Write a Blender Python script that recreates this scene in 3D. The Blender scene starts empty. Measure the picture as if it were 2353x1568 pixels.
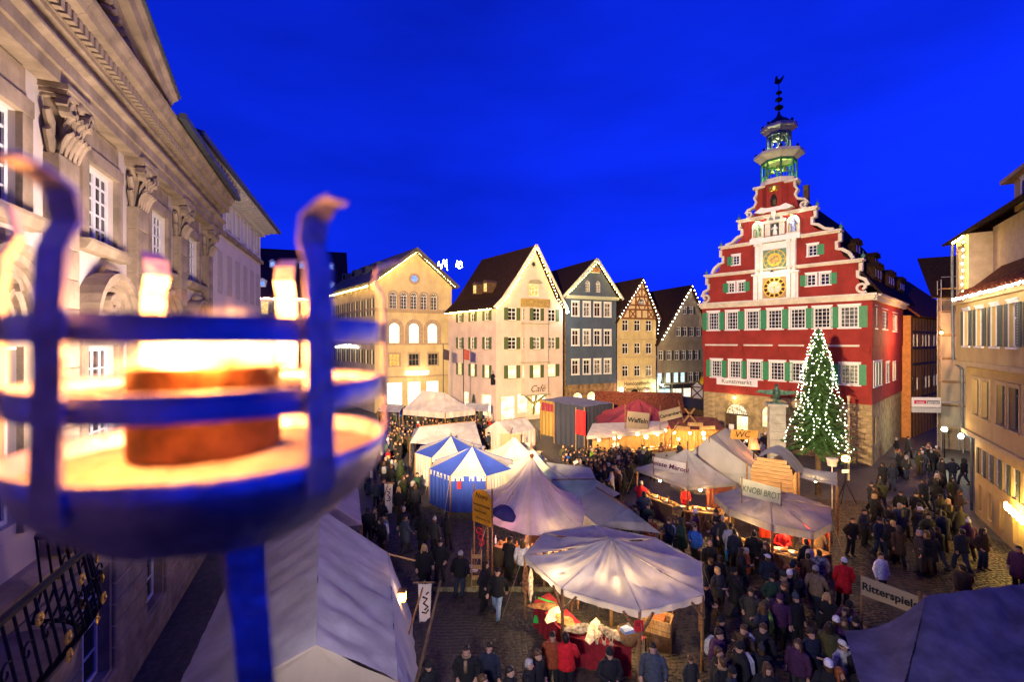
import bpy, bmesh, math, random
from mathutils import Vector, Matrix, noise
random.seed(7)
R = math.radians
scene = bpy.context.scene
COL = scene.collection
# ---------------------------------------------------------------- camera
CAMH, FPX = 9.5, 1046.0          # camera height, focal length in pixels of a 2353 px wide frame
cam_data = bpy.data.cameras.new('camera')
cam_data.sensor_width = 36.0
cam_data.lens = 36.0 * FPX / 2353.0
cam_data.clip_start, cam_data.clip_end = 0.05, 3000
cam_data.dof.use_dof = True
cam_data.dof.focus_distance = 30.0
cam_data.dof.aperture_fstop = 1.0
cam = bpy.data.objects.new('camera', cam_data)
cam.location = (0, 0, CAMH)
cam.rotation_euler = (R(90), 0, 0)
COL.objects.link(cam)
scene.camera = cam
# ---------------------------------------------------------------- dusk sky
world = bpy.data.worlds.new('World')
scene.world = world
world.use_nodes = True
wn, wl = world.node_tree.nodes, world.node_tree.links
bg = wn['Background']
sky = wn.new('ShaderNodeTexSky')
sky.sky_type = 'NISHITA'
sky.sun_disc = False
sky.sun_elevation = R(1.5)
sky.sun_rotation = R(62)
sky.air_density, sky.dust_density, sky.ozone_density = 1.0, 0.2, 6.0
# blue-hour colour: keep the physical gradient of the sky, softened, in a saturated blue
sep = wn.new('ShaderNodeSeparateColor')
wl.new(sky.outputs['Color'], sep.inputs['Color'])
soft = wn.new('ShaderNodeMath'); soft.operation = 'POWER'
wl.new(sep.outputs['Blue'], soft.inputs[0]); soft.inputs[1].default_value = 0.60
tint = wn.new('ShaderNodeMix'); tint.data_type = 'RGBA'
tint.inputs['A'].default_value = (0, 0, 0, 1)
tint.inputs['B'].default_value = (0.016, 0.125, 4.6, 1)
tint.clamp_factor = False
# faint streaks of thin cloud over the whole dome
wtc = wn.new('ShaderNodeTexCoord'); wmp = wn.new('ShaderNodeMapping'); wmp.inputs['Scale'].default_value = (1.2, 1.2, 4.5); wmp.inputs['Rotation'].default_value = (0.35, 0.2, 0)
wl.new(wtc.outputs['Generated'], wmp.inputs['Vector'])
wnz = wn.new('ShaderNodeTexNoise'); wnz.inputs['Scale'].default_value = 1.6; wnz.inputs['Detail'].default_value = 5
wl.new(wmp.outputs['Vector'], wnz.inputs['Vector'])
wma = wn.new('ShaderNodeMath'); wma.operation = 'MULTIPLY_ADD'; wma.inputs[1].default_value = 1.0; wma.inputs[2].default_value = 0.50
wl.new(wnz.outputs['Fac'], wma.inputs[0])
wmm = wn.new('ShaderNodeMath'); wmm.operation = 'MULTIPLY'
wl.new(soft.outputs[0], wmm.inputs[0]); wl.new(wma.outputs[0], wmm.inputs[1])
wl.new(wmm.outputs[0], tint.inputs['Factor'])
wl.new(tint.outputs['Result'], bg.inputs['Color'])
bg.inputs['Strength'].default_value = 0.15
# ---------------------------------------------------------------- exposure and engine
vs = scene.view_settings
vs.view_transform = 'Standard'; vs.look = 'None'; vs.gamma = 1.0; vs.exposure = 0.3
vs.use_curve_mapping = False
scene.render.engine = 'CYCLES'
scene.cycles.use_denoising = True
scene.cycles.max_bounces = 5
scene.cycles.diffuse_bounces = 2
scene.cycles.glossy_bounces = 2
scene.cycles.transmission_bounces = 3
scene.cycles.transparent_max_bounces = 6
scene.cycles.sample_clamp_indirect = 3.0
scene.cycles.caustics_reflective = False
scene.cycles.caustics_refractive = False
scene.cycles.use_light_tree = True
# ---------------------------------------------------------------- helpers
def at(x, y, Y):                       # point seen at frame pixel (x, y) at distance Y along the view axis
    return Vector(((x - 1176.5) / FPX * Y, Y, CAMH - (y - 784.0) / FPX * Y))
def zp(x, y, z):                       # point seen at (x, y) that lies z metres above the ground
    return at(x, y, (CAMH - z) * FPX / (y - 784.0))
def gp(x, y): return zp(x, y, 0.0)
def V2(p): return Vector((p[0], p[1], 0))

def tag(o, label=None, cat=None, group=None, kind=None):
    if label: o['label'] = label
    if cat: o['category'] = cat
    if group: o['group'] = group
    if kind: o['kind'] = kind
    return o
def empty(name, loc=(0, 0, 0), rz=0.0, label=None, cat=None, group=None):
    o = bpy.data.objects.new(name, None)
    o.empty_display_size = 0.2
    o.location = loc; o.rotation_euler = (0, 0, rz)
    COL.objects.link(o)
    return tag(o, label, cat, group)
def link(name, me, parent=None, M=None, mats=None):
    o = bpy.data.objects.new(name, me)
    COL.objects.link(o)
    if parent is not None: o.parent = parent
    if M is not None: o.matrix_local = M
    if mats:
        for i, m in enumerate(mats):
            o.material_slots[i].link = 'OBJECT'
            o.material_slots[i].material = m
    return o
def copy_tree(o, parent=None):
    c = o.copy(); COL.objects.link(c); c.parent = parent
    for ch in list(o.children):
        copy_tree(ch, c)
    return c
T = Matrix.Translation
def RZ(a): return Matrix.Rotation(a, 4, 'Z')
def RX(a): return Matrix.Rotation(a, 4, 'X')
def RY(a): return Matrix.Rotation(a, 4, 'Y')
def SC(x, y, z): return Matrix.Diagonal((x, y, z, 1))

class MB:
    def __init__(s): s.v, s.f, s.m, s.cur = [], [], [], 0
    def add(s, vs, fs, M=None):
        b = len(s.v)
        for p in vs:
            p = Vector(p)
            s.v.append(tuple(M @ p if M is not None else p))
        for f in fs:
            s.f.append(tuple(i + b for i in f)); s.m.append(s.cur)
        return s
    def box(s, x0, x1, y0, y1, z0, z1, M=None):
        return s.add([(x0,y0,z0),(x1,y0,z0),(x1,y1,z0),(x0,y1,z0),(x0,y0,z1),(x1,y0,z1),(x1,y1,z1),(x0,y1,z1)],
              [(0,3,2,1),(4,5,6,7),(0,1,5,4),(1,2,6,5),(2,3,7,6),(3,0,4,7)], M)
    def bev(s, x0, x1, y0, y1, z0, z1, b=0.01, M=None):      # block whose front (-y) face has bevelled edges
        return s.add([(x0,y1,z0),(x1,y1,z0),(x1,y1,z1),(x0,y1,z1),(x0,y0+b,z0),(x1,y0+b,z0),(x1,y0+b,z1),(x0,y0+b,z1),
              (x0+b,y0,z0+b),(x1-b,y0,z0+b),(x1-b,y0,z1-b),(x0+b,y0,z1-b)],
              [(4,5,1,0),(5,6,2,1),(6,7,3,2),(7,4,0,3),(4,8,9,5),(5,9,10,6),(6,10,11,7),(7,11,8,4),(8,11,10,9)], M)
    def bar(s, a, b, w, h=None, up=(0,0,1)):                 # rectangular bar from a to b
        a, b = Vector(a), Vector(b); h = h or w
        d = (b - a).normalized(); u = Vector(up)
        if abs(d.dot(u)) > 0.98: u = Vector((0,1,0))
        r = d.cross(u).normalized() * (w/2); t = r.cross(d).normalized() * (h/2)
        vs = [a-r-t, a+r-t, a+r+t, a-r+t, b-r-t, b+r-t, b+r+t, b-r+t]
        return s.add(vs, [(0,1,2,3),(4,7,6,5),(0,4,5,1),(1,5,6,2),(2,6,7,3),(3,7,4,0)])
    def tube(s, pts, r, n=8, cap=True, flat=None):
        pts = [Vector(p) for p in pts]; k = len(pts)
        rs = r if isinstance(r, (list, tuple)) else [r]*k
        base = len(s.v); prev = None
        for i, p in enumerate(pts):
            d = (pts[min(i+1,k-1)] - pts[max(i-1,0)])
            d = d.normalized() if d.length > 1e-9 else Vector((0,0,1))
            if prev is None:
                u = Vector((0,1,0)) if abs(d.y) < 0.9 else Vector((1,0,0))
                a = d.cross(u).normalized()
            else:
                a = (prev - d*prev.dot(d)); a = a.normalized() if a.length > 1e-6 else prev
            prev = a; b = d.cross(a)
            fx, fy = flat if flat else (1, 1)
            for j in range(n):
                t = 2*math.pi*j/n
                s.v.append(tuple(p + a*(rs[i]*fx*math.cos(t)) + b*(rs[i]*fy*math.sin(t))))
        for i in range(k-1):
            for j in range(n):
                j2 = (j+1) % n
                s.f.append((base+i*n+j, base+i*n+j2, base+(i+1)*n+j2, base+(i+1)*n+j)); s.m.append(s.cur)
        if cap:
            s.f.append(tuple(base+j for j in reversed(range(n)))); s.m.append(s.cur)
            s.f.append(tuple(base+(k-1)*n+j for j in range(n))); s.m.append(s.cur)
        return s
    def loft(s, rings, cap=True, M=None):                     # rings of equal length, closed
        n = len(rings[0]); fs = []; vs = [p for r in rings for p in r]
        for i in range(len(rings)-1):
            for j in range(n):
                j2 = (j+1) % n
                fs.append((i*n+j, i*n+j2, (i+1)*n+j2, (i+1)*n+j))
        if cap:
            fs.append(tuple(reversed(range(n)))); b = (len(rings)-1)*n
            fs.append(tuple(b+j for j in range(n)))
        return s.add(vs, fs, M)
    def lathe(s, prof, n=16, M=None, cap=True):
        return s.loft([[(r*math.cos(2*math.pi*j/n), r*math.sin(2*math.pi*j/n), z) for j in range(n)] for r, z in prof], cap, M)
    def ball(s, c, rx, ry=None, rz=None, n=8, k=6, M=None):
        ry = ry or rx; rz = rz or rx
        rings = []
        for i in range(k+1):
            a = -math.pi/2 + math.pi*i/k
            cr = max(math.cos(a), 0.02)
            rings.append([(c[0]+rx*cr*math.cos(2*math.pi*j/n), c[1]+ry*cr*math.sin(2*math.pi*j/n), c[2]+rz*math.sin(a)) for j in range(n)])
        return s.loft(rings, True, M)
    def prism(s, poly, y0, y1, M=None):                       # polygon in (x, z) extruded from y0 to y1
        n = len(poly)
        vs = [(x, y0, z) for x, z in poly] + [(x, y1, z) for x, z in poly]
        fs = [tuple(range(n)), tuple(reversed(range(n, 2*n)))]
        for i in range(n):
            j = (i+1) % n
            fs.append((i, i+n, j+n, j))
        return s.add(vs, fs, M)
    def strip(s, pts, y0, y1, w, M=None):                     # band of width w that follows pts in the (x, z) plane
        L, Rr = [], []
        for i, p in enumerate(pts):
            a = Vector(pts[max(i-1,0)]); b = Vector(pts[min(i+1,len(pts)-1)])
            d = (b-a); d = d.normalized() if d.length else Vector((1,0)); nn = Vector((-d.y, d.x))*w/2
            L.append(Vector(p)+nn); Rr.append(Vector(p)-nn)
        vs, fs = [], []
        for l, r in zip(L, Rr):
            vs += [(l.x,y0,l.y),(r.x,y0,r.y),(r.x,y1,r.y),(l.x,y1,l.y)]
        for i in range(len(pts)-1):
            a, b = i*4, i*4+4
            for q in range(4):
                q2 = (q+1) % 4
                fs.append((a+q, a+q2, b+q2, b+q))
        fs.append((0,3,2,1)); e = (len(pts)-1)*4; fs.append((e,e+1,e+2,e+3))
        return s.add(vs, fs, M)
    def patch(s, p00, p10, p11, p01, nu=8, nv=6, sag=0.0, wr=0.0, seed=0.0, fold=0.0, nf=8, dip=0.0):
        p00, p10, p11, p01 = [Vector(p) for p in (p00, p10, p11, p01)]
        nrm = (p10-p00).cross(p01-p00)
        nrm = nrm.normalized() if nrm.length > 1e-6 else Vector((0,0,1))
        vs, fs = [], []; Lu, Lv = (p10-p00).length, max((p01-p00).length, (p11-p10).length)
        for j in range(nv+1):
            v = j/nv
            for i in range(nu+1):
                u = i/nu
                p = p00*(1-u)*(1-v) + p10*u*(1-v) + p11*u*v + p01*(1-u)*v
                w = math.sin(math.pi*u)*math.sin(math.pi*min(1, v*0.9+0.1))
                p = p - Vector((0,0,1))*(sag*w + dip*math.sin(math.pi*v))
                if wr: p = p + nrm*wr*(noise.noise(Vector((u*Lu*2.3+seed, v*Lv*.45, seed)))+.45*noise.noise(Vector((u*Lu*.8+v*Lv*.9, v*Lv*.7-u*Lu*.5, seed+3)))+.2*noise.noise(Vector((u*Lu*6.5+seed, v*Lv*1.1, 7))))*min(1, 4*v*(1-v)+0.35)
                if fold: p = p + nrm*fold*math.sin(u*nf*2*math.pi+seed)*(1-v*0.75)
                vs.append(p)
        for j in range(nv):
            for i in range(nu):
                a = j*(nu+1)+i
                fs.append((a, a+1, a+nu+2, a+nu+1))
        return s.add(vs, fs)
    def mesh(s, name, mats, smooth=False):
        me = bpy.data.meshes.new(name)
        me.from_pydata(s.v, [], s.f)
        for m in (mats if isinstance(mats, (list, tuple)) else [mats]): me.materials.append(m)
        if any(s.m): me.polygons.foreach_set('material_index', s.m)
        if smooth: me.polygons.foreach_set('use_smooth', [True]*len(s.f))
        me.update()
        return me
    def build(s, name, mats, parent=None, M=None, smooth=False):
        return link(name, s.mesh(name, mats, smooth), parent, M)

# ---------------------------------------------------------------- materials
MATS = {}
def mat(name, col, rough=0.8, metal=0.0, var=0.15, vscale=3.0, bump=0.0, bscale=30.0, emit=None, es=0.0, col2=None, spec=0.3, coat=0.0, trans=0.0, detail=4.0, stretch=None, streak=0.0):
    if name in MATS: return MATS[name]
    m = bpy.data.materials.new(name); m.use_nodes = True
    n, l = m.node_tree.nodes, m.node_tree.links
    b = n['Principled BSDF']
    b.inputs['Roughness'].default_value = rough
    b.inputs['Metallic'].default_value = metal
    b.inputs['Specular IOR Level'].default_value = spec
    if coat: b.inputs['Coat Weight'].default_value = coat
    c = (*col, 1.0)
    tc = n.new('ShaderNodeTexCoord'); src = tc.outputs['Object']
    if stretch:
        mp = n.new('ShaderNodeMapping'); mp.inputs['Scale'].default_value = stretch
        l.new(src, mp.inputs['Vector']); src = mp.outputs['Vector']
    if var or col2:
        t = n.new('ShaderNodeTexNoise'); t.inputs['Scale'].default_value = vscale; t.inputs['Detail'].default_value = detail
        t.inputs['Roughness'].default_value = 0.62
        l.new(src, t.inputs['Vector'])
        r = n.new('ShaderNodeValToRGB')
        c2 = (*col2, 1) if col2 else tuple(max(0, x*(1-var*1.6)) for x in col) + (1,)
        c1 = c if col2 else tuple(min(1, x*(1+var)) for x in col) + (1,)
        r.color_ramp.elements[0].position = 0.34; r.color_ramp.elements[1].position = 0.66
        r.color_ramp.elements[0].color = c2; r.color_ramp.elements[1].color = c1
        l.new(t.outputs['Fac'], r.inputs['Fac']); l.new(r.outputs['Color'], b.inputs['Base Color'])
        if streak:
            mp2 = n.new('ShaderNodeMapping'); mp2.inputs['Scale'].default_value = (0.55, 0.55, 0.11); l.new(tc.outputs['Object'], mp2.inputs['Vector'])
            t3 = n.new('ShaderNodeTexNoise'); t3.inputs['Scale'].default_value = 1.3; t3.inputs['Detail'].default_value = 6; t3.inputs['Roughness'].default_value = 0.7
            l.new(mp2.outputs['Vector'], t3.inputs['Vector'])
            r3 = n.new('ShaderNodeValToRGB'); r3.color_ramp.elements[0].position = 0.28; r3.color_ramp.elements[1].position = 0.66
            r3.color_ramp.elements[0].color = (1-streak, 1-streak*1.02, 1-streak*1.05, 1); r3.color_ramp.elements[1].color = (1,1,1,1)
            l.new(t3.outputs['Fac'], r3.inputs['Fac'])
            ml_ = n.new('ShaderNodeMix'); ml_.data_type = 'RGBA'; ml_.blend_type = 'MULTIPLY'; ml_.inputs['Factor'].default_value = 1
            l.new(r.outputs['Color'], ml_.inputs['A']); l.new(r3.outputs['Color'], ml_.inputs['B']); l.new(ml_.outputs['Result'], b.inputs['Base Color'])
    else:
        b.inputs['Base Color'].default_value = c
    if bump:
        t2 = n.new('ShaderNodeTexNoise'); t2.inputs['Scale'].default_value = bscale; t2.inputs['Detail'].default_value = 3
        l.new(src, t2.inputs['Vector'])
        bp = n.new('ShaderNodeBump'); bp.inputs['Strength'].default_value = bump; bp.inputs['Distance'].default_value = 0.02
        l.new(t2.outputs['Fac'], bp.inputs['Height']); l.new(bp.outputs['Normal'], b.inputs['Normal'])
    if emit:
        b.inputs['Emission Color'].default_value = (*emit, 1); b.inputs['Emission Strength'].default_value = es
    if trans: b.inputs['Transmission Weight'].default_value = trans
    MATS[name] = m
    return m
def cloth(name, col, tr=0.35, var=0.08):          # canvas: diffuse with light coming through
    if name in MATS: return MATS[name]
    m = mat(name, col, 0.85, var=var, vscale=1.6, bump=0.9, bscale=4.5, stretch=(1.0, 1.0, 0.35))
    n, l = m.node_tree.nodes, m.node_tree.links
    b = n['Principled BSDF']; out = n['Material Output']
    t = n.new('ShaderNodeBsdfTranslucent'); t.inputs['Color'].default_value = (*col, 1)
    mx = n.new('ShaderNodeMixShader'); mx.inputs['Fac'].default_value = tr
    l.new(b.outputs[0], mx.inputs[1]); l.new(t.outputs[0], mx.inputs[2]); l.new(mx.outputs[0], out.inputs['Surface'])
    return m
def lit(name, col, es, col2=None, vscale=2.5, rough=0.3):   # a lit window or lamp glass with uneven light behind it
    if name in MATS: return MATS[name]
    m = bpy.data.materials.new(name); m.use_nodes = True
    n, l = m.node_tree.nodes, m.node_tree.links
    b = n['Principled BSDF']; b.inputs['Base Color'].default_value = (0.05, 0.05, 0.05, 1); b.inputs['Roughness'].default_value = rough
    b.inputs['Emission Strength'].default_value = es
    if col2:
        tc = n.new('ShaderNodeTexCoord'); t = n.new('ShaderNodeTexNoise'); t.inputs['Scale'].default_value = vscale; t.inputs['Detail'].default_value = 3
        l.new(tc.outputs['Object'], t.inputs['Vector'])
        r = n.new('ShaderNodeValToRGB'); r.color_ramp.elements[0].position = 0.38; r.color_ramp.elements[1].position = 0.6
        r.color_ramp.elements[0].color = (*col2, 1); r.color_ramp.elements[1].color = (*col, 1)
        l.new(t.outputs['Fac'], r.inputs['Fac']); l.new(r.outputs['Color'], b.inputs['Emission Color'])
    else:
        b.inputs['Emission Color'].default_value = (*col, 1)
    MATS[name] = m
    return m

white_frame = mat('white_window_paint', (0.75, 0.73, 0.68), 0.5, var=0.05)
glass_dark = mat('dark_window_glass', (0.02, 0.022, 0.03), 0.08, var=0.4, vscale=1.2, spec=0.6)
glass_warm = lit('warm_lit_glass', (1.0, 0.72, 0.22), 1.1, (0.7, 0.35, 0.05), 3)
glass_white = lit('white_lit_glass', (1.0, 0.88, 0.5), 2.0, (0.6, 0.42, 0.14), 1.2)
glass_shop = lit('shop_lit_glass', (1.0, 0.9, 0.52), 2.8, (0.50, 0.36, 0.12), 1.1)
glass_cool = lit('cool_lit_glass', (0.62, 0.95, 1.0), 1.7, (0.25, 0.6, 0.75), 3)
glass_amber = lit('amber_lit_glass', (1.0, 0.48, 0.08), 1.3, (0.45, 0.2, 0.02), 6)
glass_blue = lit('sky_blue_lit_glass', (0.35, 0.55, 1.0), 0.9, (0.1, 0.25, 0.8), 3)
iron = mat('black_iron', (0.02, 0.02, 0.022), 0.55, 0.6, var=0.3)
wood = mat('stall_wood', (0.23, 0.12, 0.05), 0.75, var=0.35, vscale=6, bump=0.3, bscale=12, stretch=(1, 1, 6))
wood_light = mat('light_stall_wood', (0.42, 0.25, 0.10), 0.7, var=0.3, vscale=5, bump=0.3, bscale=14, stretch=(6, 6, 1))
wood_dark = mat('dark_weathered_wood', (0.08, 0.045, 0.025), 0.8, var=0.35, vscale=5, bump=0.3)
roof_dark = mat('dark_roof_tiles', (0.034, 0.018, 0.012), 0.95, spec=0.05, var=0.45, vscale=9, bump=0.6, bscale=14)
roof_red = mat('red_roof_tiles', (0.15, 0.045, 0.025), 0.95, spec=0.05, var=0.4, vscale=7, bump=0.6, bscale=14)
lead = mat('grey_lead', (0.10, 0.11, 0.12), 0.5, 0.4, var=0.2)
bulb_warm = mat('warm_bulb', (1, 0.9, 0.7), 0.4, var=0, emit=(1.0, 0.64, 0.15), es=120)
bulb_white = mat('white_bulb', (1, 1, 1), 0.4, var=0, emit=(0.93, 0.97, 1.0), es=34)
bulb_pink = mat('pink_white_bulb', (1, 1, 1), 0.4, var=0, emit=(1.0, 0.82, 0.6), es=60)
bulb_tree = mat('tree_bulb', (1, 1, 1), 0.4, var=0, emit=(0.90, 1.0, 0.60), es=15)
lamp_orange = mat('orange_lamp', (1, .8, .5), 0.4, var=0, emit=(1.0, 0.42, 0.10), es=30)
black_ink = mat('black_lettering', (0.01, 0.01, 0.012), 0.8, var=0)
sandstone = mat('weathered_sandstone', (0.36, 0.26, 0.12), 0.9, var=0.28, vscale=1.7, bump=0.5, bscale=16)

# ---------------------------------------------------------------- facade tools
def clip(poly, a, b):                  # keep the part left of the line a->b
    out = []
    dx, dz = b[0]-a[0], b[1]-a[1]
    def sd(p): return dx*(p[1]-a[1]) - dz*(p[0]-a[0])
    for i, p in enumerate(poly):
        q = poly[(i+1) % len(poly)]; sp, sq = sd(p), sd(q)
        if sp >= -1e-7: out.append(p)
        if (sp > 1e-7 and sq < -1e-7) or (sp < -1e-7 and sq > 1e-7):
            t = sp/(sp-sq); out.append((p[0]+(q[0]-p[0])*t, p[1]+(q[1]-p[1])*t))
    return out
def wall(mb, poly, holes=(), y=0.0, depth=0.25, M=None):
    """flat wall (convex outline poly in x, z, counter-clockwise) with real openings and reveals.
    a hole is (x0, x1, z0, z1) or (x0, x1, z0, z1, rise) with a segmental or round head of that rise"""
    xs = sorted(set([p[0] for p in poly] + [v for h in holes for v in h[:2]]))
    zs = sorted(set([p[1] for p in poly] + [v for h in holes for v in h[2:4]]))
    for i in range(len(xs)-1):
        for j in range(len(zs)-1):
            x0, x1, z0, z1 = xs[i], xs[i+1], zs[j], zs[j+1]
            if x1-x0 < 1e-6 or z1-z0 < 1e-6: continue
            cx, cz = (x0+x1)/2, (z0+z1)/2
            if any(h[0] < cx < h[1] and h[2] < cz < h[3] for h in holes): continue
            c = [(x0,z0),(x1,z0),(x1,z1),(x0,z1)]
            for k in range(len(poly)):
                if len(c) < 3: break
                c = clip(c, poly[k], poly[(k+1) % len(poly)])
            if len(c) >= 3: mb.add([(x,y,z) for x, z in c], [tuple(range(len(c)))], M)
    for h in holes:
        x0, x1, z0, z1 = h[:4]; rise = h[4] if len(h) > 4 else 0
        head = [(x0, z1-rise)]
        if rise:
            n = 10
            for k in range(1, n):
                t = math.pi*(1-k/n); head.append(((x0+x1)/2+(x1-x0)/2*math.cos(t), z1-rise+rise*math.sin(t)))
        head.append((x1, z1-rise))
        if rise:
            mid = len(head)//2
            for k in range(mid): mb.add([(head[k][0],y,head[k][1]),(head[k+1][0],y,head[k+1][1]),(x0,y,z1)], [(0,1,2)], M)
            for k in range(mid, len(head)-1): mb.add([(head[k][0],y,head[k][1]),(head[k+1][0],y,head[k+1][1]),(x1,y,z1)], [(0,1,2)], M)
            mb.add([(x0,y,z1),(head[mid][0],y,head[mid][1]),(x1,y,z1)], [(0,1,2)], M)
        loop = [(x0,z0)] + head + [(x1,z0)]
        for k in range(len(loop)):
            a, b = loop[k], loop[(k+1) % len(loop)]
            mb.add([(a[0],y,a[1]),(b[0],y,b[1]),(b[0],y+depth,b[1]),(a[0],y+depth,a[1])], [(0,1,2,3)], M)
CACHE = {}
def window(parent, x, z, w, h, nx=2, nz=3, M=None, y=0.12, glass=None, frame=None, shutter=None, sill=None, arch=0, casing=None, name='window', tr=None, fw=0.07, sw=None, bw=0.035, yw=0.0):
    """window whose opening is w x h with its foot at (x, z): frame and glazing bars, glass behind, shutters and sill as sub-parts"""
    M = M or Matrix(); glass = glass or glass_dark; frame = frame or white_frame
    key = ('win', round(w,3), round(h,3), nx, nz, arch, tr, fw, frame.name)
    if key not in CACHE:
        f = MB(); a = w/2
        f.box(-a, -a+fw, 0, 0.07, 0, h); f.box(a-fw, a, 0, 0.07, 0, h)
        f.box(-a+fw, a-fw, 0, 0.07, 0, fw); f.box(-a+fw, a-fw, 0, 0.07, h-fw, h)
        for i in range(1, nx):
            xx = -a + w*i/nx; t = (bw if nx != 2 else bw*1.4)
            f.box(xx-t/2, xx+t/2, 0.005, 0.05, fw, h-fw)
        for j in range(1, nz):
            zz = h*j/nz; f.box(-a+fw, a-fw, 0.012, 0.045, zz-bw/2, zz+bw/2)
        if tr: f.box(-a+fw, a-fw, -0.012, 0.05, h*tr-0.045, h*tr+0.045)
        g = MB(); g.add([(-a+fw*.5,0.04,fw*.5),(a-fw*.5,0.04,fw*.5),(a-fw*.5,0.04,h-fw*.5),(-a+fw*.5,0.04,h-fw*.5)], [(0,1,2,3)])
        CACHE[key] = (f.mesh('window', frame), g.mesh('pane', glass_dark))
    fm, gm = CACHE[key]
    o = link(name, fm, parent, M @ T((x, y, z)))
    link('pane', gm, o, None, [glass])
    if shutter:
        sm, state = shutter if isinstance(shutter, tuple) else (shutter, 'both')
        s_w = sw or w*0.55
        k2 = ('shut', round(s_w,3), round(h,3), sm.name)
        if k2 not in CACHE:
            q = MB(); q.box(-s_w/2, s_w/2, 0.012, 0.04, 0, h)
            e = 0.06
            q.box(-s_w/2, -s_w/2+e, 0, 0.03, 0, h); q.box(s_w/2-e, s_w/2, 0, 0.03, 0, h)
            for zz in (0, h*0.5-e/2, h-e): q.box(-s_w/2+e, s_w/2-e, 0.001, 0.03, zz, zz+e)
            ns = max(4, int(h/0.12))
            for i in range(ns):
                zz = e + (h-2*e)*i/ns; q.box(-s_w/2+e, s_w/2-e, 0.006, 0.03, zz+0.012, zz+(h-2*e)/ns*0.72)
            CACHE[k2] = q.mesh('shutter', sm)
        sides = {'both': (-1, 1), 'left': (-1,), 'right': (1,)}[state]
        for sd in sides:
            link('shutter', CACHE[k2], o, T((sd*(w/2+s_w/2+0.02), yw-y-0.045, 0)) @ RZ(sd*R(random.uniform(-2, 6))))
    if sill:
        k3 = ('sill', round(w,3), sill.name)
        if k3 not in CACHE: CACHE[k3] = MB().box(-w/2-0.08, w/2+0.08, -0.10, 0.10, -0.09, -0.004).mesh('sill', sill)
        link('sill', CACHE[k3], o, T((0, yw-y, 0)))
    if casing:
        k4 = ('case', round(w,3), round(h,3), casing.name)
        if k4 not in CACHE:
            c = MB(); t = 0.13
            c.box(-w/2-t, -w/2, -0.035, 0.02, -0.02, h+t); c.box(w/2, w/2+t, -0.035, 0.02, -0.02, h+t); c.box(-w/2, w/2, -0.033, 0.02, h, h+t)
            c.box(-w/2-t-.04, w/2+t+.04, -0.07, 0.02, h+t, h+t+.06); c.box(-w/2-t-.04, w/2+t+.04, -0.08, 0.02, -.10, -.02)
            CACHE[k4] = c.mesh('casing', casing)
        link('casing', CACHE[k4], o, T((0, yw-y, 0)))
    return o
def arch_window(parent, x, z, w, h, M=None, y=0.12, glass=None, frame=None, nz=4, name='window'):
    """round-headed window with radiating bars"""
    M = M or Matrix(); glass = glass or glass_dark; frame = frame or white_frame
    key = ('arch', round(w,3), round(h,3), nz, frame.name)
    if key not in CACHE:
        f = MB(); a = w/2; zs = h-a; t = 0.06
        pts = [(-a+t/2, 0)] + [(-(a-t/2)*math.cos(math.pi*k/12), zs+(a-t/2)*math.sin(math.pi*k/12)) for k in range(13)] + [(a-t/2, 0)]
        f.strip(pts, 0, 0.07, t); f.box(-a+t, a-t, 0, 0.07, 0, t); f.box(-a+t, a-t, 0.002, 0.06, zs-0.04, zs+0.04)
        f.box(-0.03, 0.03, 0.004, 0.055, t, zs-.04)
        for k in (1, 3): f.box(-a+w*k/4-.012, -a+w*k/4+.012, 0.01, 0.05, t, zs-.04)
        for j in range(1, nz): f.box(-a+t, a-t, 0.012, 0.045, zs*j/nz-.015, zs*j/nz+.015)
        f.strip([(-a*.5*math.cos(math.pi*k/8), zs+a*.5*math.sin(math.pi*k/8)) for k in range(9)], 0.012, 0.045, .03)
        for k in (1, 2, 3):
            c, s_ = math.cos(math.pi*k/4), math.sin(math.pi*k/4)
            f.strip([(a*.5*c, zs+a*.5*s_), ((a-t)*c, zs+(a-t)*s_)], 0.012, 0.045, .03)
        g = MB(); loop = [(-a,0),(a,0)] + [(a*math.cos(math.pi*k/12), zs+a*math.sin(math.pi*k/12)) for k in range(13)]
        g.add([(px*.99, 0.04, pz*.995+.003) for px, pz in loop], [tuple(range(len(loop)))])
        CACHE[key] = (f.mesh('window', frame), g.mesh('pane', glass_dark))
    fm, gm = CACHE[key]
    o = link(name, fm, parent, M @ T((x, y, z)))
    link('pane', gm, o, None, [glass])
    return o
def slab(mb, a, b, c, d, t=0.16):                       # thick sheet over four points (given counter-clockwise seen from above)
    P = [Vector(p) for p in (a, b, c, d)]
    n = (P[1]-P[0]).cross(P[3]-P[0]).normalized()
    if n.z < 0: P.reverse(); n = -n
    return mb.add(P + [p - n*t for p in P], [(0,1,2,3),(7,6,5,4),(0,4,5,1),(1,5,6,2),(2,6,7,3),(3,7,4,0)])
def text(parent, s, size, M, m=None, name='lettering', shear=0.0, offset=0.0, align='CENTER', sx=1.0, extrude=0.004):
    cu = bpy.data.curves.new('lettering', 'FONT')
    cu.body = s; cu.size = size; cu.align_x = align; cu.align_y = 'CENTER'; cu.shear = shear; cu.offset = offset; cu.extrude = extrude
    cu.resolution_u = 3
    o = bpy.data.objects.new('tmp_text', cu); COL.objects.link(o)
    dg = bpy.context.evaluated_depsgraph_get()
    me = bpy.data.meshes.new_from_object(o.evaluated_get(dg))
    bpy.data.objects.remove(o); me.materials.clear(); me.materials.append(m or black_ink); me.name = 'lettering'
    return link(name, me, parent, M @ RX(R(90)) @ SC(sx, 1, 1))
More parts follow.
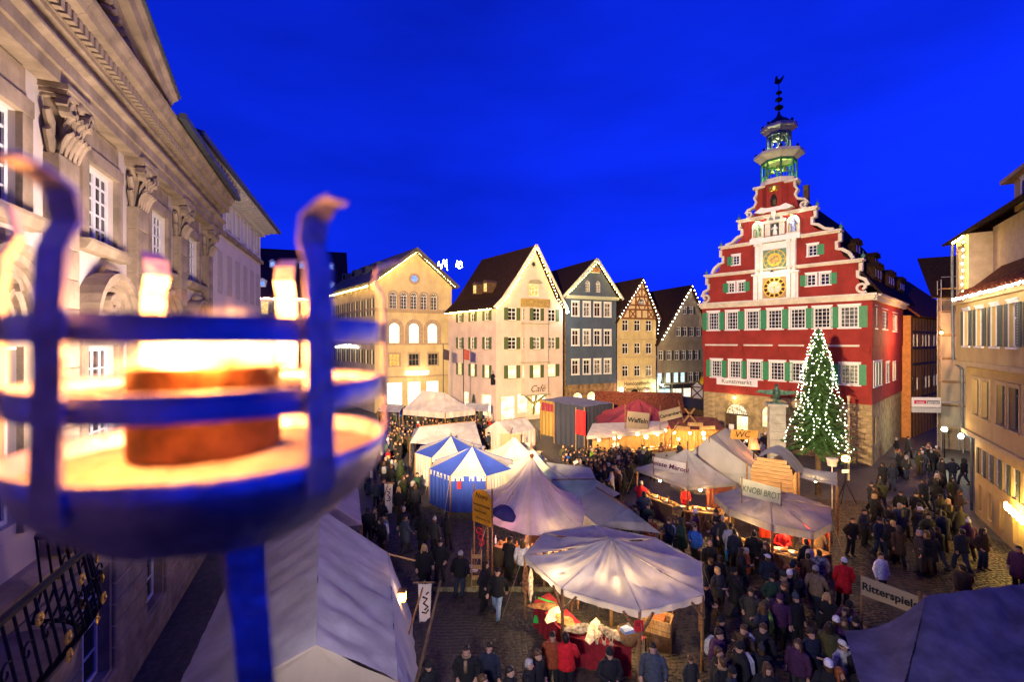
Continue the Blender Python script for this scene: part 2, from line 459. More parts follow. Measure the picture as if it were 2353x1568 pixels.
def spot(parent, loc, target, power, col, angle=60, blend=0.6, size=0.15):
    d = bpy.data.lights.new('lamp_light', 'SPOT'); d.energy = power; d.color = col; d.spot_size = R(angle); d.spot_blend = blend; d.shadow_soft_size = size
    o = bpy.data.objects.new('lamp_light', d); COL.objects.link(o)
    loc, target = Vector(loc), Vector(target)
    Mw = T(loc) @ (target-loc).to_track_quat('-Z', 'Y').to_matrix().to_4x4()
    o.matrix_world = Mw
    if parent:
        o.parent = parent; o.matrix_local = (T(parent.location) @ RZ(parent.rotation_euler.z)).inverted() @ Mw
    return o
def point(parent, loc, power, col, size=0.08, world=False):
    d = bpy.data.lights.new('lamp_light', 'POINT'); d.energy = power; d.color = col; d.shadow_soft_size = size
    o = bpy.data.objects.new('lamp_light', d); COL.objects.link(o)
    if parent: o.parent = parent
    o.location = loc
    return o
def light_string(name, label, pts, n, m, r=0.055, group=None, sag=0.0):
    """string of bulbs along a polyline: cable plus bulbs"""
    pts = [Vector(p) for p in pts]
    seg = [(pts[i+1]-pts[i]).length for i in range(len(pts)-1)]; L = sum(seg)
    o = MB().tube(pts, 0.014, 4).build(name, iron); tag(o, label, 'light string', group)
    b = MB()
    for k in range(n):
        t = L*(k+0.5)/n; i = 0
        while i < len(seg)-1 and t > seg[i]: t -= seg[i]; i += 1
        p = pts[i].lerp(pts[i+1], t/seg[i])
        p = p + Vector((random.uniform(-.03,.03), random.uniform(-.03,.03), -0.05+random.uniform(-.03,.03)))
        rr = r*random.uniform(.8, 1.15)
        b.add([p+Vector(q)*rr for q in ((0,0,1),(1,0,0),(0,1,0),(-1,0,0),(0,-1,0),(0,0,-1.2))],
              [(0,1,2),(0,2,3),(0,3,4),(0,4,1),(5,2,1),(5,3,2),(5,4,3),(5,1,4)])
    bo = b.build('bulbs', m, o); bo['kind'] = 'stuff'
    return o
class House:
    """a thing standing on ground points A (left) and B (right as seen from the square); local x runs along the front, -y points out"""
    def __init__(s, name, A, B, label, cat='house', group=None):
        s.A, s.B = Vector((A[0], A[1])), Vector((B[0], B[1])); d = s.B-s.A
        s.W = d.length; s.u = d/s.W; s.ang = math.atan2(d.y, d.x); s.n = Vector((s.u.y, -s.u.x))
        s.e = empty(name, (A[0], A[1], 0), s.ang, label, cat, group)
        s.Mw = T((A[0], A[1], 0)) @ RZ(s.ang)
    def U(s, x, off=0.0):                # facade coordinate seen at frame column x (off = how far proud of the front)
        t = (x-1176.5)/FPX; P = s.A + s.n*off
        den = t*s.u.y - s.u.x
        return (P.x - t*P.y)/den
    def Z(s, x, y, off=0.0):
        u = s.U(x, off); P = s.A + s.n*off + s.u*u
        return CAMH - (y-784.0)/FPX*P.y
    def local(s, P): return s.Mw.inverted() @ Vector(P)
    def world(s, p): return s.Mw @ Vector(p)
    def side_left(s, P):                 # frame of the wall that runs back from the left corner towards ground point P (seen from outside)
        l = s.local((P[0], P[1], 0)); L = math.hypot(l.x, l.y)
        return T((l.x, l.y, 0)) @ RZ(math.atan2(-l.y, -l.x)), L
    def side_right(s, P):
        l = s.local((P[0], P[1], 0)) - Vector((s.W, 0, 0)); L = math.hypot(l.x, l.y)
        return T((s.W, 0, 0)) @ RZ(math.atan2(l.y, l.x)), L
def gable_roof(h, x0, x1, ze, zr, y0, y1, xr=None, m=None, over=0.35, t=0.18, flare=0.0, skew=0.0, name='roof'):
    """two slopes over a gable that faces the square; ridge at xr; skew shifts the rear end sideways"""
    xr = (x0+x1)/2 if xr is None else xr; mb = MB()
    for xa in (x0, x1):
        s_ = -1 if xa < xr else 1
        k = over/abs(xr-xa); dx, dz = (xa-xr)*k, (ze-zr)*k
        f = (xa+dx, ze+dz)
        if flare:
            mx, mz = xr+(xa-xr)*0.72, zr+(ze-zr)*0.72-flare*0.0
            f = (xa+dx*1.5, ze+dz*0.2+flare)
            A = [(xr, y0, zr), (mx, y0, mz), (f[0], y0, f[1])]
        else:
            A = [(xr, y0, zr), (f[0], y0, f[1])]
        for i in range(len(A)-1):
            a, b = A[i], A[i+1]
            a2, b2 = (a[0]+skew, y1, a[2]), (b[0]+skew, y1, b[2])
            slab(mb, a, b, b2, a2, t)
    return mb.build(name, m or roof_dark, h.e)
# ================================================================ GROUND
def cobble_mat():
    m = mat('cobblestone', (0.046, 0.035, 0.022), 0.62, var=0.5, vscale=3.5, bump=0.5, bscale=22, spec=0.45)
    return m
cob = cobble_mat()
def paving_mat():
    m = bpy.data.materials.new('plaza_paving'); m.use_nodes = True; MATS['plaza_paving'] = m
    n, l = m.node_tree.nodes, m.node_tree.links; b = n['Principled BSDF']
    tc = n.new('ShaderNodeTexCoord')
    v = n.new('ShaderNodeTexVoronoi'); v.inputs['Scale'].default_value = 6.2; v.feature = 'DISTANCE_TO_EDGE'; v.inputs['Randomness'].default_value = 0.55
    v2 = n.new('ShaderNodeTexVoronoi'); v2.inputs['Scale'].default_value = 6.2; v2.inputs['Randomness'].default_value = 0.55
    ns = n.new('ShaderNodeTexNoise'); ns.inputs['Scale'].default_value = 0.5; ns.inputs['Detail'].default_value = 5
    for q in (v, v2, ns): l.new(tc.outputs['Object'], q.inputs['Vector'])
    r = n.new('ShaderNodeValToRGB'); r.color_ramp.elements[0].position = 0.0; r.color_ramp.elements[1].position = 0.09
    r.color_ramp.elements[0].color = (0.022, 0.019, 0.016, 1); r.color_ramp.elements[1].color = (0.046, 0.035, 0.022, 1)
    l.new(v.outputs['Distance'], r.inputs['Fac'])
    mx = n.new('ShaderNodeMix'); mx.data_type = 'RGBA'; mx.blend_type = 'MULTIPLY'; mx.inputs['Factor'].default_value = 0.6
    l.new(r.outputs['Color'], mx.inputs['A']); l.new(v2.outputs['Color'], mx.inputs['B'])
    mx2 = n.new('ShaderNodeMix'); mx2.data_type = 'RGBA'; mx2.blend_type = 'OVERLAY'; mx2.inputs['Factor'].default_value = 0.6
    l.new(mx.outputs['Result'], mx2.inputs['A']); l.new(ns.outputs['Fac'], mx2.inputs['B'])
    hs = n.new('ShaderNodeHueSaturation'); hs.inputs['Saturation'].default_value = 0.35; hs.inputs['Value'].default_value = 1.7
    l.new(mx2.outputs['Result'], hs.inputs['Color']); l.new(hs.outputs['Color'], b.inputs['Base Color'])
    bp = n.new('ShaderNodeBump'); bp.inputs['Strength'].default_value = 0.7; bp.inputs['Distance'].default_value = 0.03
    l.new(r.outputs['Color'], bp.inputs['Height']); l.new(bp.outputs['Normal'], b.inputs['Normal'])
    b.inputs['Roughness'].default_value = 0.6
    return m
gmb = MB(); N = 24
gmb.add([(-900+1800*i/N, -300+2300*j/N, 0) for j in range(N+1) for i in range(N+1)],
        [(j*(N+1)+i, j*(N+1)+i+1, (j+1)*(N+1)+i+1, (j+1)*(N+1)+i) for j in range(N) for i in range(N)])
ground = gmb.build('ground', paving_mat()); tag(ground, 'dark cobbled market square', 'ground', kind='structure')
# real setts where the near paving is seen between the stalls
def sett(mb, x, y, a, w, d, h, rnd):
    c, s_ = math.cos(a), math.sin(a); vs = []
    for zz, k in ((0.002, 1.0), (h*0.7, 0.98), (h, 0.78)):
        for sx, sy in ((-1,-1),(1,-1),(1,1),(-1,1)):
            px, py = sx*w/2*k, sy*d/2*k
            vs.append((x+px*c-py*s_, y+px*s_+py*c, zz))
    mb.add(vs, [(0,1,5,4),(1,2,6,5),(2,3,7,6),(3,0,4,7),(4,5,9,8),(5,6,10,9),(6,7,11,10),(7,4,8,11),(8,9,10,11)])
areas = [(-6.0, 13.0, 9.8, 26.0), (13.0, 23.0, 13.0, 27.0)]
rest = MB(); singles = []
rs = random.Random(3)
for (x0, x1, y0, y1) in areas:
    row = 0; yy = y0
    while yy < y1:
        d = 0.145; xx = x0 + (row % 2)*0.1
        while xx < x1:
            w = rs.uniform(0.15, 0.23)
            bend = 0.16*math.sin(xx*1.1) + 0.07*math.sin(xx*2.7+yy*.8) + 0.05*math.sin(yy*1.7)
            P = (xx+w/2, yy+bend, rs.uniform(-.05,.05)+0.16*math.cos(xx*1.1), w-0.022, d-0.02, rs.uniform(0.014, 0.030))
            px, py = 1176.5+FPX*P[0]/P[1], 784+FPX*CAMH/P[1]
            if 985 < px < 1235 and 1405 < py < 1535 and len(singles) < 300: singles.append(P)
            else: sett(rest, *P, None)
            xx += w
        yy += d; row += 1
ro = rest.build('cobblestones', cob, ground); ro['kind'] = 'stuff'
sm_cache = []
for k in range(8):
    mb = MB(); sett(mb, 0, 0, 0, rs.uniform(.135,.20), 0.125, rs.uniform(.016,.028), None); sm_cache.append(mb.mesh('cobblestone', cob))
for P in singles: link('cobblestone', sm_cache[rs.randrange(8)], ground, T((P[0], P[1], 0)) @ RZ(P[2]))
# shallow drainage gutter of pale stone across the square
gut = MB()
for k in range(16):
    x = -3.0 + k*0.42; gut.bev(x, x+0.40, -0.17, 0.17, -0.02, 0.02, 0.01, T((0, 17.2, 0.025)) @ RX(R(-90)) @ T((0,0,0)))
gut.build('gutter_stones', mat('pale_gutter_stone', (0.22, 0.19, 0.10), 0.7, var=0.3, vscale=5, bump=.3), ground)
hill = MB()
hp = [(-260, 170, 0)]
rows = []
for j in range(14):
    rows.append([(-300+40*i, 150+25*j, max(0, 34*math.sin(math.pi*min(1, j/16))*(0.6+0.35*math.sin(i*0.7+1.0)) - 4 + 3*noise.noise((i*.6, j*.6, 2)))) for i in range(18)])
n_ = 18
hill.add([p for r in rows for p in r], [(j*n_+i, j*n_+i+1, (j+1)*n_+i+1, (j+1)*n_+i) for j in range(13) for i in range(n_-1)])
ho = hill.build('hills', mat('dark_hillside', (0.02, 0.028, 0.02), 0.95, var=0.4, vscale=0.2), None, None, True); tag(ho, 'dark vineyard hill behind the houses', 'hill', kind='structure')

# ================================================================ TOWN HALL (red)
red = mat('red_render', (0.30, 0.030, 0.020), 0.85, streak=.3, var=0.13, vscale=0.9, bump=0.12, bscale=40)
trim = mat('cream_white_trim', (0.70, 0.62, 0.48), 0.7, streak=.3, var=0.10, vscale=2)
green = mat('green_shutter_paint', (0.035, 0.22, 0.085), 0.5, var=0.12, vscale=4)
copper = mat('verdigris_copper', (0.09, 0.22, 0.17), 0.6, 0.3, var=0.3, vscale=6)
gold = mat('gilding', (0.75, 0.48, 0.07), 0.3, 0.8, var=0.15, vscale=8)
th = House('town_hall', (18.5, 44.0), (27.3, 34.5), 'red Renaissance town hall with stepped scroll gable, two clocks and bell tower', 'town hall')
TW, TC = th.W, 6.35
SIDE, SL = T((TW, 0, 0)) @ RZ(R(90)), 15.2
# ground floor: sandstone with arched door and windows
dh = (2.0, 4.05, 0.25, 3.7, 1.0); gw = [(5.15, 6.35, 1.9, 3.75, 0.6), (8.0, 9.2, 1.9, 3.75, 0.6)]
mb = MB(); wall(mb, [(0,0),(TW,0),(TW,4.63),(0,4.63)], [dh]+gw, 0.05, 0.45)
wall(mb, [(0,0),(SL,0),(SL,4.63),(0,4.63)], [(1.2, 1.9, 1.4, 3.6, 0.3)], 0.05, 0.3, SIDE)
mb.build('stone_wall', sandstone, th.e)
k = 0; zrow = 0.02
blocks = {}
while zrow < 4.5:
    hgt = [0.52, 0.46, 0.5, 0.44, 0.48, 0.42, 0.5, 0.45, 0.4, .4][k % 10]; x = 0.02
    while x < TW-0.05:
        w = rs.uniform(0.7, 1.25); w = min(w, TW-0.03-x)
        if w < 0.35: break
        z1 = min(zrow+hgt, 4.6)
        if not any(x+w > h[0]-0.28 and x < h[1]+0.28 and z1 > h[2]-0.2 and zrow < h[3]+0.22 for h in [dh]+gw):
            key = (round(w*5)/5, round(hgt, 2))
            kk = ('blk', round(w*10), round(z1-zrow, 2))
            if kk not in CACHE: CACHE[kk] = MB().bev(0, round(w*10)/10-0.02, 0, 0.06, 0, z1-zrow-0.02, 0.015).mesh('stone_block', sandstone)
            link('stone_block', CACHE[kk], th.e, T((x, rs.uniform(0.0, 0.02)-0.012, zrow)))
        x += w
    zrow += hgt; k += 1
def voussoirs(parent, h, m, y=-0.01, n=11, t=0.26, M=None):
    x0, x1, z0, z1, rise = h; cx, a = (x0+x1)/2, (x1-x0)/2; zs = z1-rise; mb = MB()
    for i in range(n):
        t0, t1 = math.pi*i/n+0.012, math.pi*(i+1)/n-0.012
        mb.prism([(cx+a*math.cos(t0), zs+rise*math.sin(t0)), (cx+(a+t)*math.cos(t0), zs+(rise+t)*math.sin(t0)),
                  (cx+(a+t)*math.cos(t1), zs+(rise+t)*math.sin(t1)), (cx+a*math.cos(t1), zs+rise*math.sin(t1))][::-1], y, 0.06, M)
    zz = z0
    while zz < zs-0.05:
        z2 = min(zz+0.55, zs)
        for sx in (-1, 1): mb.box(cx+sx*(a+t/2)-t/2, cx+sx*(a+t/2)+t/2, y, 0.06, zz+.008, z2-.008, M)
        zz += 0.55
    return mb.build('arch_surround', m, parent)
for h_ in [dh]+gw: voussoirs(th.e, h_, sandstone)
for h_ in gw:
    arch_window(th.e, (h_[0]+h_[1])/2, h_[2], 1.2, 1.85, y=0.32, glass=glass_white)
door = MB().box(-1.02, -0.12, 0, .08, 0, 2.35).box(-1.02, 1.02, -.02, .1, 2.35, 2.5)
for i in range(5): door.box(-.95+i*.16, -.83+i*.16, -.02, .02, .1, 2.25)
dd = door.build('door', wood_dark, th.e, T((3.025, 0.36, .25)))
MB().box(-0.08, 1.0, 0.09, 0.1, 0.02, 2.34).build('pane', glass_white, dd)
fan = MB(); fan.add([(math.cos(math.pi*i/12)*1.0, .06, 2.5+.93*math.sin(math.pi*i/12)) for i in range(13)], [tuple(range(13))]); fan.build('fanlight', lit('fanlight_glass', (1,.85,.55), 1.6, (.5,.3,.08), 4), dd)
gr = MB()
for i in range(-6, 7):
    gr.bar((i*.17-.35, .03, 2.5+max(0,.55-abs(i)*.05)), (i*.17+.35, .03, 2.55), .02)
    gr.bar((i*.17, .03, 2.5), (i*.17*.8, .03, 2.5+math.sqrt(max(0, 1-(i*.17)**2))*.9), .02)
gr.build('grille', iron, dd)
pst = MB().box(-.75, -.3, -.06, -.03, .7, 1.5).build('poster', mat('white_paper', (.8,.78,.74), .8, var=.06), dd)
# upper floors
w2 = [1.05+ i*1.745 for i in range(7)]; w1 = w2
mb = MB()
cols2 = [(1.02, 0.98), (2.75, 1.0), (4.5, 1.05), (6.3, 1.1), (8.05, 1.12), (9.75, 1.15), (11.55, 1.2)]
cols1 = [(1.25, 0.95), (2.95, 1.0), (4.65, 1.05), (6.45, 1.1), (8.1, 1.1), (9.8, 1.1), (11.55, 1.15)]
row2 = [(x-w/2, x+w/2, 10.55, 12.2) for x, w in cols2]; row1 = [(x-w/2, x+w/2, 6.1, 7.68) for x, w in cols1]
wall(mb, [(0,4.63),(TW,4.63),(TW,9.05),(0,9.05)], row1, 0.0, 0.22)
wall(mb, [(-.06,9.05),(TW+.06,9.05),(TW+.06,12.6),(-.06,12.6)], row2, -0.14, 0.22)
sw2 = [(0.9, 1.75, 10.5, 12.1), (4.0, 6.4, 10.5, 12.0), (9.0, 11.6, 10.4, 11.9)]
sw1 = [(0.5, 1.3, 6.0, 7.8), (1.7, 2.5, 6.0, 7.8), (3.0, 3.8, 6.0, 7.8), (6.0, 7.2, 6.0, 7.6), (9.5, 10.7, 6.0, 7.5)]
wall(mb, [(0,4.63),(SL,4.63),(SL,9.05),(0,9.05)], sw1, 0.0, 0.2, SIDE)
wall(mb, [(0,9.05),(SL,9.05),(SL,12.6),(0,12.6)], sw2, -0.06, 0.2, SIDE)
mb.build('red_wall', red, th.e)
MB().box(-.06, TW+.06, -.14, 0, 9.02, 9.05).build('storey_soffit', red, th.e)
for x0_, x1_ in ((0.25, 3.25), (3.75, 6.15), (6.6, 8.5), (9.0, 12.2)):
    MB().box(x0_, x1_, -.2, -.142, 9.05, 9.2).build('trim_band', trim, th.e)
for x_ in (0.15, 3.5, 6.4, 8.75, 12.7):
    MB().prism([(-.14,8.55),(.14,8.55),(.14,9.04),(-.14,9.04)], -.13, 0).build('corbel', red, th.e, T((x_, 0, 0)))
for i, (x, w) in enumerate(cols2):
    window(th.e, x, 10.55, w, 1.65, 4, 5, y=-0.06, yw=-.14, shutter=(green, 'right' if i else 'both'), sw=0.52 if i not in (2,3) else .62, casing=white_frame, glass=[glass_dark, glass_dark, glass_dark, glass_dark, glass_dark, glass_dark, mat('curtained_glass', (.12,.13,.12), .15, var=.5, vscale=2)][i], fw=.09)
for i, (x, w) in enumerate(cols1):
    window(th.e, x, 6.1, w, 1.58, 4, 5, y=0.06, shutter=(green, 'both' if i in (0, 6) else 'right'), sw=0.46 if i not in (2,3) else .6, casing=white_frame, glass=lit('painted_reflection_glass', (.55,.5,.12), .35, (.01,.01,.01), 7) if i == 6 else glass_dark, fw=.09)  # tree lights' reflection painted into the last pane as a mottled glow
for h_ in sw2+sw1:
    window(th.e, (h_[0]+h_[1])/2, h_[2], h_[1]-h_[0], h_[3]-h_[2], 4 if h_[1]-h_[0] > 1 else 2, 5, M=SIDE, y=0.05, shutter=(green, 'right') if h_[2] < 9 else None, sw=.4, casing=white_frame)
# main cornice with dentils
cor = MB().box(-.35, TW+.35, -.55, -.14, 12.95, 13.12).box(-.25, TW+.25, -.42, -.14, 12.75, 12.95).box(-.15, TW+.15, -.3, -.14, 12.6, 12.75)
cor.box(TW+.36-TW, SL, -.5, -.06, 12.95, 13.12, SIDE).box(0, SL, -.3, -.06, 12.6, 12.95, SIDE)
co = cor.build('cornice', trim, th.e)
dn = MB()
for i in range(56):
    x = -.2+i*(TW+.4)/56
    if not 4.2 < x < 8.4: dn.box(x, x+.12, -.5, -.42, 12.82, 12.94)
dn.build('dentils', trim, co)
# gable: four tiers of red wall with cream ledges and scrolls
C = TC
tiers = [(13.12, 15.55, 5.75), (15.8, 18.05, 4.55), (18.3, 20.2, 2.75), (20.5, 23.0, 1.48)]
mb = MB()
g1 = [(C-3.95, C-3.45, 14.0, 14.85), (C-3.1, C-2.6, 14.0, 14.85), (C+2.35, C+2.95, 14.05, 14.95), (C+3.3, C+3.9, 14.05, 14.95)]
g2 = [(C-4.1+.55, C-3.0, 16.5, 17.3), (C+2.45, C+3.05, 16.5, 17.35)]
wall(mb, [(C-5.75,13.12),(C+5.75,13.12),(C+5.75,15.55),(C-5.75,15.55)], g1, -0.1, 0.2)
wall(mb, [(C-4.55,15.8),(C+4.55,15.8),(C+4.55,18.05),(C-4.55,18.05)], g2, -0.1, 0.2)
wall(mb, [(C-2.75,18.3),(C+2.75,18.3),(C+2.75,20.2),(C-2.75,20.2)], [], -0.1)
mb.prism([(C-1.75,20.5),(C+1.75,20.5),(C+1.35,22.9),(C-1.35,22.9)], -.1, .5)
for (z0, z1, hw) in tiers[:3]: mb.box(C-hw, C+hw, 0.12, 0.4, z0, z1)
for s_ in (-1, 1):   # infill behind the scrolls
    for (xa, xb, z0, z1) in ((5.75, 6.3, 13.12, 14.3), (4.55, 5.3, 15.8, 16.8), (2.75, 3.9, 18.3, 18.9), (1.3, 2.2, 20.5, 21.2)):
        mb.prism([(C+s_*xa, z0), (C+s_*xb, z0), (C+s_*(xa*.6+xb*.4), z0+(z1-z0)*.35), (C+s_*xa, z1)][::s_], -.1, .3)
mb.build('gable_wall', red, th.e)
for z, hw in ((15.55, 6.15), (18.05, 4.75), (20.2, 3.15)):
    MB().box(C-hw, C+hw, -.45, .45, z+.12, z+.27).box(C-hw+.12, C+hw-.12, -.3, .42, z, z+.12).build('gable_ledge', trim, th.e)
MB().box(C-1.75, C+1.75, -.4, .55, 22.9, 23.1).build('gable_ledge', trim, th.e)
def scroll(cx, cz, s_, r0, turns, tail):      # volute plus the curve that rises from it
    pts = []
    for i in range(26):
        a = turns*2*math.pi*i/25; r = r0*(0.25+0.75*i/25)
        pts.append((cx + s_*r*math.cos(a+math.pi*.5)*-1, cz + r*math.sin(a+math.pi*.5)*-1))
    return pts + [(cx+s_*x, cz+z) for x, z in tail]
for s_ in (-1, 1):
    cx = C+s_*5.95
    MB().strip(scroll(cx+s_*.08, 13.62, s_, .42, 1.1, []), -.28, .15, .17).build('gable_scroll', trim, th.e)
    MB().strip([(cx+s_*.45, 13.75), (cx+s_*.25, 14.2), (cx-s_*.2, 14.45), (cx-s_*.2, 14.9), (cx-s_*.02, 14.92), (cx-s_*.02, 15.5)], -.26, .2, .24).build('gable_scroll', trim, th.e)
    cx = C+s_*4.6
    MB().strip([(cx+s_*.85, 15.9), (cx+s_*.62, 16.35), (cx+s_*.15, 16.72), (cx-s_*.2, 16.8), (cx-s_*.2, 17.35), (cx+s_*.02, 17.4), (cx+s_*.02, 18.0)], -.26, .2, .24).build('gable_scroll', trim, th.e)
    cx = C+s_*2.85
    MB().strip([(cx+s_*1.35, 18.38), (cx+s_*.75, 18.55), (cx+s_*.3, 18.95), (cx-s_*.12, 19.1), (cx-s_*.12, 19.6), (cx+s_*.1, 19.65), (cx+s_*.1, 20.15)], -.26, .2, .22).build('gable_scroll', trim, th.e)
    cx = C+s_*2.1
    MB().strip(scroll(cx+s_*.05, 20.83, s_, .30, 1.1, []), -.28, .15, .14).build('gable_scroll', trim, th.e)
    MB().strip([(cx+s_*.32, 20.95), (cx+s_*.1, 21.25), (cx-s_*.4, 21.4), (cx-s_*.6, 21.8), (cx-s_*.42, 22.2), (cx-s_*.62, 22.5), (cx-s_*.62, 22.95)], -.26, .2, .18).build('gable_scroll', trim, th.e)
fin = [(.03,0),(.05,.05),(.12,.12),(.16,.22),(.1,.34),(.03,.38),(.02,.6)]
for s_ in (-1, 1):
    for x, z in ((6.05, 15.83), (4.65, 18.33), (3.05, 20.48)):
        MB().lathe(fin, 8).build('finial', copper, th.e, T((C+s_*x, 0, z)), True)
for h_ in g1+g2:
    left = h_[0] in (g1[0][0], g1[2][0], g2[0][0])
    window(th.e, (h_[0]+h_[1])/2, h_[2], h_[1]-h_[0], h_[3]-h_[2], 2, 3, y=-.02, yw=-.1, shutter=(green, 'left' if left else 'right'), sw=.48, casing=white_frame, fw=.05)
# clock tower front
cf = MB().box(C-1.75, C+1.75, -.3, -.1, 13.12, 15.3).box(C-1.6, C+1.6, -.3, -.1, 15.3, 18.0).box(C-1.85, C+1.85, -.5, -.1, 15.25, 15.4).box(C-1.95, C+1.95, -.55, -.1, 18.05, 18.5)
for s_ in (-1, 1):
    for q in (1.08, 1.48):
        cf.tube([(C+s_*q, -.34, 15.4), (C+s_*q, -.34, 17.85)], .12, 8); cf.box(C+s_*q-.15, C+s_*q+.15, -.5, -.3, 13.15, 15.2)
        cf.box(C+s_*q-.17, C+s_*q+.17, -.5, -.3, 17.85, 18.05)
cfo = cf.build('clock_front', mat('bright_white_trim', (.78,.74,.66), .65, var=.06), th.e)
gilt = mat('gilt_paint', (.80,.52,.06), .35, .15, var=.12, vscale=8)
def clock(name, z, dark, face, ring):
    M = T((C-.02, -.31, z))
    o = MB().box(-.9, .9, -.03, 0, -.9, .9).build(name, dark, th.e, M)
    pts = [(math.cos(2*math.pi*i/32), math.sin(2*math.pi*i/32)) for i in range(33)]; sc2 = lambda q: [(a*q, b*q) for a, b in pts]
    if ring: MB().strip(sc2(.70), -.045, -.03, .28).build('numeral_ring', mat('dark_numeral_ring', (.05,.018,.008), .6, var=.2), o)
    rg = MB(); rg.strip(sc2(.85), -.065, -.03, .06); rg.strip(sc2(.54 if ring else .48), -.065, -.03, .05 if ring else .16)
    for i in range(12):
        a = 2*math.pi*i/12; rg.strip([(.56*math.cos(a), .56*math.sin(a)), (.83*math.cos(a), .83*math.sin(a))], -.062, -.046 if ring else -.03, .10 if ring else .035)
    rg.build('hour_ring', gilt, o)
    fc = MB(); fc.add([(a*(.53 if ring else .42), -.05, b*(.53 if ring else .42)) for a, b in pts[:-1]], [tuple(range(32))]); fc.build('clock_face', face, o)
    hd = MB(); hd.strip([(-.1,-.06),(.45,.28)], -.08, -.065, .05); hd.strip([(0,.1),(0,-.7)], -.09, -.075, .04); hd.ball((0,-.08,0), .06)
    hd.build('clock_hand', gilt, o)
    return o
clock('upper_clock', 16.5, mat('clock_green', (.14,.24,.15), .6, var=.2, vscale=6), mat('clock_gold_face', (.6,.42,.14), .4, .4, var=.4, vscale=6), False)
clock('lower_clock', 14.1, mat('clock_brown', (.40,.24,.10), .6, var=.2, vscale=6), mat('clock_pale_face', (.62,.60,.42), .5, var=.2, vscale=5), True)
# figure niches above the clocks
def figure(mb, x, y, z, h, lean=0):
    mb.lathe([(.02,0),(.2,.02),(.18,.3),(.13,.55),(.17,.75),(.08,.82),(.10,.9),(.09,.98),(.02,1.0)], 8, T((x,y,z)) @ SC(h,h,h))
    for s_ in (-1,1): mb.tube([(x+s_*.14*h, y, z+.76*h), (x+s_*.24*h, y-.12*h, z+.55*h), (x+s_*.1*h, y-.2*h, z+.6*h)], .045*h, 6)
for x, mcol in ((C-1.35, mat('painted_green_figure', (.25,.4,.22), .6, var=.4, vscale=6)), (C+1.4, mat('painted_blue_figure', (.3,.36,.62), .6, var=.5, vscale=6))):
    nm = MB(); pts = [(-.42,0),(-.42,.95)] + [(-.42*math.cos(math.pi*i/8), .95+.42*math.sin(math.pi*i/8)) for i in range(1,8)] + [(.42,.95),(.42,0)]
    nm.strip(pts, -.35, -.08, .12); nm.box(-.5, .5, -.5, -.1, -.12, 0); nm.prism(pts, -.12, -.1)
    nn = nm.build('statue_niche', trim, th.e, T((x, 0, 18.62)))
    f = MB(); figure(f, 0, -.28, .02, 1.15); f.build('statue', mcol, nn, None, True)
nm = MB().box(-.75, -.35, -.4, -.1, 0, 1.05).box(.35, .75, -.4, -.1, 0, 1.05).box(-.9, .9, -.5, -.1, 1.05, 1.3)
nm.strip([(-.55*math.cos(math.pi*i/10), 1.3+.55*math.sin(math.pi*i/10)) for i in range(11)], -.4, -.1, .16)
nn = nm.build('central_niche', trim, th.e, T((C, 0, 18.6)))
MB().add([(-.47*math.cos(math.pi*i/10), -.15, 1.32+.47*math.sin(math.pi*i/10)) for i in range(11)], [tuple(range(11))]).build('lunette', mat('blue_gold_lunette', (.05,.12,.3), .5, var=0, col2=(.5,.4,.1), vscale=4), nn)
MB().box(-.34, .34, -.14, -.11, .02, 1.04).build('niche_back', mat('dark_niche', (.03,.05,.08), .7, var=.2), nn)
f = MB(); figure(f, 0, -.25, .02, .95); f.build('statue', mat('white_statue', (.75,.72,.62), .6, var=.1), nn, None, True)
pd = MB(); pd.prism([(C-1.5,20.75),(C-1.0,20.62),(C+1.0,20.62),(C+1.5,20.75),(C+.95,21.1),(C+.5,20.95),(C-.5,20.95),(C-.95,21.1)], -.75, -.1); pd.tube([(C,-.7,20.6),(C,-.62,20.2),(C,-.45,19.95)], [.2,.16,.06], 8)
pd.build('bracket_pediment', mat('bright_white_trim', (.78,.74,.66)), th.e)
ea = MB(); ea.lathe([(.05,0),(.28,.15),(.34,.6),(.22,1.0),(.14,1.15),(.17,1.3),(.1,1.45),(.02,1.5)], 8, T((C,-.45,20.98)))
for s_ in (-1,1): ea.prism([(C+s_*.2,21.9),(C+s_*.62,22.0),(C+s_*.68,21.3),(C+s_*.45,21.05),(C+s_*.25,21.2)][::s_], -.5, -.38)
ea.box(C-.12, C+.12, -.6, -.3, 20.9, 21.0)
ea.build('eagle_emblem', mat('dark_bronze', (.05,.04,.02), .5, .5, var=.3), th.e)
cw = MB(); cw.lathe([(.36,0),(.42,.1),(.4,.3),(.5,.45),(.2,.55),(.1,.7),(.02,.8)], 10, T((C,-.45,22.3))); cw.build('gilded_crown', gold, th.e, None, True)
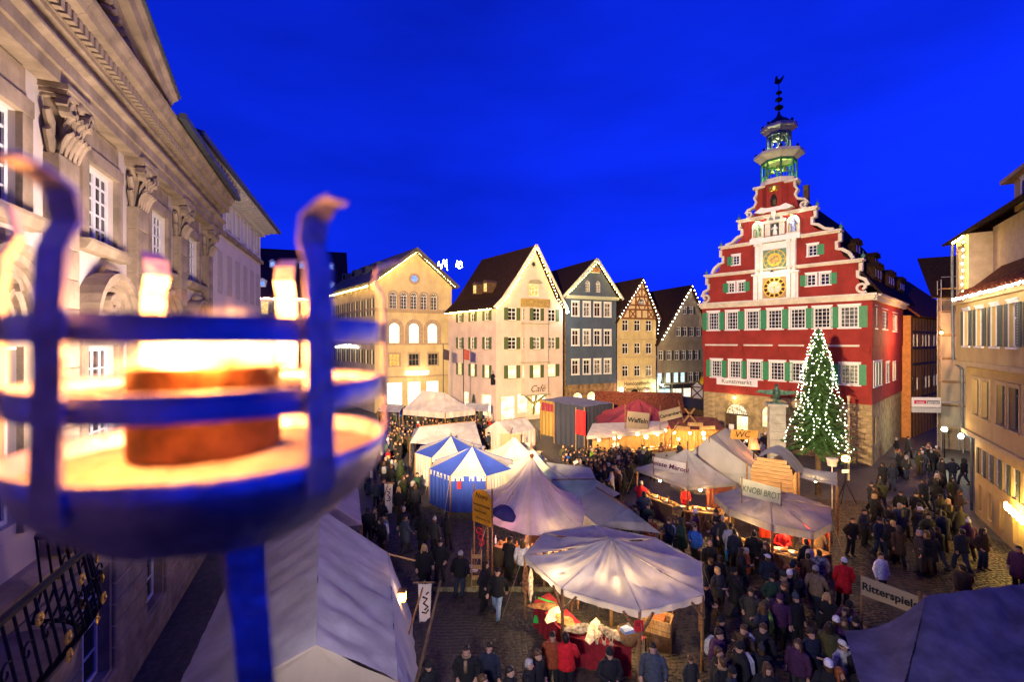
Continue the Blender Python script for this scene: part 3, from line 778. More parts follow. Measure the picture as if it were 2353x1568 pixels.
# bell tower: two open octagonal stages
def octagon(mb, r, z0, z1, r2=None): mb.lathe([(r,z0),(r2 or r,z1)], 8, T((C, 0.75, 0)) @ RZ(R(22.5)))
bt = MB(); octagon(bt, 1.45, 20.5, 23.0); bt.build('tower_base', red, th.e)
cr = MB(); octagon(cr, 1.6, 23.0, 23.15); octagon(cr, 1.42, 23.15, 23.5); cr.build('tower_cornice', trim, th.e)
for z, r in ((25.55, 1.95), (27.95, 1.42)):
    cr = MB(); octagon(cr, r-.55, z-.35, z-.1, r-.25); octagon(cr, r-.25, z-.1, z+.05, r); octagon(cr, r, z+.05, z+.28); cr.build('tower_cornice', trim, th.e)
for (z0, z1, r, m_) in ((23.5, 25.25, 1.32, mat('green_tower_wood', (.05,.16,.06), .6, var=.3)), (26.2, 27.65, .88, mat('grey_tower_wood', (.12,.17,.14), .6, var=.2))):
    for i in range(8):
        a = R(22.5+45*i); MB().tube([(C+r*math.cos(a), .75+r*math.sin(a), z0), (C+r*math.cos(a), .75+r*math.sin(a), z1)], .085, 6).build('tower_post', m_, th.e)
    for i in range(8):
        rl = MB(); a, b = R(22.5+45*i), R(67.5+45*i); p = lambda q, z: (C+r*math.cos(q), .75+r*math.sin(q), z)
        rl.bar(p(a, z0+.45), p(b, z0+.45), .05); MB().bar(p(a, z1-.1), p(b, z1-.1), .08, .3).build('tower_lintel', m_, th.e)
        for j in range(1, 4): rl.bar(Vector(p(a, z0)).lerp(Vector(p(b, z0)), j/4), Vector(p(a, z0+.45)).lerp(Vector(p(b, z0+.45)), j/4), .03)
        rl.build('railing_panel', m_, th.e)
    for i, (bx, bz) in enumerate(((-.4, z0+.75), (.4, z0+.7), (0, z0+.95))):
        MB().lathe([(.26,0),(.22,.08),(.16,.25),(.13,.38),(.03,.42)], 12, T((C+bx*r, .55, bz))).build('bell', mat('bell_bronze', (.18,.20,.10), .4, .6, var=.2), th.e, None, True)
dm = MB().lathe([(1.75,25.83),(1.5,25.95),(1.1,26.1),(.95,26.2)], 8, T((C,.75,0)) @ RZ(R(22.5)))
dm.build('tower_roof', mat('slate_dome', (.03,.035,.05), .5, var=.3), th.e); dm = MB()
dm.lathe([(1.3,28.23),(1.05,28.45),(.75,28.75),(.4,29.0),(.16,29.25),(.08,29.6)], 8, T((C,.75,0)) @ RZ(R(22.5)))
dm.build('tower_roof', mat('slate_dome', (.03,.035,.05), .5, var=.3), th.e)
sp = MB().tube([(C,.75,29.5),(C,.75,32.2)], .035, 6)
for z, r in ((29.95,.36),(30.65,.3),(31.25,.25)): sp.ball((C,.75,z), r, r, r*.6, 10, 6)
spo = sp.build('spire', iron, th.e, None, True)
MB().prism([(C-.35,32.2),(C-.1,32.05),(C+.1,32.05),(C+.3,32.3),(C+.42,32.65),(C+.2,32.5),(C+.05,32.4),(C-.1,32.55),(C-.12,32.8),(C-.28,32.75),(C-.3,32.5)], .72, .78).build('weathercock', iron, spo)
for i in range(8):
    a = R(22.5+45*i)
    for z, r in ((25.83,1.75),(28.23,1.25)): MB().ball((C+r*math.cos(a), .75+r*math.sin(a), z+.16), .11, .11, .16).build('tower_knob', iron, th.e)
# roof of the hall with dormers
mb = MB(); ridge = 23.4
RL = 24.0
slab(mb, (C, .3, ridge), (-.4, .3, 12.95), (-.4, RL, 12.95), (C, RL, ridge))
slab(mb, (C, .3, ridge), (TW+.55, .3, 13.15), (TW+.55, RL, 13.15), (C, RL, ridge))
mb.prism([(0,12.9),(TW,12.9),(C,ridge-.1)], RL-.3, RL-.1)
rf = mb.build('roof', roof_dark, th.e)
for (yy, zz, n) in ((3.0, 14.5, 3), (7.0, 17.3, 2), (9.5, 14.5, 3), (14.5, 17.0, 2), (16, 14.5, 3)):
    for q in range(max(n, 1)):
        y = yy+q*1.15; xs = TW+.55-(zz-13.15)/(ridge-13.15)*(TW+.55-C)
        d = MB().box(xs-1.2, xs+.15, y-.4, y+.4, zz, zz+1.0); d.prism([(-.55,0),(.55,0),(0,.45)], -.35, 1.3, T((xs, y, zz+1.0)) @ RZ(R(90)))
        do = d.build('dormer', roof_dark, rf)
        MB().box(xs+.155, xs+.165, y-.22, y+.22, zz+.2, zz+.85).build('pane', mat('dormer_pane', (.2,.18,.16), .3, var=.3), do)
MB().box(C+1.2, C+1.6, 3.2, 3.7, 20.5, 23.4).build('chimney', wood_dark, rf)
point(th.e, (C, .3, 24.2), 170, (.55,1,.22), .12); point(th.e, (C, .3, 26.7), 110, (.85,1,.75), .12)
for x in (C-1.35, C+1.4): point(th.e, (x, -.85, 19.9), 45, (1,.9,.78), .06); MB().lathe([(.03,0),(.16,.02),(.05,.14)], 8, T((x,-.7,20.0))).build('niche_lamp', gold, th.e)
point(th.e, (C, -1.5, 15.3), 80, (1,.85,.55), .1); MB().lathe([(.03,0),(.16,.02),(.05,.14)], 8, T((C,-1.1,15.35))).tube([(C,-1.1,15.4),(C,-.3,15.45)], .02).build('added_clock_lamp', iron, th.e)  # added lamp, put in to brighten the clock faces
# banner
bn = empty('banner', th.world((1.3, -.06, 5.42)), th.ang, 'white banner reading Kunstmarkt hung under the town hall windows', 'banner')
MB().patch((0,-.03,0),(3.6,-.03,-.02),(3.6,-.03,.62),(0,-.03,.64), 16, 4, 0, .03).build('cloth', cloth('banner_white', (.78,.74,.70), .1), bn, None, True)
text(bn, 'Kunstmarkt', .56, T((1.8, -.07, .33)))
# door lamp
dl = empty('wall_lamp', th.world((3.0, -.1, 4.3)), th.ang, 'small round lamp glowing above the town hall door', 'lamp')
MB().ball((0,-.12,0), .12).build('globe', mat('door_lamp_glass', (1,.9,.7), .3, var=0, emit=(1,.78,.35), es=22), dl, None, True)
MB().box(-.04,.04,-.1,.15,.1,.16).build('bracket', iron, dl)
point(dl, (0,-.35,-.05), 42, (1,.72,.32), .12)

# ================================================================ CAFE HOUSE (pale pink)
pink = mat('pale_pink_render', (0.62, 0.475, 0.38), 0.9, streak=.2, var=0.07, vscale=0.7, bump=0.1, bscale=30)
olive = mat('olive_shutter_paint', (0.07, 0.10, 0.035), 0.6, var=0.15, vscale=5)
grey_green = mat('grey_green_stone', (0.30, 0.30, 0.19), 0.8, var=0.15)
ch = House('cafe_house', (at(1140, 0, 52.6).x, 52.6), (at(1293, 0, 57.4).x, 57.4), 'tall pink gabled cafe house with olive shutters and a central oriel')
CW = ch.W
def rowz(h, x, ys): return [h.Z(x, y) for y in ys]
zr = [rowz(ch, 1177, (736.5, 707.5)), rowz(ch, 1177, (803, 775)), rowz(ch, 1177, (870, 840))]
zeav = 13.55; apx = ch.U(1229); zap = 21.0
fx = [ch.U(1177), ch.U(1268)]; ow = (ch.U(1205, .7), ch.U(1259, .7))
hol = []
for (a, b) in zr:
    for x in fx: hol.append((x-.55, x+.55, a, b))
shop = [(ch.U(1152), ch.U(1183), .15, 3.0), (ch.U(1190), ch.U(1213), .9, 3.2), (ch.U(1223), ch.U(1255), .5, 3.3)]
mb = MB(); wall(mb, [(0,0),(CW,0),(CW,zeav),(apx,zap-.1),(0,zeav)], hol+shop+[(ch.U(1215),ch.U(1238),zeav+1.35,zeav+2.85)], 0, .25)
Pb = (at(1030,0,62).x, 62.0); SLm, SLl = ch.side_left(Pb)
def Us(M, h, x):     # column on a side wall
    o = h.Mw @ M @ Vector((0,0,0)); o2 = h.Mw @ M @ Vector((1,0,0)); t = (x-1176.5)/FPX; u = o2-o
    return (o.x - t*o.y)/(t*u.y - u.x)
sx = [Us(SLm, ch, v) for v in (1057, 1086, 1119)]
shl = [(x-.48, x+.48, a, b) for (a, b) in zr for x in sx] + [(Us(SLm,ch,1070)-.5, Us(SLm,ch,1070)+.7, .6, 3.0), (Us(SLm,ch,1117)-1.0, Us(SLm,ch,1117)+1.0, .5, 3.1)]
wall(mb, [(0,0),(SLl,0),(SLl,zeav),(0,zeav)], shl, 0, .25, SLm)
mb.build('wall', pink, ch.e)
for j, (a, b) in enumerate(zr):
    for x in fx: window(ch.e, x, a, 1.1, b-a, 2, 3, y=.1, shutter=olive, sw=.55, sill=grey_green, glass=(random.choice([glass_white, glass_white, glass_warm]) if j == 2 else random.choice([glass_dark, glass_dark, mat('lace_curtained_glass', (.22,.2,.17), .2, var=.6, vscale=3)])), tr=.66)
    for x in sx: window(ch.e, x, a, .96, b-a, 2, 3, M=SLm, y=.1, shutter=olive, sw=.5, sill=grey_green, glass=(random.choice([glass_white, glass_white, glass_warm]) if j == 2 else random.choice([glass_dark, glass_dark, mat('lace_curtained_glass', (.22,.2,.17), .2, var=.6, vscale=3)])), tr=.66)
for (x0, x1, z0, z1) in shop: window(ch.e, (x0+x1)/2, z0, x1-x0, z1-z0, 4, 4, y=.15, glass=glass_shop, name='shop_window', bw=.07)
for (x0, x1, z0, z1) in shl[-2:]: window(ch.e, (x0+x1)/2, z0, x1-x0, z1-z0, 4, 5, M=SLm, y=.15, glass=glass_shop, name='shop_window', bw=.07)
# oriel
o0, o1 = ow; zb = ch.Z(1232, 906, .8); zt = zeav
mb = MB(); oh = [(((o0+o1)/2)-.5, ((o0+o1)/2)+.5, a, b) for (a, b) in zr]
wall(mb, [(o0,zb),(o1,zb),(o1,zt),(o0,zt)], oh, -.8, .2)
osm = T((o0, 0, 0)) @ RZ(R(-90)); osh = [(.2-.8+.8, .62, a, b) for (a, b) in zr]
wall(mb, [(0,zb),(.8,zb),(.8,zt),(0,zt)], [(.18,.62,a,b) for (a,b) in zr], 0, .15, osm)
wall(mb, [(0,zb),(.8,zb),(.8,zt),(0,zt)], [], 0, .15, T((o1,-.8,0)) @ RZ(R(90)))
mb.box(o0, o1, -.8, 0, zb-.02, zb)
orl = mb.build('oriel', pink, ch.e)
for j, (a, b) in enumerate(zr):
    window(orl, (o0+o1)/2, a, 1.0, b-a, 2, 3, y=-.7, yw=-.8, shutter=olive, sw=.5, sill=grey_green, glass=(random.choice([glass_white, glass_white, glass_warm]) if j == 2 else random.choice([glass_dark, glass_dark, mat('lace_curtained_glass', (.22,.2,.17), .2, var=.6, vscale=3)])), tr=.66)
    window(orl, .4, a, .44, b-a, 1, 3, M=osm, y=.08, glass=glass_white if j == 2 else glass_dark)
bd = MB()
for z in (zr[2][1]+.25, zr[1][1]+1.55, zt): bd.box(o0-.12, o1+.12, -.95, 0, z, z+.12)
bd.box(o0-.15, o1+.15, -.92, 0, zb-.16, zb-.021)
bd.build('oriel_ledges', grey_green, ch.e)
br = MB(); xm = (o0+o1)/2
for a, b in (((xm,-.05,.6),(xm,-.35,2.2)), ((xm,-.3,1.9),(o0+.2,-.55,zb-.18)), ((xm,-.3,1.9),(o1-.2,-.55,zb-.18)), ((xm,-.1,1.2),(xm,-.75,zb-.18))): br.bar(a, b, .2)
br.build('oriel_bracket', mat('mossy_timber', (.16,.15,.07), .8, var=.3), ch.e)
text(ch.e, 'Café', 1.15, T((xm+.1, -.83, zb+.62)), shear=.35, offset=-.004)
# gable balcony with little lit tree
bx0, bx1 = o0-.1, o1+.1
bal = MB().box(bx0, bx1, -1.0, 0, zeav+.02, zeav+.12)
bal.box(bx0, bx1, -1.0, -.94, zeav+.12, zeav+1.0).box(bx0, bx0+.06, -.94, 0, zeav+.12, zeav+1.0).box(bx1-.06, bx1, -.94, 0, zeav+.12, zeav+1.0)
bal.build('balcony', mat('ochre_balcony_panel', (.34,.24,.07), .8, var=.2), ch.e)
window(ch.e, (ch.U(1215)+ch.U(1238))/2, zeav+1.35, ch.U(1238)-ch.U(1215), 1.5, 3, 2, y=.1, glass=glass_warm)
hd = MB(); xw = (ch.U(1215)+ch.U(1238))/2; hd.prism([(xw-.95,zeav+2.95),(xw+.95,zeav+2.95),(xw+.55,zeav+3.3),(xw,zeav+3.42),(xw-.55,zeav+3.3)], -.55, 0); hd.build('window_hood', grey_green, ch.e)
rw = MB(); rw.strip([(.3*math.cos(i*math.pi/8), .3*math.sin(i*math.pi/8)) for i in range(17)], -.05, .06, .12); rwo = rw.build('round_window', grey_green, ch.e, T((ch.U(1225.8), 0, ch.Z(1225.8, 607.5))))
MB().add([(.27*math.cos(i*math.pi/8), -.012, .27*math.sin(i*math.pi/8)) for i in range(16)], [tuple(range(16))]).build('pane', glass_dark, rwo)
mb = MB(); sv = Vector(ch.local((Pb[0], Pb[1], 0))); bk = sv*1.02
L0 = Vector((-.45, -.35, zeav-.2)); ov = Vector((apx, -.35, zap+.12)); 
Rv = Vector((CW+.5, -.35, zeav-.05))
mid = Vector((apx+(0-apx)*.78, -.35, zap+(zeav-zap)*.80-.1)); midr = Vector((apx+(CW-apx)*.78, -.35, zap+(zeav-zap)*.80-.1))
dv = Vector((sv.x, sv.y, 0))*1.06
slab(mb, ov, mid, mid+dv, ov+dv, .2); slab(mb, mid, L0, L0+dv, mid+dv, .2)
slab(mb, ov, midr, midr+dv, ov+dv, .2); slab(mb, midr, Rv, Rv+dv, midr+dv, .2)
crf = mb.build('roof', roof_dark, ch.e)
bg_ = MB(); bg_.bar(ov+Vector((0,-.03,0)), mid+Vector((0,-.03,0)), .1, .3); bg_.bar(mid+Vector((0,-.03,0)), L0+Vector((0,-.03,0)), .1, .3); bg_.bar(ov+Vector((0,-.03,0)), Rv+Vector((0,-.03,0)), .1, .3)
bg_.build('bargeboard', trim, ch.e)
for f_, zz in ((.42, .42), (.62, .42)):
    p = mid.lerp(L0, .05)+dv*f_*.6; base = ov.lerp(L0, .72)+dv*(f_-.1)
    d = MB().box(-.5, .5, -.1, 1.2, 0, 1.25).prism([(-.62,1.25),(.62,1.25),(0,1.6)], -.2, 1.4)
    do = d.build('dormer', wood_dark, crf, T(base+Vector((-.25,0,-.1))) @ RZ(math.atan2(sv.y, sv.x)+R(180)))
    MB().box(-.32, .32, -.13, -.11, .15, 1.15).build('pane', glass_warm, do)
W_ = lambda h, p: h.world(p)
light_string('gable_light_string', 'string of warm bulbs along the gable of the pink cafe house', [W_(ch, L0+Vector((.2,-.15,-.1))), W_(ch, mid+Vector((.1,-.15,-.25))), W_(ch, ov+Vector((0,-.15,-.35))), W_(ch, midr+Vector((-.1,-.15,-.25))), W_(ch, Rv+Vector((-.2,-.15,-.1)))], 44, bulb_warm, .055)
light_string('eave_light_string', 'row of warm bulbs under the side eave of the pink cafe house', [W_(ch, L0+Vector((-.25,.1,-.12))), W_(ch, L0+dv*.95+Vector((-.25,0,-.12)))], 34, bulb_warm, .055)
fl = empty('corner_floodlight', ch.world((CW+.35, -.5, zeav-.35)), ch.ang, 'blinding white floodlight at the right eave of the cafe house', 'floodlight')
MB().ball((0,0,0), .2, .2, .2, 10, 8).build('lens', mat('flood_lens', (1,1,1), .3, var=0, emit=(.9,1,.85), es=45), fl, None, True)
MB().box(-.1,.1,.1,.4,-.08,.08).build('housing', iron, fl)
point(fl, (.25,-.5,-.15), 240, (.85,1,.9), .2)
fl2 = empty('wall_lantern', ch.world((ch.U(1227,0), -.95, 1.75)), ch.ang, 'glowing lantern under the oriel of the cafe house', 'lantern')
MB().lathe([(.1,-.25),(.17,-.2),(.2,.2),(.05,.38)], 6).build('glass', mat('lantern_glow', (1,.8,.5), .3, var=0, emit=(1,.62,.22), es=24), fl2)
MB().box(-.03,.03,-.03,.8,.36,.42).build('arm', iron, fl2)
point(fl2, (0,-.3,0), 60, (1,.6,.25), .15)
nb = MB(); nb.prism([(0,0),(.5,0),(.55,.5),(.35,.75),(.5,1.0),(.3,1.3),(0,1.1)], -.05, .05); nb.bar((.25,0,1.1),(.25,0,1.6), .04)
tag(nb.build('hanging_sign', iron, None, ch.Mw @ T((-.9,-.4,4.5))), 'black iron hanging shop sign on the corner of the cafe house', 'sign')
ml = MB().lathe([(.14,0),(.25,.5),(.08,.65),(.02,.75)], 6)
mlo = ml.build('street_lantern', mat('street_lantern_glass', (1,.95,.8), .3, var=0, emit=(1,.9,.55), es=20)); mlo.matrix_world = T(at(1130-.0, 880, 50)+Vector((-2.2,0,-3.4))); tag(mlo, 'white lit street lantern on the side wall of the cafe house', 'lantern')
point(mlo, (0,-.4,.2), 60, (1,.85,.5), .15)

# ================================================================ BLUE HOUSE
bluep = mat('slate_blue_render', (0.075, 0.10, 0.135), 0.9, streak=.3, var=0.10, vscale=0.8, bump=0.1)
rubble = mat('rubble_stone', (0.24, 0.15, 0.07), 0.9, var=0.4, vscale=1.8, bump=0.6, bscale=8)
bh = House('blue_house', (at(1300,0,60).x, 60.0), (at(1416,0,63.3).x, 63.3), 'slate blue gabled house with rows of white windows beside the cafe')
BW = bh.W; bx = [bh.U(v) for v in (1322, 1348, 1372.6, 1396)]
bz = [rowz(bh, 1322, q) for q in ((726.5, 694), (794, 759), (861, 828))]
ze, za, ax = bh.Z(1300, 683), bh.Z(1366.6, 599), bh.U(1366.6)
sb = bh.Z(1310, 885)
mb = MB(); wall(mb, [(0,sb),(BW,sb),(BW,ze),(0,ze)], [(x-.5,x+.5,a,b) for a, b in bz for x in bx], 0, .2)
gh = [(bh.U(v)-.38, bh.U(v)+.38, bh.Z(1348,671), bh.Z(1348,645), .38) for v in (1349, 1373)]
wall(mb, [(-.2,ze+.25),(BW+.2,ze+.25),(ax,za)], gh, -.15, .2)
mb.build('wall', bluep, bh.e)
aw = [(bh.U(v)-.75, bh.U(v)+.75, .9, 2.6, .5) for v in (1329, 1361, 1393)]
mb = MB(); wall(mb, [(0,0),(BW,0),(BW,sb),(0,sb)], aw, 0, .35)
mb.add([(0,0,0),(0,0,ze),(0,12,ze),(0,12,0)], [(0,1,2,3)])
mb.build('stone_base', rubble, bh.e)
for h_ in aw: arch_window(bh.e, (h_[0]+h_[1])/2, h_[2], 1.5, 1.7, y=.25, glass=glass_shop)
for j, (a, b) in enumerate(bz):
    for x in bx: window(bh.e, x, a, 1.0, b-a, 2, 1, y=.08, casing=white_frame, tr=.68, fw=.09, glass=random.choice([glass_dark, mat('red_curtained_glass', (.05,.02,.02), .15, var=.5), mat('lace_curtained_glass', (.22,.2,.17), .2, var=.6, vscale=3)]))
for h_ in gh: arch_window(bh.e, (h_[0]+h_[1])/2, h_[2], .76, h_[3]-h_[2], y=-.05, glass=mat('curtained_glass', (.12,.13,.12)), nz=3)
mb = MB().box(-.3, BW+.3, -.5, 0, ze, ze+.24); mb.box(-.2, BW+.2, -.3, 0, ze-.18, ze)
mb.box(-.2+ax-.9, ax+.55, -.35, -.15, za-1.75, za-1.6)
mb.build('cornice', mat('pale_green_trim', (.45,.47,.33), .8, var=.08), bh.e)
vt = MB()
for i in range(5): vt.box(ax-.6+i*.25, ax-.42+i*.25, -.3, -.16, za-1.58, za-1.05)
vt.build('gable_vents', mat('rust_vent', (.3,.14,.06), .8), bh.e)
gable_roof(bh, -.25, BW+.25, ze+.3, za+.25, -.6, 13, ax)
bb = MB(); bb.bar((ax,-.62,za+.12), (-.75,-.62,ze-.08), .08, .34); bb.bar((ax,-.62,za+.12), (BW+.75,-.62,ze-.08), .08, .34); bb.build('bargeboard', mat('pale_green_trim', (.45,.47,.33)), bh.e)
light_string('gable_light_string', 'warm bulbs lining the slate blue gable', [W_(bh,(-.3,-.75,ze+.15)), W_(bh,(ax,-.75,za-.25)), W_(bh,(BW+.3,-.75,ze+.15))], 30, bulb_warm, .055)

# ================================================================ HALF-TIMBERED PHARMACY
cream = mat('ochre_cream_render', (0.56, 0.44, 0.20), 0.9, streak=.3, var=0.10, vscale=0.8, bump=0.1)
timber = mat('red_brown_timber', (0.15, 0.055, 0.022), 0.8, var=0.2)
ph = House('pharmacy_house', (at(1418,0,63.5).x, 63.5), (at(1507,0,66).x, 66.0), 'cream pharmacy house with half-timbered gable between blue and grey houses')
PW = ph.W; px_ = [ph.U(v) for v in (1437, 1464.5, 1491)]
pz = [rowz(ph, 1437, q) for q in ((761, 735.5), (814, 789), (866, 841))]
ze, za, ax = ph.Z(1420, 733), ph.Z(1473, 641), ph.U(1473)
dr = [(ph.U(1450), ph.U(1468), .1, 2.7, .5), (ph.U(1477), ph.U(1496), .4, 2.8, .5), (ph.U(1424), ph.U(1440), .6, 2.4, .5)]
mb = MB(); wall(mb, [(0,0),(PW,0),(PW,ze),(0,ze)], [(x-.5,x+.5,a,b) for a, b in pz for x in px_]+dr, 0, .2); mb.build('wall', cream, ph.e)
mb = MB(); wall(mb, [(-.1,ze),(PW+.1,ze),(ax,za)], [(ax-.55, ax+.55, ze+2.0, ze+3.0, .5)], -.15, .2); mb.build('gable_infill', mat('warm_cream_infill', (.56,.42,.22), .9, var=.1), ph.e)
arch_window(ph.e, ax, ze+2.0, 1.1, 1.0, y=-.05, nz=2)
tb = MB()
def halfw(z): return (PW+.2)/2*(za-z)/(za-ze)
for z in (ze+.1, ze+1.35, ze+2.0, ze+3.2, ze+4.3):
    tb.box(ax-halfw(z)*.98, ax+halfw(z)*.98, -.24, -.1, z-.12, z+.12)
for i, z0 in enumerate((ze+.1, ze+1.35, ze+3.2, ze+4.3)):
    z1 = (ze+1.35, ze+3.2, ze+4.3, ze+5.3)[i]; n = (7, 5, 3, 1)[i]
    for q in range(n):
        x = ax + (q-(n-1)/2)*1.05
        if abs(x-ax) < halfw(z1)-.1 and not (i == 1 and q == 2): tb.box(x-.09, x+.09, -.235, -.1, z0+.12, z1-.12)
    for s_ in (-1, 1):
        x = ax+s_*1.05*(1.5 if i == 0 else .75)
        if abs(x)+.3 < 9 and i < 3: tb.bar((x-.4,-.22,z0+.15), (x+.4,-.22,z1-.15), .12, .1, (0,1,0)); tb.bar((x+.4,-.223,z0+.15), (x-.4,-.223,z1-.15), .12, .1, (0,1,0))
for s_ in (-1, 1): tb.bar((ax,-.2,za-.1), (ax+s_*halfw(ze)*.99,-.2,ze), .1, .26)
tb.build('timber_frame', timber, ph.e)
st = mat('ochre_stone_trim', (.42,.32,.18), .85, var=.15)
for j, (a, b) in enumerate(pz):
    for x in px_: window(ph.e, x, a, 1.0, b-a, 2, 1, y=.08, casing=st, tr=.66, glass=random.choice([glass_dark, glass_dark, mat('lace_curtained_glass', (.22,.2,.17))]))
mb = MB()
for z in (pz[0][0]-1.2, pz[1][0]-.45, pz[2][0]-.4): mb.box(-.05, PW+.05, -.14, 0, z-.1, z+.1)
mb.build('string_course', st, ph.e)
window(ph.e, (dr[1][0]+dr[1][1])/2, .4, dr[1][1]-dr[1][0], 2.3, 1, 1, y=.15, glass=lit('pharmacy_glass', (1,.9,.66), 1.4, (.8,.35,.2), 2), frame=st, name='shop_window')
window(ph.e, (dr[2][0]+dr[2][1])/2, .6, dr[2][1]-dr[2][0], 1.75, 1, 1, y=.15, glass=glass_warm, frame=st, name='shop_window')
window(ph.e, (dr[0][0]+dr[0][1])/2, .1, dr[0][1]-dr[0][0], 2.5, 2, 3, y=.18, glass=glass_dark, frame=wood_dark, name='door')
zt = ph.Z(1460, 882)
text(ph.e, 'Homöopathische', .78, T((PW/2+.15, -.02, zt)), sx=.86, offset=.008, shear=.02)
text(ph.e, 'Zentral-Apotheke', .78, T((PW/2+.15, -.02, zt-.78)), sx=.86, offset=.008, shear=.02)
gable_roof(ph, -.1, PW+.1, ze-.05, za+.15, -.45, 12, ax)
light_string('gable_light_string', 'pinkish bulbs lining the half-timbered pharmacy gable', [W_(ph,(-.1,-.6,ze+.1)), W_(ph,(ax,-.6,za-.15)), W_(ph,(PW+.15,-.6,ze+.1)), W_(ph,(PW+.1,-.3,ze-2.2))], 28, bulb_pink, .06)
cl = empty('hanging_lamp', ph.world((PW+.2, -.9, ph.Z(1507, 880))), ph.ang, 'blinding white cone lamp hung between pharmacy and grey house', 'lamp')
MB().lathe([(.32,-.1),(.3,0),(.1,.18),(.03,.5)], 12, None).build('shade', lead, cl, None, True)
MB().ball((0,0,-.15), .24, .24, .18).build('bulb', mat('cone_lamp_bulb', (1,1,1), .3, var=0, emit=(.85,1,.8), es=60), cl, None, True)
MB().tube([(0,0,.5),(0,.9,1.2)], .02).build('wire', iron, cl)
point(cl, (0,-.25,-.5), 380, (.78,1,.72), .2)
rl_ = empty('wall_lantern', ph.world((.3, -.6, ph.Z(1432, 895))), ph.ang, 'round pinkish wall lantern at the left of the pharmacy', 'lantern')
MB().ball((0,0,0), .26, .26, .36).build('globe', mat('pink_lantern', (1,.8,.7), .3, var=0, emit=(1,.62,.55), es=18), rl_, None, True)
MB().bar((0,0,.35),(0,.6,.5), .05).bar((-.45,.55,-1.6),(-.45,.55,1.2), .09).build('bracket', iron, rl_)
point(rl_, (0,-.4,0), 80, (1,.5,.35), .25)

# ================================================================ GREY HOUSE WITH SHOPS
greyr = mat('grey_beige_render', (0.26, 0.215, 0.14), 0.9, streak=.3, var=0.14, vscale=0.7, bump=0.1)
gh_ = House('grey_house', (at(1510,0,66.1).x, 66.1), (at(1640,0,69.5).x, 69.5), 'grey steep-gabled shop house beside the red town hall')
GW = gh_.W; ze, za, ax = 9.35, gh_.Z(1584.6, 657), gh_.U(1584.6)
def gz(a, b, x=1540): return gh_.Z(x, b), gh_.Z(x, a)
rows_ = [(gz(705,722,1575), (1572,1587), None), (gz(752,773,1570), (1558,1573,1588,1604), None), (gz(806,828), (1519,1538,1556,1571,1586,1600), None), (gz(857,880), (1516,1535.6,1553.4,1569,1588,1601), 'lit')]
hl = []
for (a, b), cs, _ in rows_:
    for c_ in cs: hl.append((gh_.U(c_)-.38, gh_.U(c_)+.38, a, b))
sh = [(gh_.U(a), gh_.U(b), .3, 2.5) for a, b in ((1514,1541),(1546,1568),(1571,1605))]
mb = MB(); wall(mb, [(0,0),(GW,0),(GW,ze),(0,ze)], [h for h in hl if h[3] < ze]+sh, 0, .2)
wall(mb, [(-.0,ze),(GW,ze),(GW,ze+.3),(ax,za),(0,ze+.01)], [h for h in hl if h[2] > ze], -.12, .2); mb.build('wall', greyr, gh_.e)
dk = mat('dark_shutter_paint', (.035,.035,.03), .7)
for (a, b), cs, kind in rows_:
    for i, c_ in enumerate(cs): window(gh_.e, gh_.U(c_), a, .76, b-a, 2, 1, y=.06 if b < ze else -.06, yw=0 if b < ze else -.12, tr=.7, shutter=(dk, 'right'), sw=.34, glass=glass_cool if kind and i < 4 else glass_dark)
for i, (x0, x1, z0, z1) in enumerate(sh):
    window(gh_.e, (x0+x1)/2, z0, x1-x0, z1-z0, 3 if i else 2, 1, y=.12, frame=iron, glass=glass_cool if i == 0 else lit('cream_shop_glass', (1,.96,.72), 1.5, (.8,.55,.35), 1.6), name='shop_window')
    MB().box(x0-.05, x1+.05, -.1, .1, z1+.02, z1+.62).build('shop_fascia', mat('black_fascia', (.02,.018,.02), .5), gh_.e)
text(gh_.e, 'KUPPER', .42, T(((sh[0][0]+sh[0][1])/2+.1, -.12, 2.83)), mat('white_lettering', (.7,.7,.7), .6, var=0), sx=.9)
gable_roof(gh_, -.1, GW+.1, ze, za+.1, -.5, 12, ax)
light_string('gable_light_string', 'bright white bulbs lining the grey house gable', [W_(gh_,(.2,-.65,ze+.15)), W_(gh_,(ax,-.65,za-.1)), W_(gh_,(GW,-.65,ze+.2))], 30, bulb_pink, .07)

# ================================================================ CLASSICAL HOUSE
beige = mat('warm_beige_render', (0.56, 0.44, 0.24), 0.9, streak=.3, var=0.08, vscale=0.6, bump=0.08)
ltan = mat('tan_stone_trim', (0.34, 0.25, 0.17), 0.85, var=0.12)
kh = House('classical_house', (at(861,0,60).x, 60.0), (at(1038,0,65).x, 65.0), 'beige classical house with round-arched windows and low lit gable')
KW = kh.W; ze, za, ax = kh.Z(861, 650), kh.Z(958, 580), KW/2+.15
PbK = (at(752,0,77).x, 77.0); KM, KL = kh.side_left(PbK)
a5 = [(kh.U(v)-.47, kh.U(v)+.47, kh.Z(950,711), kh.Z(950,673), .47) for v in (903.4, 927.8, 951, 974, 997)]
a3 = [(kh.U(v)-.7, kh.U(v)+.7, kh.Z(950,789), kh.Z(950,743), .7) for v in (906.5, 951.6, 994)]
r3 = [(kh.U(v)-.72, kh.U(v)+.72, kh.Z(950,841), kh.Z(950,813)) for v in (907, 951.6, 995.5)]
s3 = [(kh.U(a), kh.U(b), .5, 3.9) for a, b in ((889,925), (937,967), (980,1008))]
mb = MB(); wall(mb, [(0,0),(KW,0),(KW,ze),(ax,za),(0,ze)], a5+a3+r3+s3, 0, .25)
kz = [(16.4,16.9), (12.9,15.2), (9.4,11.9), (6.4,8.3)]
kc = [KL*(i+.6)/10 for i in range(10)]
kho = [(x-.4, x+.4, a, b) for a, b in kz for x in kc]
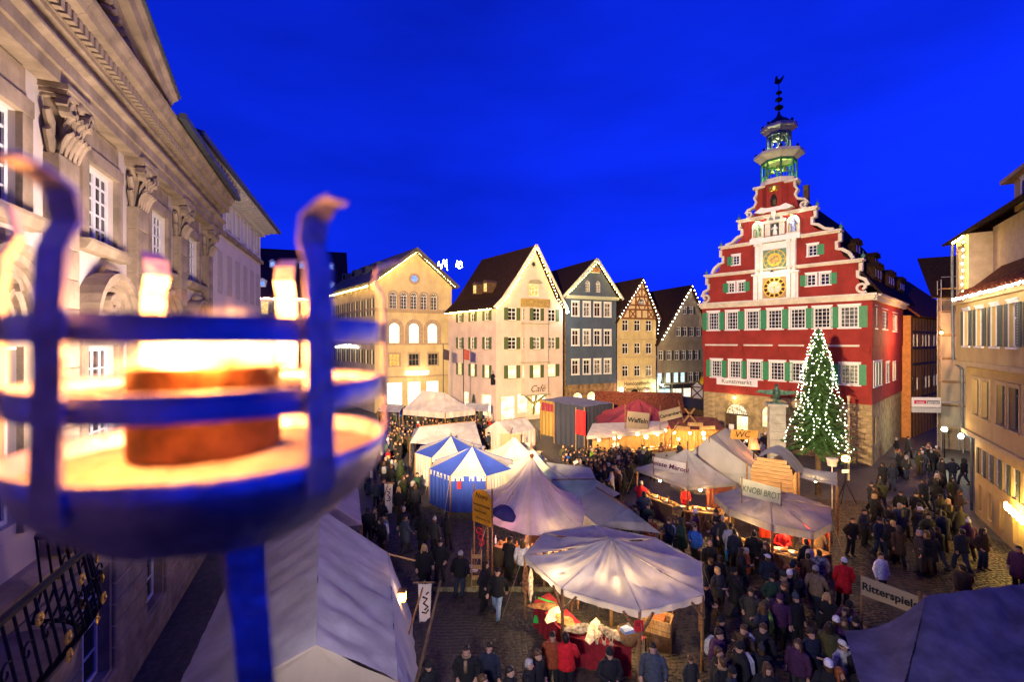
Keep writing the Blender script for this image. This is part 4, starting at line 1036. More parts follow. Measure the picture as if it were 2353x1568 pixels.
wall(mb, [(0,0),(KL,0),(KL,ze),(0,ze)], kho, 0, .2, KM); mb.build('wall', beige, kh.e)
for h_ in a5: arch_window(kh.e, (h_[0]+h_[1])/2, h_[2], .94, h_[3]-h_[2], y=.15); voussoirs(kh.e, h_, ltan, -.06, 9, .22)
for i, h_ in enumerate(a3): arch_window(kh.e, (h_[0]+h_[1])/2, h_[2], 1.4, h_[3]-h_[2], y=.15, glass=lit('green_white_glass', (.8,1,.75), 2.2, (.35,.6,.4), 1.0), nz=3); voussoirs(kh.e, h_, ltan, -.06, 9, .55)
for i, h_ in enumerate(r3): window(kh.e, (h_[0]+h_[1])/2, h_[2], 1.44, h_[3]-h_[2], 3, 2, y=.15, frame=ltan, casing=ltan, glass=glass_amber if i == 0 else glass_dark)
for h_ in s3: window(kh.e, (h_[0]+h_[1])/2, h_[2], h_[1]-h_[0], h_[3]-h_[2], 4, 5, y=.15, glass=lit('white_green_shop_glass', (.95,1,.7), 3.2, (.5,.55,.25), 1.0), name='shop_window')
kgl = mat('olive_grey_side_glass', (.1,.1,.06), .15, var=.6)  # olive-grey glass with mottled tone
for j, (a, b) in enumerate(kz):
    for i, x in enumerate(kc): window(kh.e, x, a, .8, b-a, 2, 2, M=KM, y=.1, shutter=(olive, 'both') if j else None, sw=.35, glass=glass_white if (i+j*3) % 4 == 0 and j == 2 else kgl)
mb = MB()
for y_ in (713, 791): mb.box(-.1, KW+.05, -.22, 0, kh.Z(950,y_)-.12, kh.Z(950,y_)+.14); mb.box(0, KL, -.15, 0, kh.Z(950,y_)-.1, kh.Z(950,y_)+.1, KM)
mb.box(-.1, KW, -.35, 0, 4.6, 4.75)
for i in range(40): mb.box(i*KW/40, i*KW/40+.14, -.18, 0, kh.Z(950,713)-.4, kh.Z(950,713)-.14)
mb.build('string_course', ltan, kh.e)
rw = MB(); rw.strip([(.62*math.cos(i*math.pi/10), .62*math.sin(i*math.pi/10)) for i in range(21)], -.08, .06, .32); rwo = rw.build('round_window', ltan, kh.e, T((kh.U(952), 0, kh.Z(952, 641))))
MB().add([(.52*math.cos(i*math.pi/10), -.012, .52*math.sin(i*math.pi/10)) for i in range(20)], [tuple(range(20))]).build('pane', glass_blue, rwo)
dv = Vector(kh.local((PbK[0],PbK[1],0))); dv.z = 0; dv *= 1.05
mb = MB(); O, Lk, Rk = Vector((ax,-.9,za+.55)), Vector((-.9,-.9,ze+.0)), Vector((KW+.9,-.9,ze+.1))
slab(mb, O, Lk, Lk+dv, O+dv, .45); slab(mb, O, Rk, Rk+dv, O+dv, .45)
krf = mb.build('roof', mat('grey_brown_roof', (.10,.085,.075), .85, var=.3), kh.e)
for f_ in (.25, .45, .65, .85):
    p = O.lerp(Lk, .55)+dv*f_
    d = MB().box(-.9,.9,-.1,2.2,-.2,1.2); do = d.build('dormer', lead, krf, T(p) @ RZ(math.atan2(dv.y, dv.x)+R(180)))
    MB().box(-.5,.5,-.13,-.11,.2,1.0).build('pane', glass_dark, do)
light_string('gable_light_string', 'warm bulbs along the low gable of the beige classical house', [W_(kh,(-.7,-.7,ze-.35)), W_(kh,(ax,-.7,za+.0)), W_(kh,(KW+.7,-.7,ze-.25))], 44, bulb_warm, .06)
light_string('eave_light_string', 'row of warm bulbs along the side eave of the classical house', [W_(kh, Lk+Vector((-.1,.4,-.5))), W_(kh, Lk+dv*.95+Vector((-.1,0,-.5)))], 40, bulb_warm, .07)
ic = [W_(kh, (KM @ Vector((KL*.25+i*.12*3, -.25, 9.0-.5*random.random())))) for i in range(30)]
light_string('icicle_lights', 'icicle lights hung on the side wall of the classical house', ic, 80, bulb_white, .05)
sg = empty('shop_sign', kh.world((KW*.52, -.5, 4.9)), kh.ang, 'glowing white shop sign over the door of the classical house', 'sign')
MB().box(-1.6,1.6,-.05,.05,0,.5).build('panel', lit('shop_sign_glow', (1,.95,.7), 5, (.9,.8,.5), 3), sg)
point(sg, (0,-.9,.2), 120, (1,.85,.5), .4)

# ================================================================ FAR HOUSE (dark roof) behind the brazier
fh = House('far_house', (at(560,0,74).x, 74.0), (at(775,0,78).x, 78.0), 'far house with steep dark red roof and lit eave behind the brazier')
FWd = fh.W; ze = 16.6; cs = [FWd*(i+.5)/7 for i in range(7)]
fho = [(x-.55, x+.55, a, b) for a, b in ((13.9,16.0),(10.0,12.0),(5.8,7.8)) for x in cs]
mb = MB(); wall(mb, [(0,0),(FWd,0),(FWd,ze),(0,ze)], fho, 0, .2); mb.build('wall', mat('rosy_render', (.45,.30,.24), .9, var=.1), fh.e)
for k, h_ in enumerate(fho): window(fh.e, (h_[0]+h_[1])/2, h_[2], 1.1, h_[3]-h_[2], 3, 4, y=.1, shutter=mat('taupe_shutter', (.2,.16,.13), .7), sw=.4, glass=glass_warm if k % 5 == 1 else glass_dark)
mb = MB(); slab(mb, (-1,-.6,ze), (FWd+1,-.6,ze), (FWd+1,8,26.2), (-1,8,26.2)); slab(mb, (-1,16.6,ze), (FWd+1,16.6,ze), (FWd+1,8,26.2), (-1,8,26.2)); frf = mb.build('roof', mat('dark_red_roof', (.075,.022,.018), .85, var=.3, vscale=5, bump=.5), fh.e)
for z_, n_d in ((18.5, 4), (22.3, 3)):
    for i in range(n_d):
        x = FWd*(i+.7)/n_d; y = (z_-ze)/(26.2-ze)*8.6-.6
        d = MB().box(x-.5,x+.5,y-.1,y+1.6,z_,z_+1.1); d.prism([(x-.6,z_+1.1),(x+.6,z_+1.1),(x,z_+1.5)], y-.2, y+1.8); do = d.build('dormer', white_frame, frf)
        MB().box(x-.3,x+.3,y-.13,y-.11,z_+.2,z_+.95).build('pane', glass_blue, do)
light_string('eave_light_string', 'row of pinkish bulbs along the eave of the far house', [W_(fh,(-.5,-.85,ze-.1)), W_(fh,(FWd+.5,-.85,ze-.1))], 60, bulb_pink, .09)
# lights on the hill
for nm_, lb, x, y, pts in (('hill_light_figure', 'blue-white lights shaped like a zigzag on the hill', 1016, 612, [(-10,10),(-8,-8),(-2,10),(3,-12),(7,4),(10,-12),(12,14)]), ('hill_light_figure', 'small white light star on the hill beside the zigzag', 1055, 612, [(-8,6),(-4,-9),(0,4),(3,-8),(7,5),(0,9),(-6,-2),(8,-4)])):
    P = [at(x+a, y+b-4, 190) for a, b in pts]
    light_string(nm_, lb, P, 40, bulb_white, .15)
# ================================================================ PALACE WITH PEDIMENT (left)
def ext_x(mb, prof, x0, x1, M=None):     # profile in (y, z), extruded along x
    n = len(prof)
    mb.add([(x0,y,z) for y,z in prof]+[(x1,y,z) for y,z in prof], [tuple(reversed(range(n))), tuple(range(n,2*n))]+[(i,(i+1)%n,(i+1)%n+n,i+n) for i in range(n)], M)
stone = mat('warm_grey_facade_stone', (0.36, 0.27, 0.17), 0.85, streak=.35, var=0.22, vscale=1.6, bump=0.35, bscale=20)
plaster = mat('pale_facade_plaster', (0.60, 0.51, 0.43), 0.9, streak=.2, var=0.07, vscale=0.8, bump=0.12, bscale=40)
ochre = mat('ochre_tympanum', (0.34, 0.22, 0.05), 0.9, var=0.2, vscale=2)
pu, pn = Vector((-.365, .931)), Vector((.931, .365)); PO = Vector((-4.84, -1.9))
S0 = 2.0
pa = House('palace', PO+pu*S0, PO+pu*24.7, 'baroque palace facade with pilasters, dentil cornice and pediment at the left', 'palace')
PL = pa.W
def S(s): return s-S0
pil = [8.0, 11.8, 15.6, 19.35, 23.1]; wn_ = [9.9, 13.7, 17.5, 21.25]
up = [(S(w)-.72, S(w)+.72, 11.85, 13.55) for w in wn_]
mn = [(S(w)-.75, S(w)+.75, 6.3, 9.35) for w in wn_]
gd = [(S(w)-.7, S(w)+.7, 1.2, 3.9) for w in wn_[1:]]
mb = MB(); wall(mb, [(0,5.0),(PL,5.0),(PL,14.5),(0,14.5)], up+mn, 0, .25); mb.build('plaster_wall', plaster, pa.e)
mb = MB(); wall(mb, [(0,0),(PL,0),(PL,5.0),(0,5.0)], gd, 0.06, .4); mb.add([(PL,.0,0),(PL,9,0),(PL,9,16),(PL,.0,16)], [(0,1,2,3)]); mb.build('base_wall', stone, pa.e)
for j in range(9):      # rusticated courses
    z0 = .02+j*.55; xs = 0.0
    segs = [(0, PL)]
    for h_ in gd:
        if h_[2] < z0+.5 and h_[3] > z0: segs = [q for (a, b) in segs for q in ((a, min(b, h_[0]-.12)), (max(a, h_[1]+.12), b)) if q[1]-q[0] > .1]
    for a, b in segs: MB().bev(a, b, -.02, .07, z0+.02, z0+.53, .03).build('rusticated_course', stone, pa.e)
ext = MB(); ext_x(ext, [(0,4.98),(-.22,5.0),(-.28,5.2),(-.1,5.35),(0,5.4)], 0, PL); ext.build('string_course', stone, pa.e)
def pane_window(x, z, w, h, nx, nz, glass):
    o = window(pa.e, x, z, w, h, nx, nz, y=.36, glass=glass, fw=.09, bw=.05, name='window')
    return o
for i, h_ in enumerate(up):
    x = (h_[0]+h_[1])/2
    f = MB(); w, hh = 1.44, 1.7
    f.box(-w/2,-w/2+.09,0,.08,0,hh).box(w/2-.09,w/2,0,.08,0,hh).box(-w/2+.09,w/2-.09,0,.08,0,.09).box(-w/2+.09,w/2-.09,0,.08,hh-.09,hh).box(-.05,.05,-.01,.07,.09,hh-.09)
    for j in range(1,5): f.box(-w/2+.09,w/2-.09,.01,.06,hh*j/5-.02,hh*j/5+.02)
    for sx_ in (-.37,.37): f.box(sx_-.02,sx_+.02,.012,.06,.09,hh-.09)
    o = f.build('window', white_frame, pa.e, T((x,.10,11.85)))
    for a in range(4):
        for b in range(5):
            x0 = -.63+a*.32; key = 'ppane'
            if key not in CACHE: CACHE[key] = MB().box(0,.30,.04,.05,0,.30).mesh('pane', glass_dark)
            link('pane', CACHE[key], o, T((x0, 0, .06+b*.325)))
    s_ = MB(); t = .3
    s_.box(x-.72-t,x-.72,-.1,0,11.7,13.55).box(x+.72,x+.72+t,-.1,0,11.7,13.55).box(x-.72-t,x+.72+t,-.12,0,13.55,13.85).box(x-.6-t,x+.6+t,-.05,.0,13.85,14.4)
    ext_x(s_, [(0,11.5),(-.2,11.52),(-.3,11.68),(-.3,11.75),(0,11.75)], x-1.15, x+1.15)
    s_.build('window_surround', stone, pa.e)
for i, h_ in enumerate(mn):
    x = (h_[0]+h_[1])/2
    window(pa.e, x, 6.3, 1.5, 3.05, 4, 6, y=.12, fw=.09, bw=.04, glass=glass_dark)
    s_ = MB(); s_.box(x-1.05,x-.75,-.1,0,6.1,9.4).box(x+.75,x+1.05,-.1,0,6.1,9.4).box(x-1.05,x+1.05,-.12,0,9.4,9.75)
    s_.build('window_surround', stone, pa.e)
    hd = MB()
    for r_, w_, yy in ((1.15,.14,-.45),(1.0,.14,-.34),(.85,.12,-.24),(.66,.16,-.16),(.42,.10,-.13)):
        hd.strip([(x-r_*math.cos(math.pi*k/16), 9.85+r_*1.05*math.sin(math.pi*k/16)) for k in range(17)], yy, 0, w_)
    for s1 in (-1,1): hd.box(x+s1*1.2-.22, x+s1*1.2+.22, -.42, 0, 9.72, 9.95)
    hd.strip([(x+.3*math.cos(a/6*math.pi)*(1-a/14), 10.35+.3*math.sin(a/6*math.pi)*(1-a/14)) for a in range(13)], -.3, 0, .1)
    hd.strip([(x+s1*(.1+.05*k), 11.05+.1*math.sin(k)) for s1 in (1,) for k in range(8)], -.25, 0, .16); hd.ball((x,-.2,11.1), .28,.2,.25)
    hd.build('arched_hood', stone, pa.e)
for h_ in gd: window(pa.e, (h_[0]+h_[1])/2, 1.2, 1.4, 2.7, 2, 4, y=.3, fw=.09)
# pilasters of stacked blocks with leafy capitals
CACHE['pilblk'] = MB().bev(-.37,.37,-.26,.0,.008,.60,.018).mesh('stone_block', stone)
cap = MB()
cap.lathe([(.46,0),(.44,.08),(.46,.35),(.52,.8),(.66,1.1)], 4, T((0,-.12,0)) @ SC(1,.5,1) @ RZ(R(45)))
cap.box(-.66,.66,-.52,0,1.16,1.24).box(-.6,.6,-.46,0,1.1,1.16).box(-.7,.7,-.56,0,1.24,1.35)
for row, (n, z, hh, out) in enumerate(((5,.06,.42,.13),(4,.38,.46,.18))):
    for i in range(n):
        x = (i-(n-1)/2)*(.21 if row == 0 else .24)
        pts = [(x,-.30,z),(x,-.36,z+hh*.5),(x,-.40-out*.3,z+hh*.85),(x,-.42-out,z+hh),(x,-.40-out,z+hh*.85)]
        cap.tube(pts, [.045,.085,.085,.06,.035], 8, True, (1,.55))
    for sx_ in (-1,1): cap.tube([(sx_*.46,-.15,z),(sx_*.52,-.15,z+hh*.5),(sx_*(.58+out*.5),-.15,z+hh),(sx_*(.62+out*.3),-.15,z+hh*.85)], [.07,.1,.08,.03], 6)
for sx_ in (-1,1):
    pts = [(sx_*(.50+.23*(1-k/17)*math.cos(k*.62)), .92+.23*(1-k/17)*math.sin(k*.62)) for k in range(16)]
    cap.strip(pts, -.56, -.34, .065)
    cap.tube([(sx_*.1,-.4,.55),(sx_*.25,-.46,.85),(sx_*.45,-.5,1.05)], [.05,.06,.05], 6)
cap.ball((0,-.5,1.12), .12, .08, .12)
capm = cap.mesh('capital', stone)
for p in pil:
    z = 5.95
    MB().box(S(p)-.5,S(p)+.5,-.38,0,5.4,5.75).box(S(p)-.43,S(p)+.43,-.32,0,5.75,5.95).build('pilaster_base', stone, pa.e)
    while z < 13.05:
        link('stone_block', CACHE['pilblk'], pa.e, T((S(p), 0, z))); z += .6
    link('capital', capm, pa.e, T((S(p), 0, 13.1)) @ SC(.78,.82,1))
# entablature in stone lengths
prof = [(0,14.45),(-.34,14.45),(-.34,14.68),(-.40,14.69),(-.40,14.93),(-.52,15.0),(-.52,15.06),(-.32,15.07),(-.30,15.42),(-.42,15.46),(-.42,15.56),(0,15.56)]
prof2 = [(0,15.80),(-.56,15.80),(-.72,15.88),(-.76,16.0),(-.84,16.12),(-.86,16.2),(0,16.2)]
x = 0.0; i = 0
while x < PL:
    w = min([1.75,1.95,1.85][i % 3], PL+.05-x); i += 1
    mb = MB(); ext_x(mb, prof, x+.004, x+w-.004); mb.build('architrave_block', stone, pa.e)
    mb = MB(); ext_x(mb, prof2, x+.004, x+w+.1 if x+w > PL else x+w-.004); mb.build('cornice_block', stone, pa.e)
    x += w
MB().box(0, PL+.3, -.45, 0, 15.56, 15.8).build('dentil_band', stone, pa.e)
CACHE['dentil'] = MB().box(0,.13,-.60,-.45,15.585,15.785).mesh('dentil', stone)
x = S(9.6)
while x < PL+.2:
    link('dentil', CACHE['dentil'], pa.e, T((x,0,0))); x += .215
# pediment
pe0, pe1, pax, paz = S(3.0), S(16.2), S(9.6), 18.6
mb = MB(); mb.prism([(pe0+.4,16.2),(pe1-.4,16.2),(pax,paz-.1)], -.30, .1); mb.build('tympanum', ochre, pa.e)
def rake(mb, prof, s_):
    d = Vector((pax-pe1, 0, paz-16.2)) if s_ > 0 else Vector((pax-pe0, 0, paz-16.2))
    st = Vector((pe1 if s_ > 0 else pe0, 0, 16.2)); en = st+d
    n = len(prof); up_ = Vector((-d.z, 0, d.x)).normalized() * (-1 if s_ > 0 else 1)
    if up_.z < 0: up_ = -up_
    vs = [st+Vector((0,y,0))+up_*z for y, z in prof]+[en+Vector((0,y,0))+up_*z for y, z in prof]
    mb.add(vs, [tuple(reversed(range(n))), tuple(range(n,2*n))]+[(i,(i+1)%n,(i+1)%n+n,i+n) for i in range(n)])
    return st, d.normalized(), up_
for s_ in (-1, 1):
    mb = MB(); st_, d_, u_ = rake(mb, [(-.3,.0),(-.45,.02),(-.5,.2),(-.7,.26),(-.76,.45),(-.86,.55),(-.86,.62),(-.3,.62)], s_); mb.build('raking_cornice', stone, pa.e)
    mb = MB(); rake(mb, [(-.92,.625),(-.92,.7),(.4,.7),(.4,.625)], s_); mb.build('raking_flashing', lead, pa.e)
lf = MB()
lf.tube([(-.13,0,0),(0,-.12,.02),(.14,-.05,.05)], [.05,.11,.02], 6).tube([(-.1,0,-.1),(0,-.1,-.16),(.14,-.04,-.1)], [.04,.09,.02], 6)
lfm = lf.mesh('leaf_ornament', stone)
for s_ in (1,):
    for k in range(26):
        P = Vector((pe1,0,16.2)) + d_*(1.1+k*.26) + u_*(-.2)
        link('leaf_ornament', lfm, pa.e, T((P.x,-.34,P.z)) @ RY(-math.atan2(d_.z, -d_.x)))
mb = MB(); slab(mb, (S(16.3), -.9, 16.25), (PL+.15, -.9, 16.25), (PL+.15, .3, 16.75), (S(16.3), .3, 16.75), .12); mb.build('roof', mat('black_slate_roof', (.03,.03,.03), .6, var=.3), pa.e)
MB().box(S(16.3), PL+.2, -1.08, -.9, 16.16, 16.34).build('gutter', lead, pa.e)
# wrought-iron balcony with gilded flowers
bl = empty('balcony', pa.world((S(8.9), 0, 4.55)), pa.ang, 'curved wrought-iron palace balcony with gilded flowers at lower left', 'balcony')
def bpt(t, z, o=0.0):     # outline: straight front with rounded right end
    if t < .55: return Vector((-2.6+t/.55*3.0, -1.35-o, z))
    a = (t-.55)/.45*math.pi/2; return Vector((.4+(.95+o)*math.sin(a), -.4-(.95+o)*math.cos(a), z))
sl_ = MB(); sl_.add([tuple(bpt(k/20, 0)) for k in range(21)]+[(1.35,0,0),(-2.6,0,0)]+[tuple(bpt(k/20, -.35)*.96) for k in range(21)]+[(1.35,0,-.35),(-2.6,0,-.35)], [tuple(range(23)), tuple(reversed(range(23,46)))]+[(i,(i+1)%23,(i+1)%23+23,i+23) for i in range(23)])
sl_.build('slab', stone, bl)
MB().tube([bpt(k/24, 1.55, .1) for k in range(25)], .055, 6).build('top_rail', iron, bl); MB().tube([bpt(k/24, .12, 0) for k in range(25)], .04, 6).build('bottom_rail', iron, bl)
barm = None
for k in range(26):
    t = k/25; p0, p1 = bpt(t,.12), bpt(t,1.55,.1); md = bpt(t,.55,.28)
    MB().tube([p0, p0.lerp(md,.5)+Vector((0,0,-.04)), md, p1.lerp(md,.35), p1], .02, 5).build('baluster', iron, bl)
fl_ = MB()
for k in range(6):
    a = k*math.pi/3; fl_.ball((.055*math.cos(a), -.015, .055*math.sin(a)), .045,.02,.045, 6, 4)
fl_.ball((0,-.03,0), .035, .03, .035, 6, 4)
flm = fl_.mesh('gilded_flower', gold)
for k in range(14):
    t = .1+.86*k/13; z = (1.25,.75,.3)[k % 3]; link('gilded_flower', flm, bl, T(bpt(t, z, .34 if z == .75 else .2)) @ RZ(max(0,(t-.55)/.45)*R(80)))
sc_ = MB()
for k in range(12):
    t = .06+.9*k/12; c0 = bpt(t+.03, 1.0, .22)
    sc_.tube([c0+Vector((.13*(1-q/11)*math.cos(q*.75), -.02, .16*(1-q/11)*math.sin(q*.75))) for q in range(10)], .014, 4)
sc_.build('scrollwork', iron, bl)
# floodlights clamped to the balcony front, aimed over the square; the facade's stands on an added mast
def floodlight(loc, target, power, col, angle, label, parent_rz=0, sz=.25):
    o = empty('floodlight', loc, 0, label, 'floodlight')
    d = (Vector(target)-Vector(loc)); q = d.to_track_quat('-Z','Y').to_matrix().to_4x4()
    b = MB().box(-.22,.22,-.16,.16,.0,.18).box(-.24,.24,-.18,.18,-.03,0); b.build('housing', iron, o, q)
    MB().box(-.2,.2,-.14,.14,-.036,-.031).build('lens', mat('flood_glass', (1,1,1), .2, var=0, emit=(1,.9,.7), es=6), o, q)
    MB().tube([(0,0,.1),(0,0,-.35)], .03, 6).build('bracket', iron, o)
    sp_ = spot(None, Vector(loc)+d.normalized()*.08, target, power, col, angle, .5, sz); sp_.parent = o; sp_.matrix_local = T(d.normalized()*.08) @ q
    return o
fp = lambda s, out, z: Vector((*(PO+pu*s+pn*out), z))
floodlight(fp(2.6, 2.6, 11.2), (22, 38.5, 10.5), 88000, (1,.74,.44), 42, 'town hall floodlight on the palace front out over the square', sz=.3)
floodlight(fp(3.2, 2.4, 10.8), (-1, 58, 9), 230000, (1,.68,.34), 46, 'second floodlight beside it, aimed at the cafe side', sz=.4)
fm = floodlight((-4.95, 9.0, 8.0), fp(17.0, 0, 13.0), 4000, (1,.78,.70), 140, 'floodlight on an added mast hidden behind the brazier to light the palace pilasters', sz=.9)  # lamp and mast added to light the facade, hidden behind the brazier
MB().tube([(0,0,-8.0),(0,0,-.3)], .045, 8).build('mast', iron, fm)
floodlight(fp(2.4, 4.8, 7.0), (4, 19, .5), 3200, (.98,.88,.95), 100, 'floodlight over the nearest market tents', sz=.4)

# ================================================================ PALE WING beyond the palace
wg = House('palace_wing', (-12.36, 16.5), (-16.99, 30.75), 'pale wing with deep modillion eave and row of shutters beyond the palace', 'building')
WL = wg.W; t8 = [WL*(i+.5)/9 for i in range(9)]
th8 = [(x-.42, x+.42, 15.1, 16.5) for x in t8]; sh8 = [(x-.4, x+.4, 11.8, 13.9) for x in t8]; lo8 = [(x-.45, x+.45, 6.5, 8.8) for x in t8]
mb = MB(); wall(mb, [(0,0),(WL,0),(WL,16.8),(0,16.8)], th8+sh8+lo8, 0, .25); mb.add([(WL,0,0),(WL,10,0),(WL,10,16.8),(WL,0,16.8)], [(0,1,2,3)]); mb.build('wall', mat('pale_wing_render', (.66,.56,.46), .9, var=.06, vscale=.7), wg.e)
for x in t8:
    window(wg.e, x, 15.1, .84, 1.4, 2, 2, y=.1, casing=white_frame, fw=.1); window(wg.e, x, 6.5, .9, 2.3, 2, 4, y=.1, casing=white_frame)
    shm = mat('pale_louvre_paint', (.50,.42,.36), .7, var=.08)
    o = window(wg.e, x, 11.8, .8, 2.1, 2, 3, y=.12)
    for sx_ in (-1,1):
        q = MB().box(-.21,.21,0,.05,0,2.1)
        for k in range(16): q.box(-.17,.17,-.02,0,.08+k*.125,.15+k*.125)
        key = 'wshut'; CACHE.setdefault(key, q.mesh('shutter', shm)); link('shutter', CACHE[key], o, T((sx_*.21,-.14,0)))
mb = MB().box(-.1, WL+.1, -.18, 0, 14.7, 14.9); mb.build('string_course', stone, wg.e)
ev = mat('cream_eave', (.72,.66,.54), .8, var=.05)
MB().box(-.2, WL+.9, -.95, 0, 17.0, 17.12).build('eave_soffit', ev, wg.e); MB().box(-.2, WL+.1, -.25, 0, 16.55, 17.0).build('eave_frieze', ev, wg.e)
md_ = MB(); md_.prism([(0,0),(-.35,.0),(-.8,.12),(-.98,.16),(-.98,.3),(0,.3)], -.11, .11, RZ(R(90)) @ SC(-1,1,1) @ SC(-1,1,1))
CACHE['modil'] = MB().box(-.11,.11,-.55,-.25,16.72,16.99).box(-.11,.11,-.85,-.55,16.80,16.99).box(-.11,.11,-.9,-.85,16.88,16.99).mesh('modillion', ev)
for k in range(33): link('modillion', CACHE['modil'], wg.e, T((.2+k*WL/32.5, 0, 0)))
MB().box(-.25, WL+1.0, -1.1, -.95, 17.0, 17.2).build('gutter', lead, wg.e)
mb = MB(); slab(mb, (-.2,-1.0,17.2), (WL+.9,-1.0,17.2), (WL+.9,6,20.2), (-.2,6,20.2)); mb.build('roof', roof_dark, wg.e)

# ================================================================ YELLOW HOUSE at the right
yel = mat('warm_yellow_render', (0.58, 0.40, 0.16), 0.9, streak=.25, var=0.08, vscale=0.7, bump=0.08)
rh_A = gp(2240, 1180); ru = Vector((-.53, -.848))
yh = House('yellow_house', (rh_A.x, rh_A.y), (rh_A.x+ru.x*16, rh_A.y+ru.y*16), 'yellow jettied corner house with grey shutters at the right edge')
YW = yh.W
gsh = mat('grey_green_shutter', (.10,.12,.10), .6, var=.1); ytr = mat('yellow_stone_trim', (.52,.38,.18), .85, var=.08)
lev = [(0, 4.6, 0.0), (4.6, 8.4, .3), (8.4, 11.75, .62)]
g0 = [(x, x+.75, 2.35, 3.75) for x in (.7, 1.75, 2.9, 3.95, 5.0, 6.05, 7.1)]; gb = [(x, x+.55, .35, 1.75) for x in (.6, 2.0, 3.6, 5.2, 6.4)]
g1_ = [(x, x+1.05, 5.6, 7.45) for x in (.9, 2.35, 4.4, 5.9, 7.5, 9.2)]; g2_ = [(x, x+.85, 9.25, 11.1) for x in (.85, 2.9, 4.95, 7.0, 9.0)]
mb = MB()
for (z0, z1, j), hl_ in zip(lev, (g0+gb, g1_, g2_)):
    wall(mb, [(-j,z0),(YW,z0),(YW,z1),(-j,z1)], hl_, -j, .22); mb.add([(-j,-j,z0),(-j,9,z0),(-j,9,z1),(-j,-j,z1)], [(0,1,2,3)])
mb.build('wall', yel, yh.e)
for h_ in g0: window(yh.e, (h_[0]+h_[1])/2, h_[2], h_[1]-h_[0], h_[3]-h_[2], 2, 2, y=.08, shutter=gsh, sw=.26, glass=mat('curtained_glass', (.12,.13,.12)))
for h_ in gb: window(yh.e, (h_[0]+h_[1])/2, h_[2], h_[1]-h_[0], h_[3]-h_[2], 2, 3, y=.1, glass=glass_warm, frame=ytr)
for h_ in g1_: window(yh.e, (h_[0]+h_[1])/2, h_[2], h_[1]-h_[0], h_[3]-h_[2], 2, 1, y=-.12, yw=-.3, casing=ytr, glass=glass_dark, frame=gsh, tr=.8)
for h_ in g2_: window(yh.e, (h_[0]+h_[1])/2, h_[2], h_[1]-h_[0], h_[3]-h_[2], 2, 1, y=-.5, yw=-.62, shutter=gsh, sw=.46, tr=.66, casing=white_frame, glass=mat('curtained_glass', (.12,.13,.12)))
mb = MB()
for z0, j in ((4.6,.3),(8.4,.62),(11.75,.62)): mb.box(-j-.12, YW, -j-.14, -j+.35, z0-.22, z0-.002)
mb.build('storey_band', ytr, yh.e)
# corner turret room, gable and roofs above
mb = MB(); wall(mb, [(-.62,11.75),(1.6,11.75),(1.6,15.2),(-.62,15.2)], [(.05,.95,12.4,14.6)], -.62, .2)
mb.add([(-.62,-.62,11.75),(-.62,9,11.75),(-.62,9,15.2),(-.62,-.62,15.2)], [(0,1,2,3)]); mb.add([(1.6,-.62,11.75),(1.6,2.5,11.75),(1.6,2.5,15.2),(1.6,-.62,15.2)], [(0,1,2,3)])
wall(mb, [(1.6,11.75),(YW,11.75),(YW,15.4),(1.6,15.4)], [], .3); mb.build('upper_wall', mat('rosy_yellow_render', (.48,.36,.24), .9, var=.08), yh.e)
window(yh.e, .5, 12.4, .9, 2.2, 1, 2, y=-.5, yw=-.62, casing=ytr, frame=white_frame, tr=.66, glass=lit('pale_blind_glass', (.9,.85,.62), .55, (.6,.55,.35), 1))
mb = MB(); slab(mb, (-1.3,-1.1,15.15), (YW,-.55,15.45), (YW,4.5,19.2), (.8,4.5,18.6), .16); slab(mb, (-1.3,-1.1,15.15), (.8,4.5,18.6), (.8,8,18.6), (-1.3,8,15.15), .16)
mb.build('roof', roof_dark, yh.e)
mb = MB(); slab(mb, (1.75,-1.05,11.8), (YW,-1.05,11.8), (YW,1.2,14.2), (3.4,1.2,14.2), .14); mb.build('pent_roof', roof_red, yh.e)
for k in range(26): MB().lathe([(.12,0),(.12,.5)], 6, T((1.95+k*.5,-1.08,11.83)) @ RX(R(-47))).build('ridge_tile', roof_red, yh.e)
d = MB().box(2.9, 8.2, .7, 3, 15.8, 17.3); d.prism([(2.5,17.3),(8.6,17.3),(8.6,17.5),(2.5,17.5)], .3, 3.4); dmo = d.build('dormer', yel, yh.e); window(dmo, 4.2, 16.1, .7, 1.0, 1, 1, y=.66, yw=.7, glass=glass_dark, casing=white_frame)
pipe = MB().tube([(-.72,-.75,15),(-.8,-.75,14),(-.72,-.75,11.6),(-.7,-.72,8.3),(-.4,-.42,7.9),(-.38,-.42,4.5),(-.1,-.1,4.1),(-.1,-.1,.1)], .07, 8); pipe.build('downpipe', lead, yh.e)
light_string('eave_light_string', 'blurred white bulbs along the pent roof of the yellow house', [yh.world((1.8,-1.3,11.72)), yh.world((11,-1.3,11.72))], 44, bulb_pink, .06)
light_string('corner_light_string', 'bulbs framing the corner window of the yellow house', [yh.world((-.6,-.8,15.1)), yh.world((1.45,-.8,15.2)), yh.world((1.45,-.8,12.0))], 14, bulb_warm, .07)
for k in range(5):
    P = yh.world((5.7+k*.42, -.35, 2.05-.02*k)); r_ = []
    mb = MB().tube([(.22*(1-q/16)*math.cos(q*.7), 0, .22*(1-q/16)*math.sin(q*.7)) for q in range(14)], .03, 5)
    o = mb.build('light_spiral', bulb_warm, None, T(P) @ RZ(yh.ang)); tag(o, 'small golden light spiral on the ground floor of the yellow house', 'light', 'golden light spirals')
wl_ = empty('wall_lamp', yh.world((-.25,-.5,4.15)), yh.ang, 'bluish white lamp on the corner downpipe of the yellow house', 'lamp')
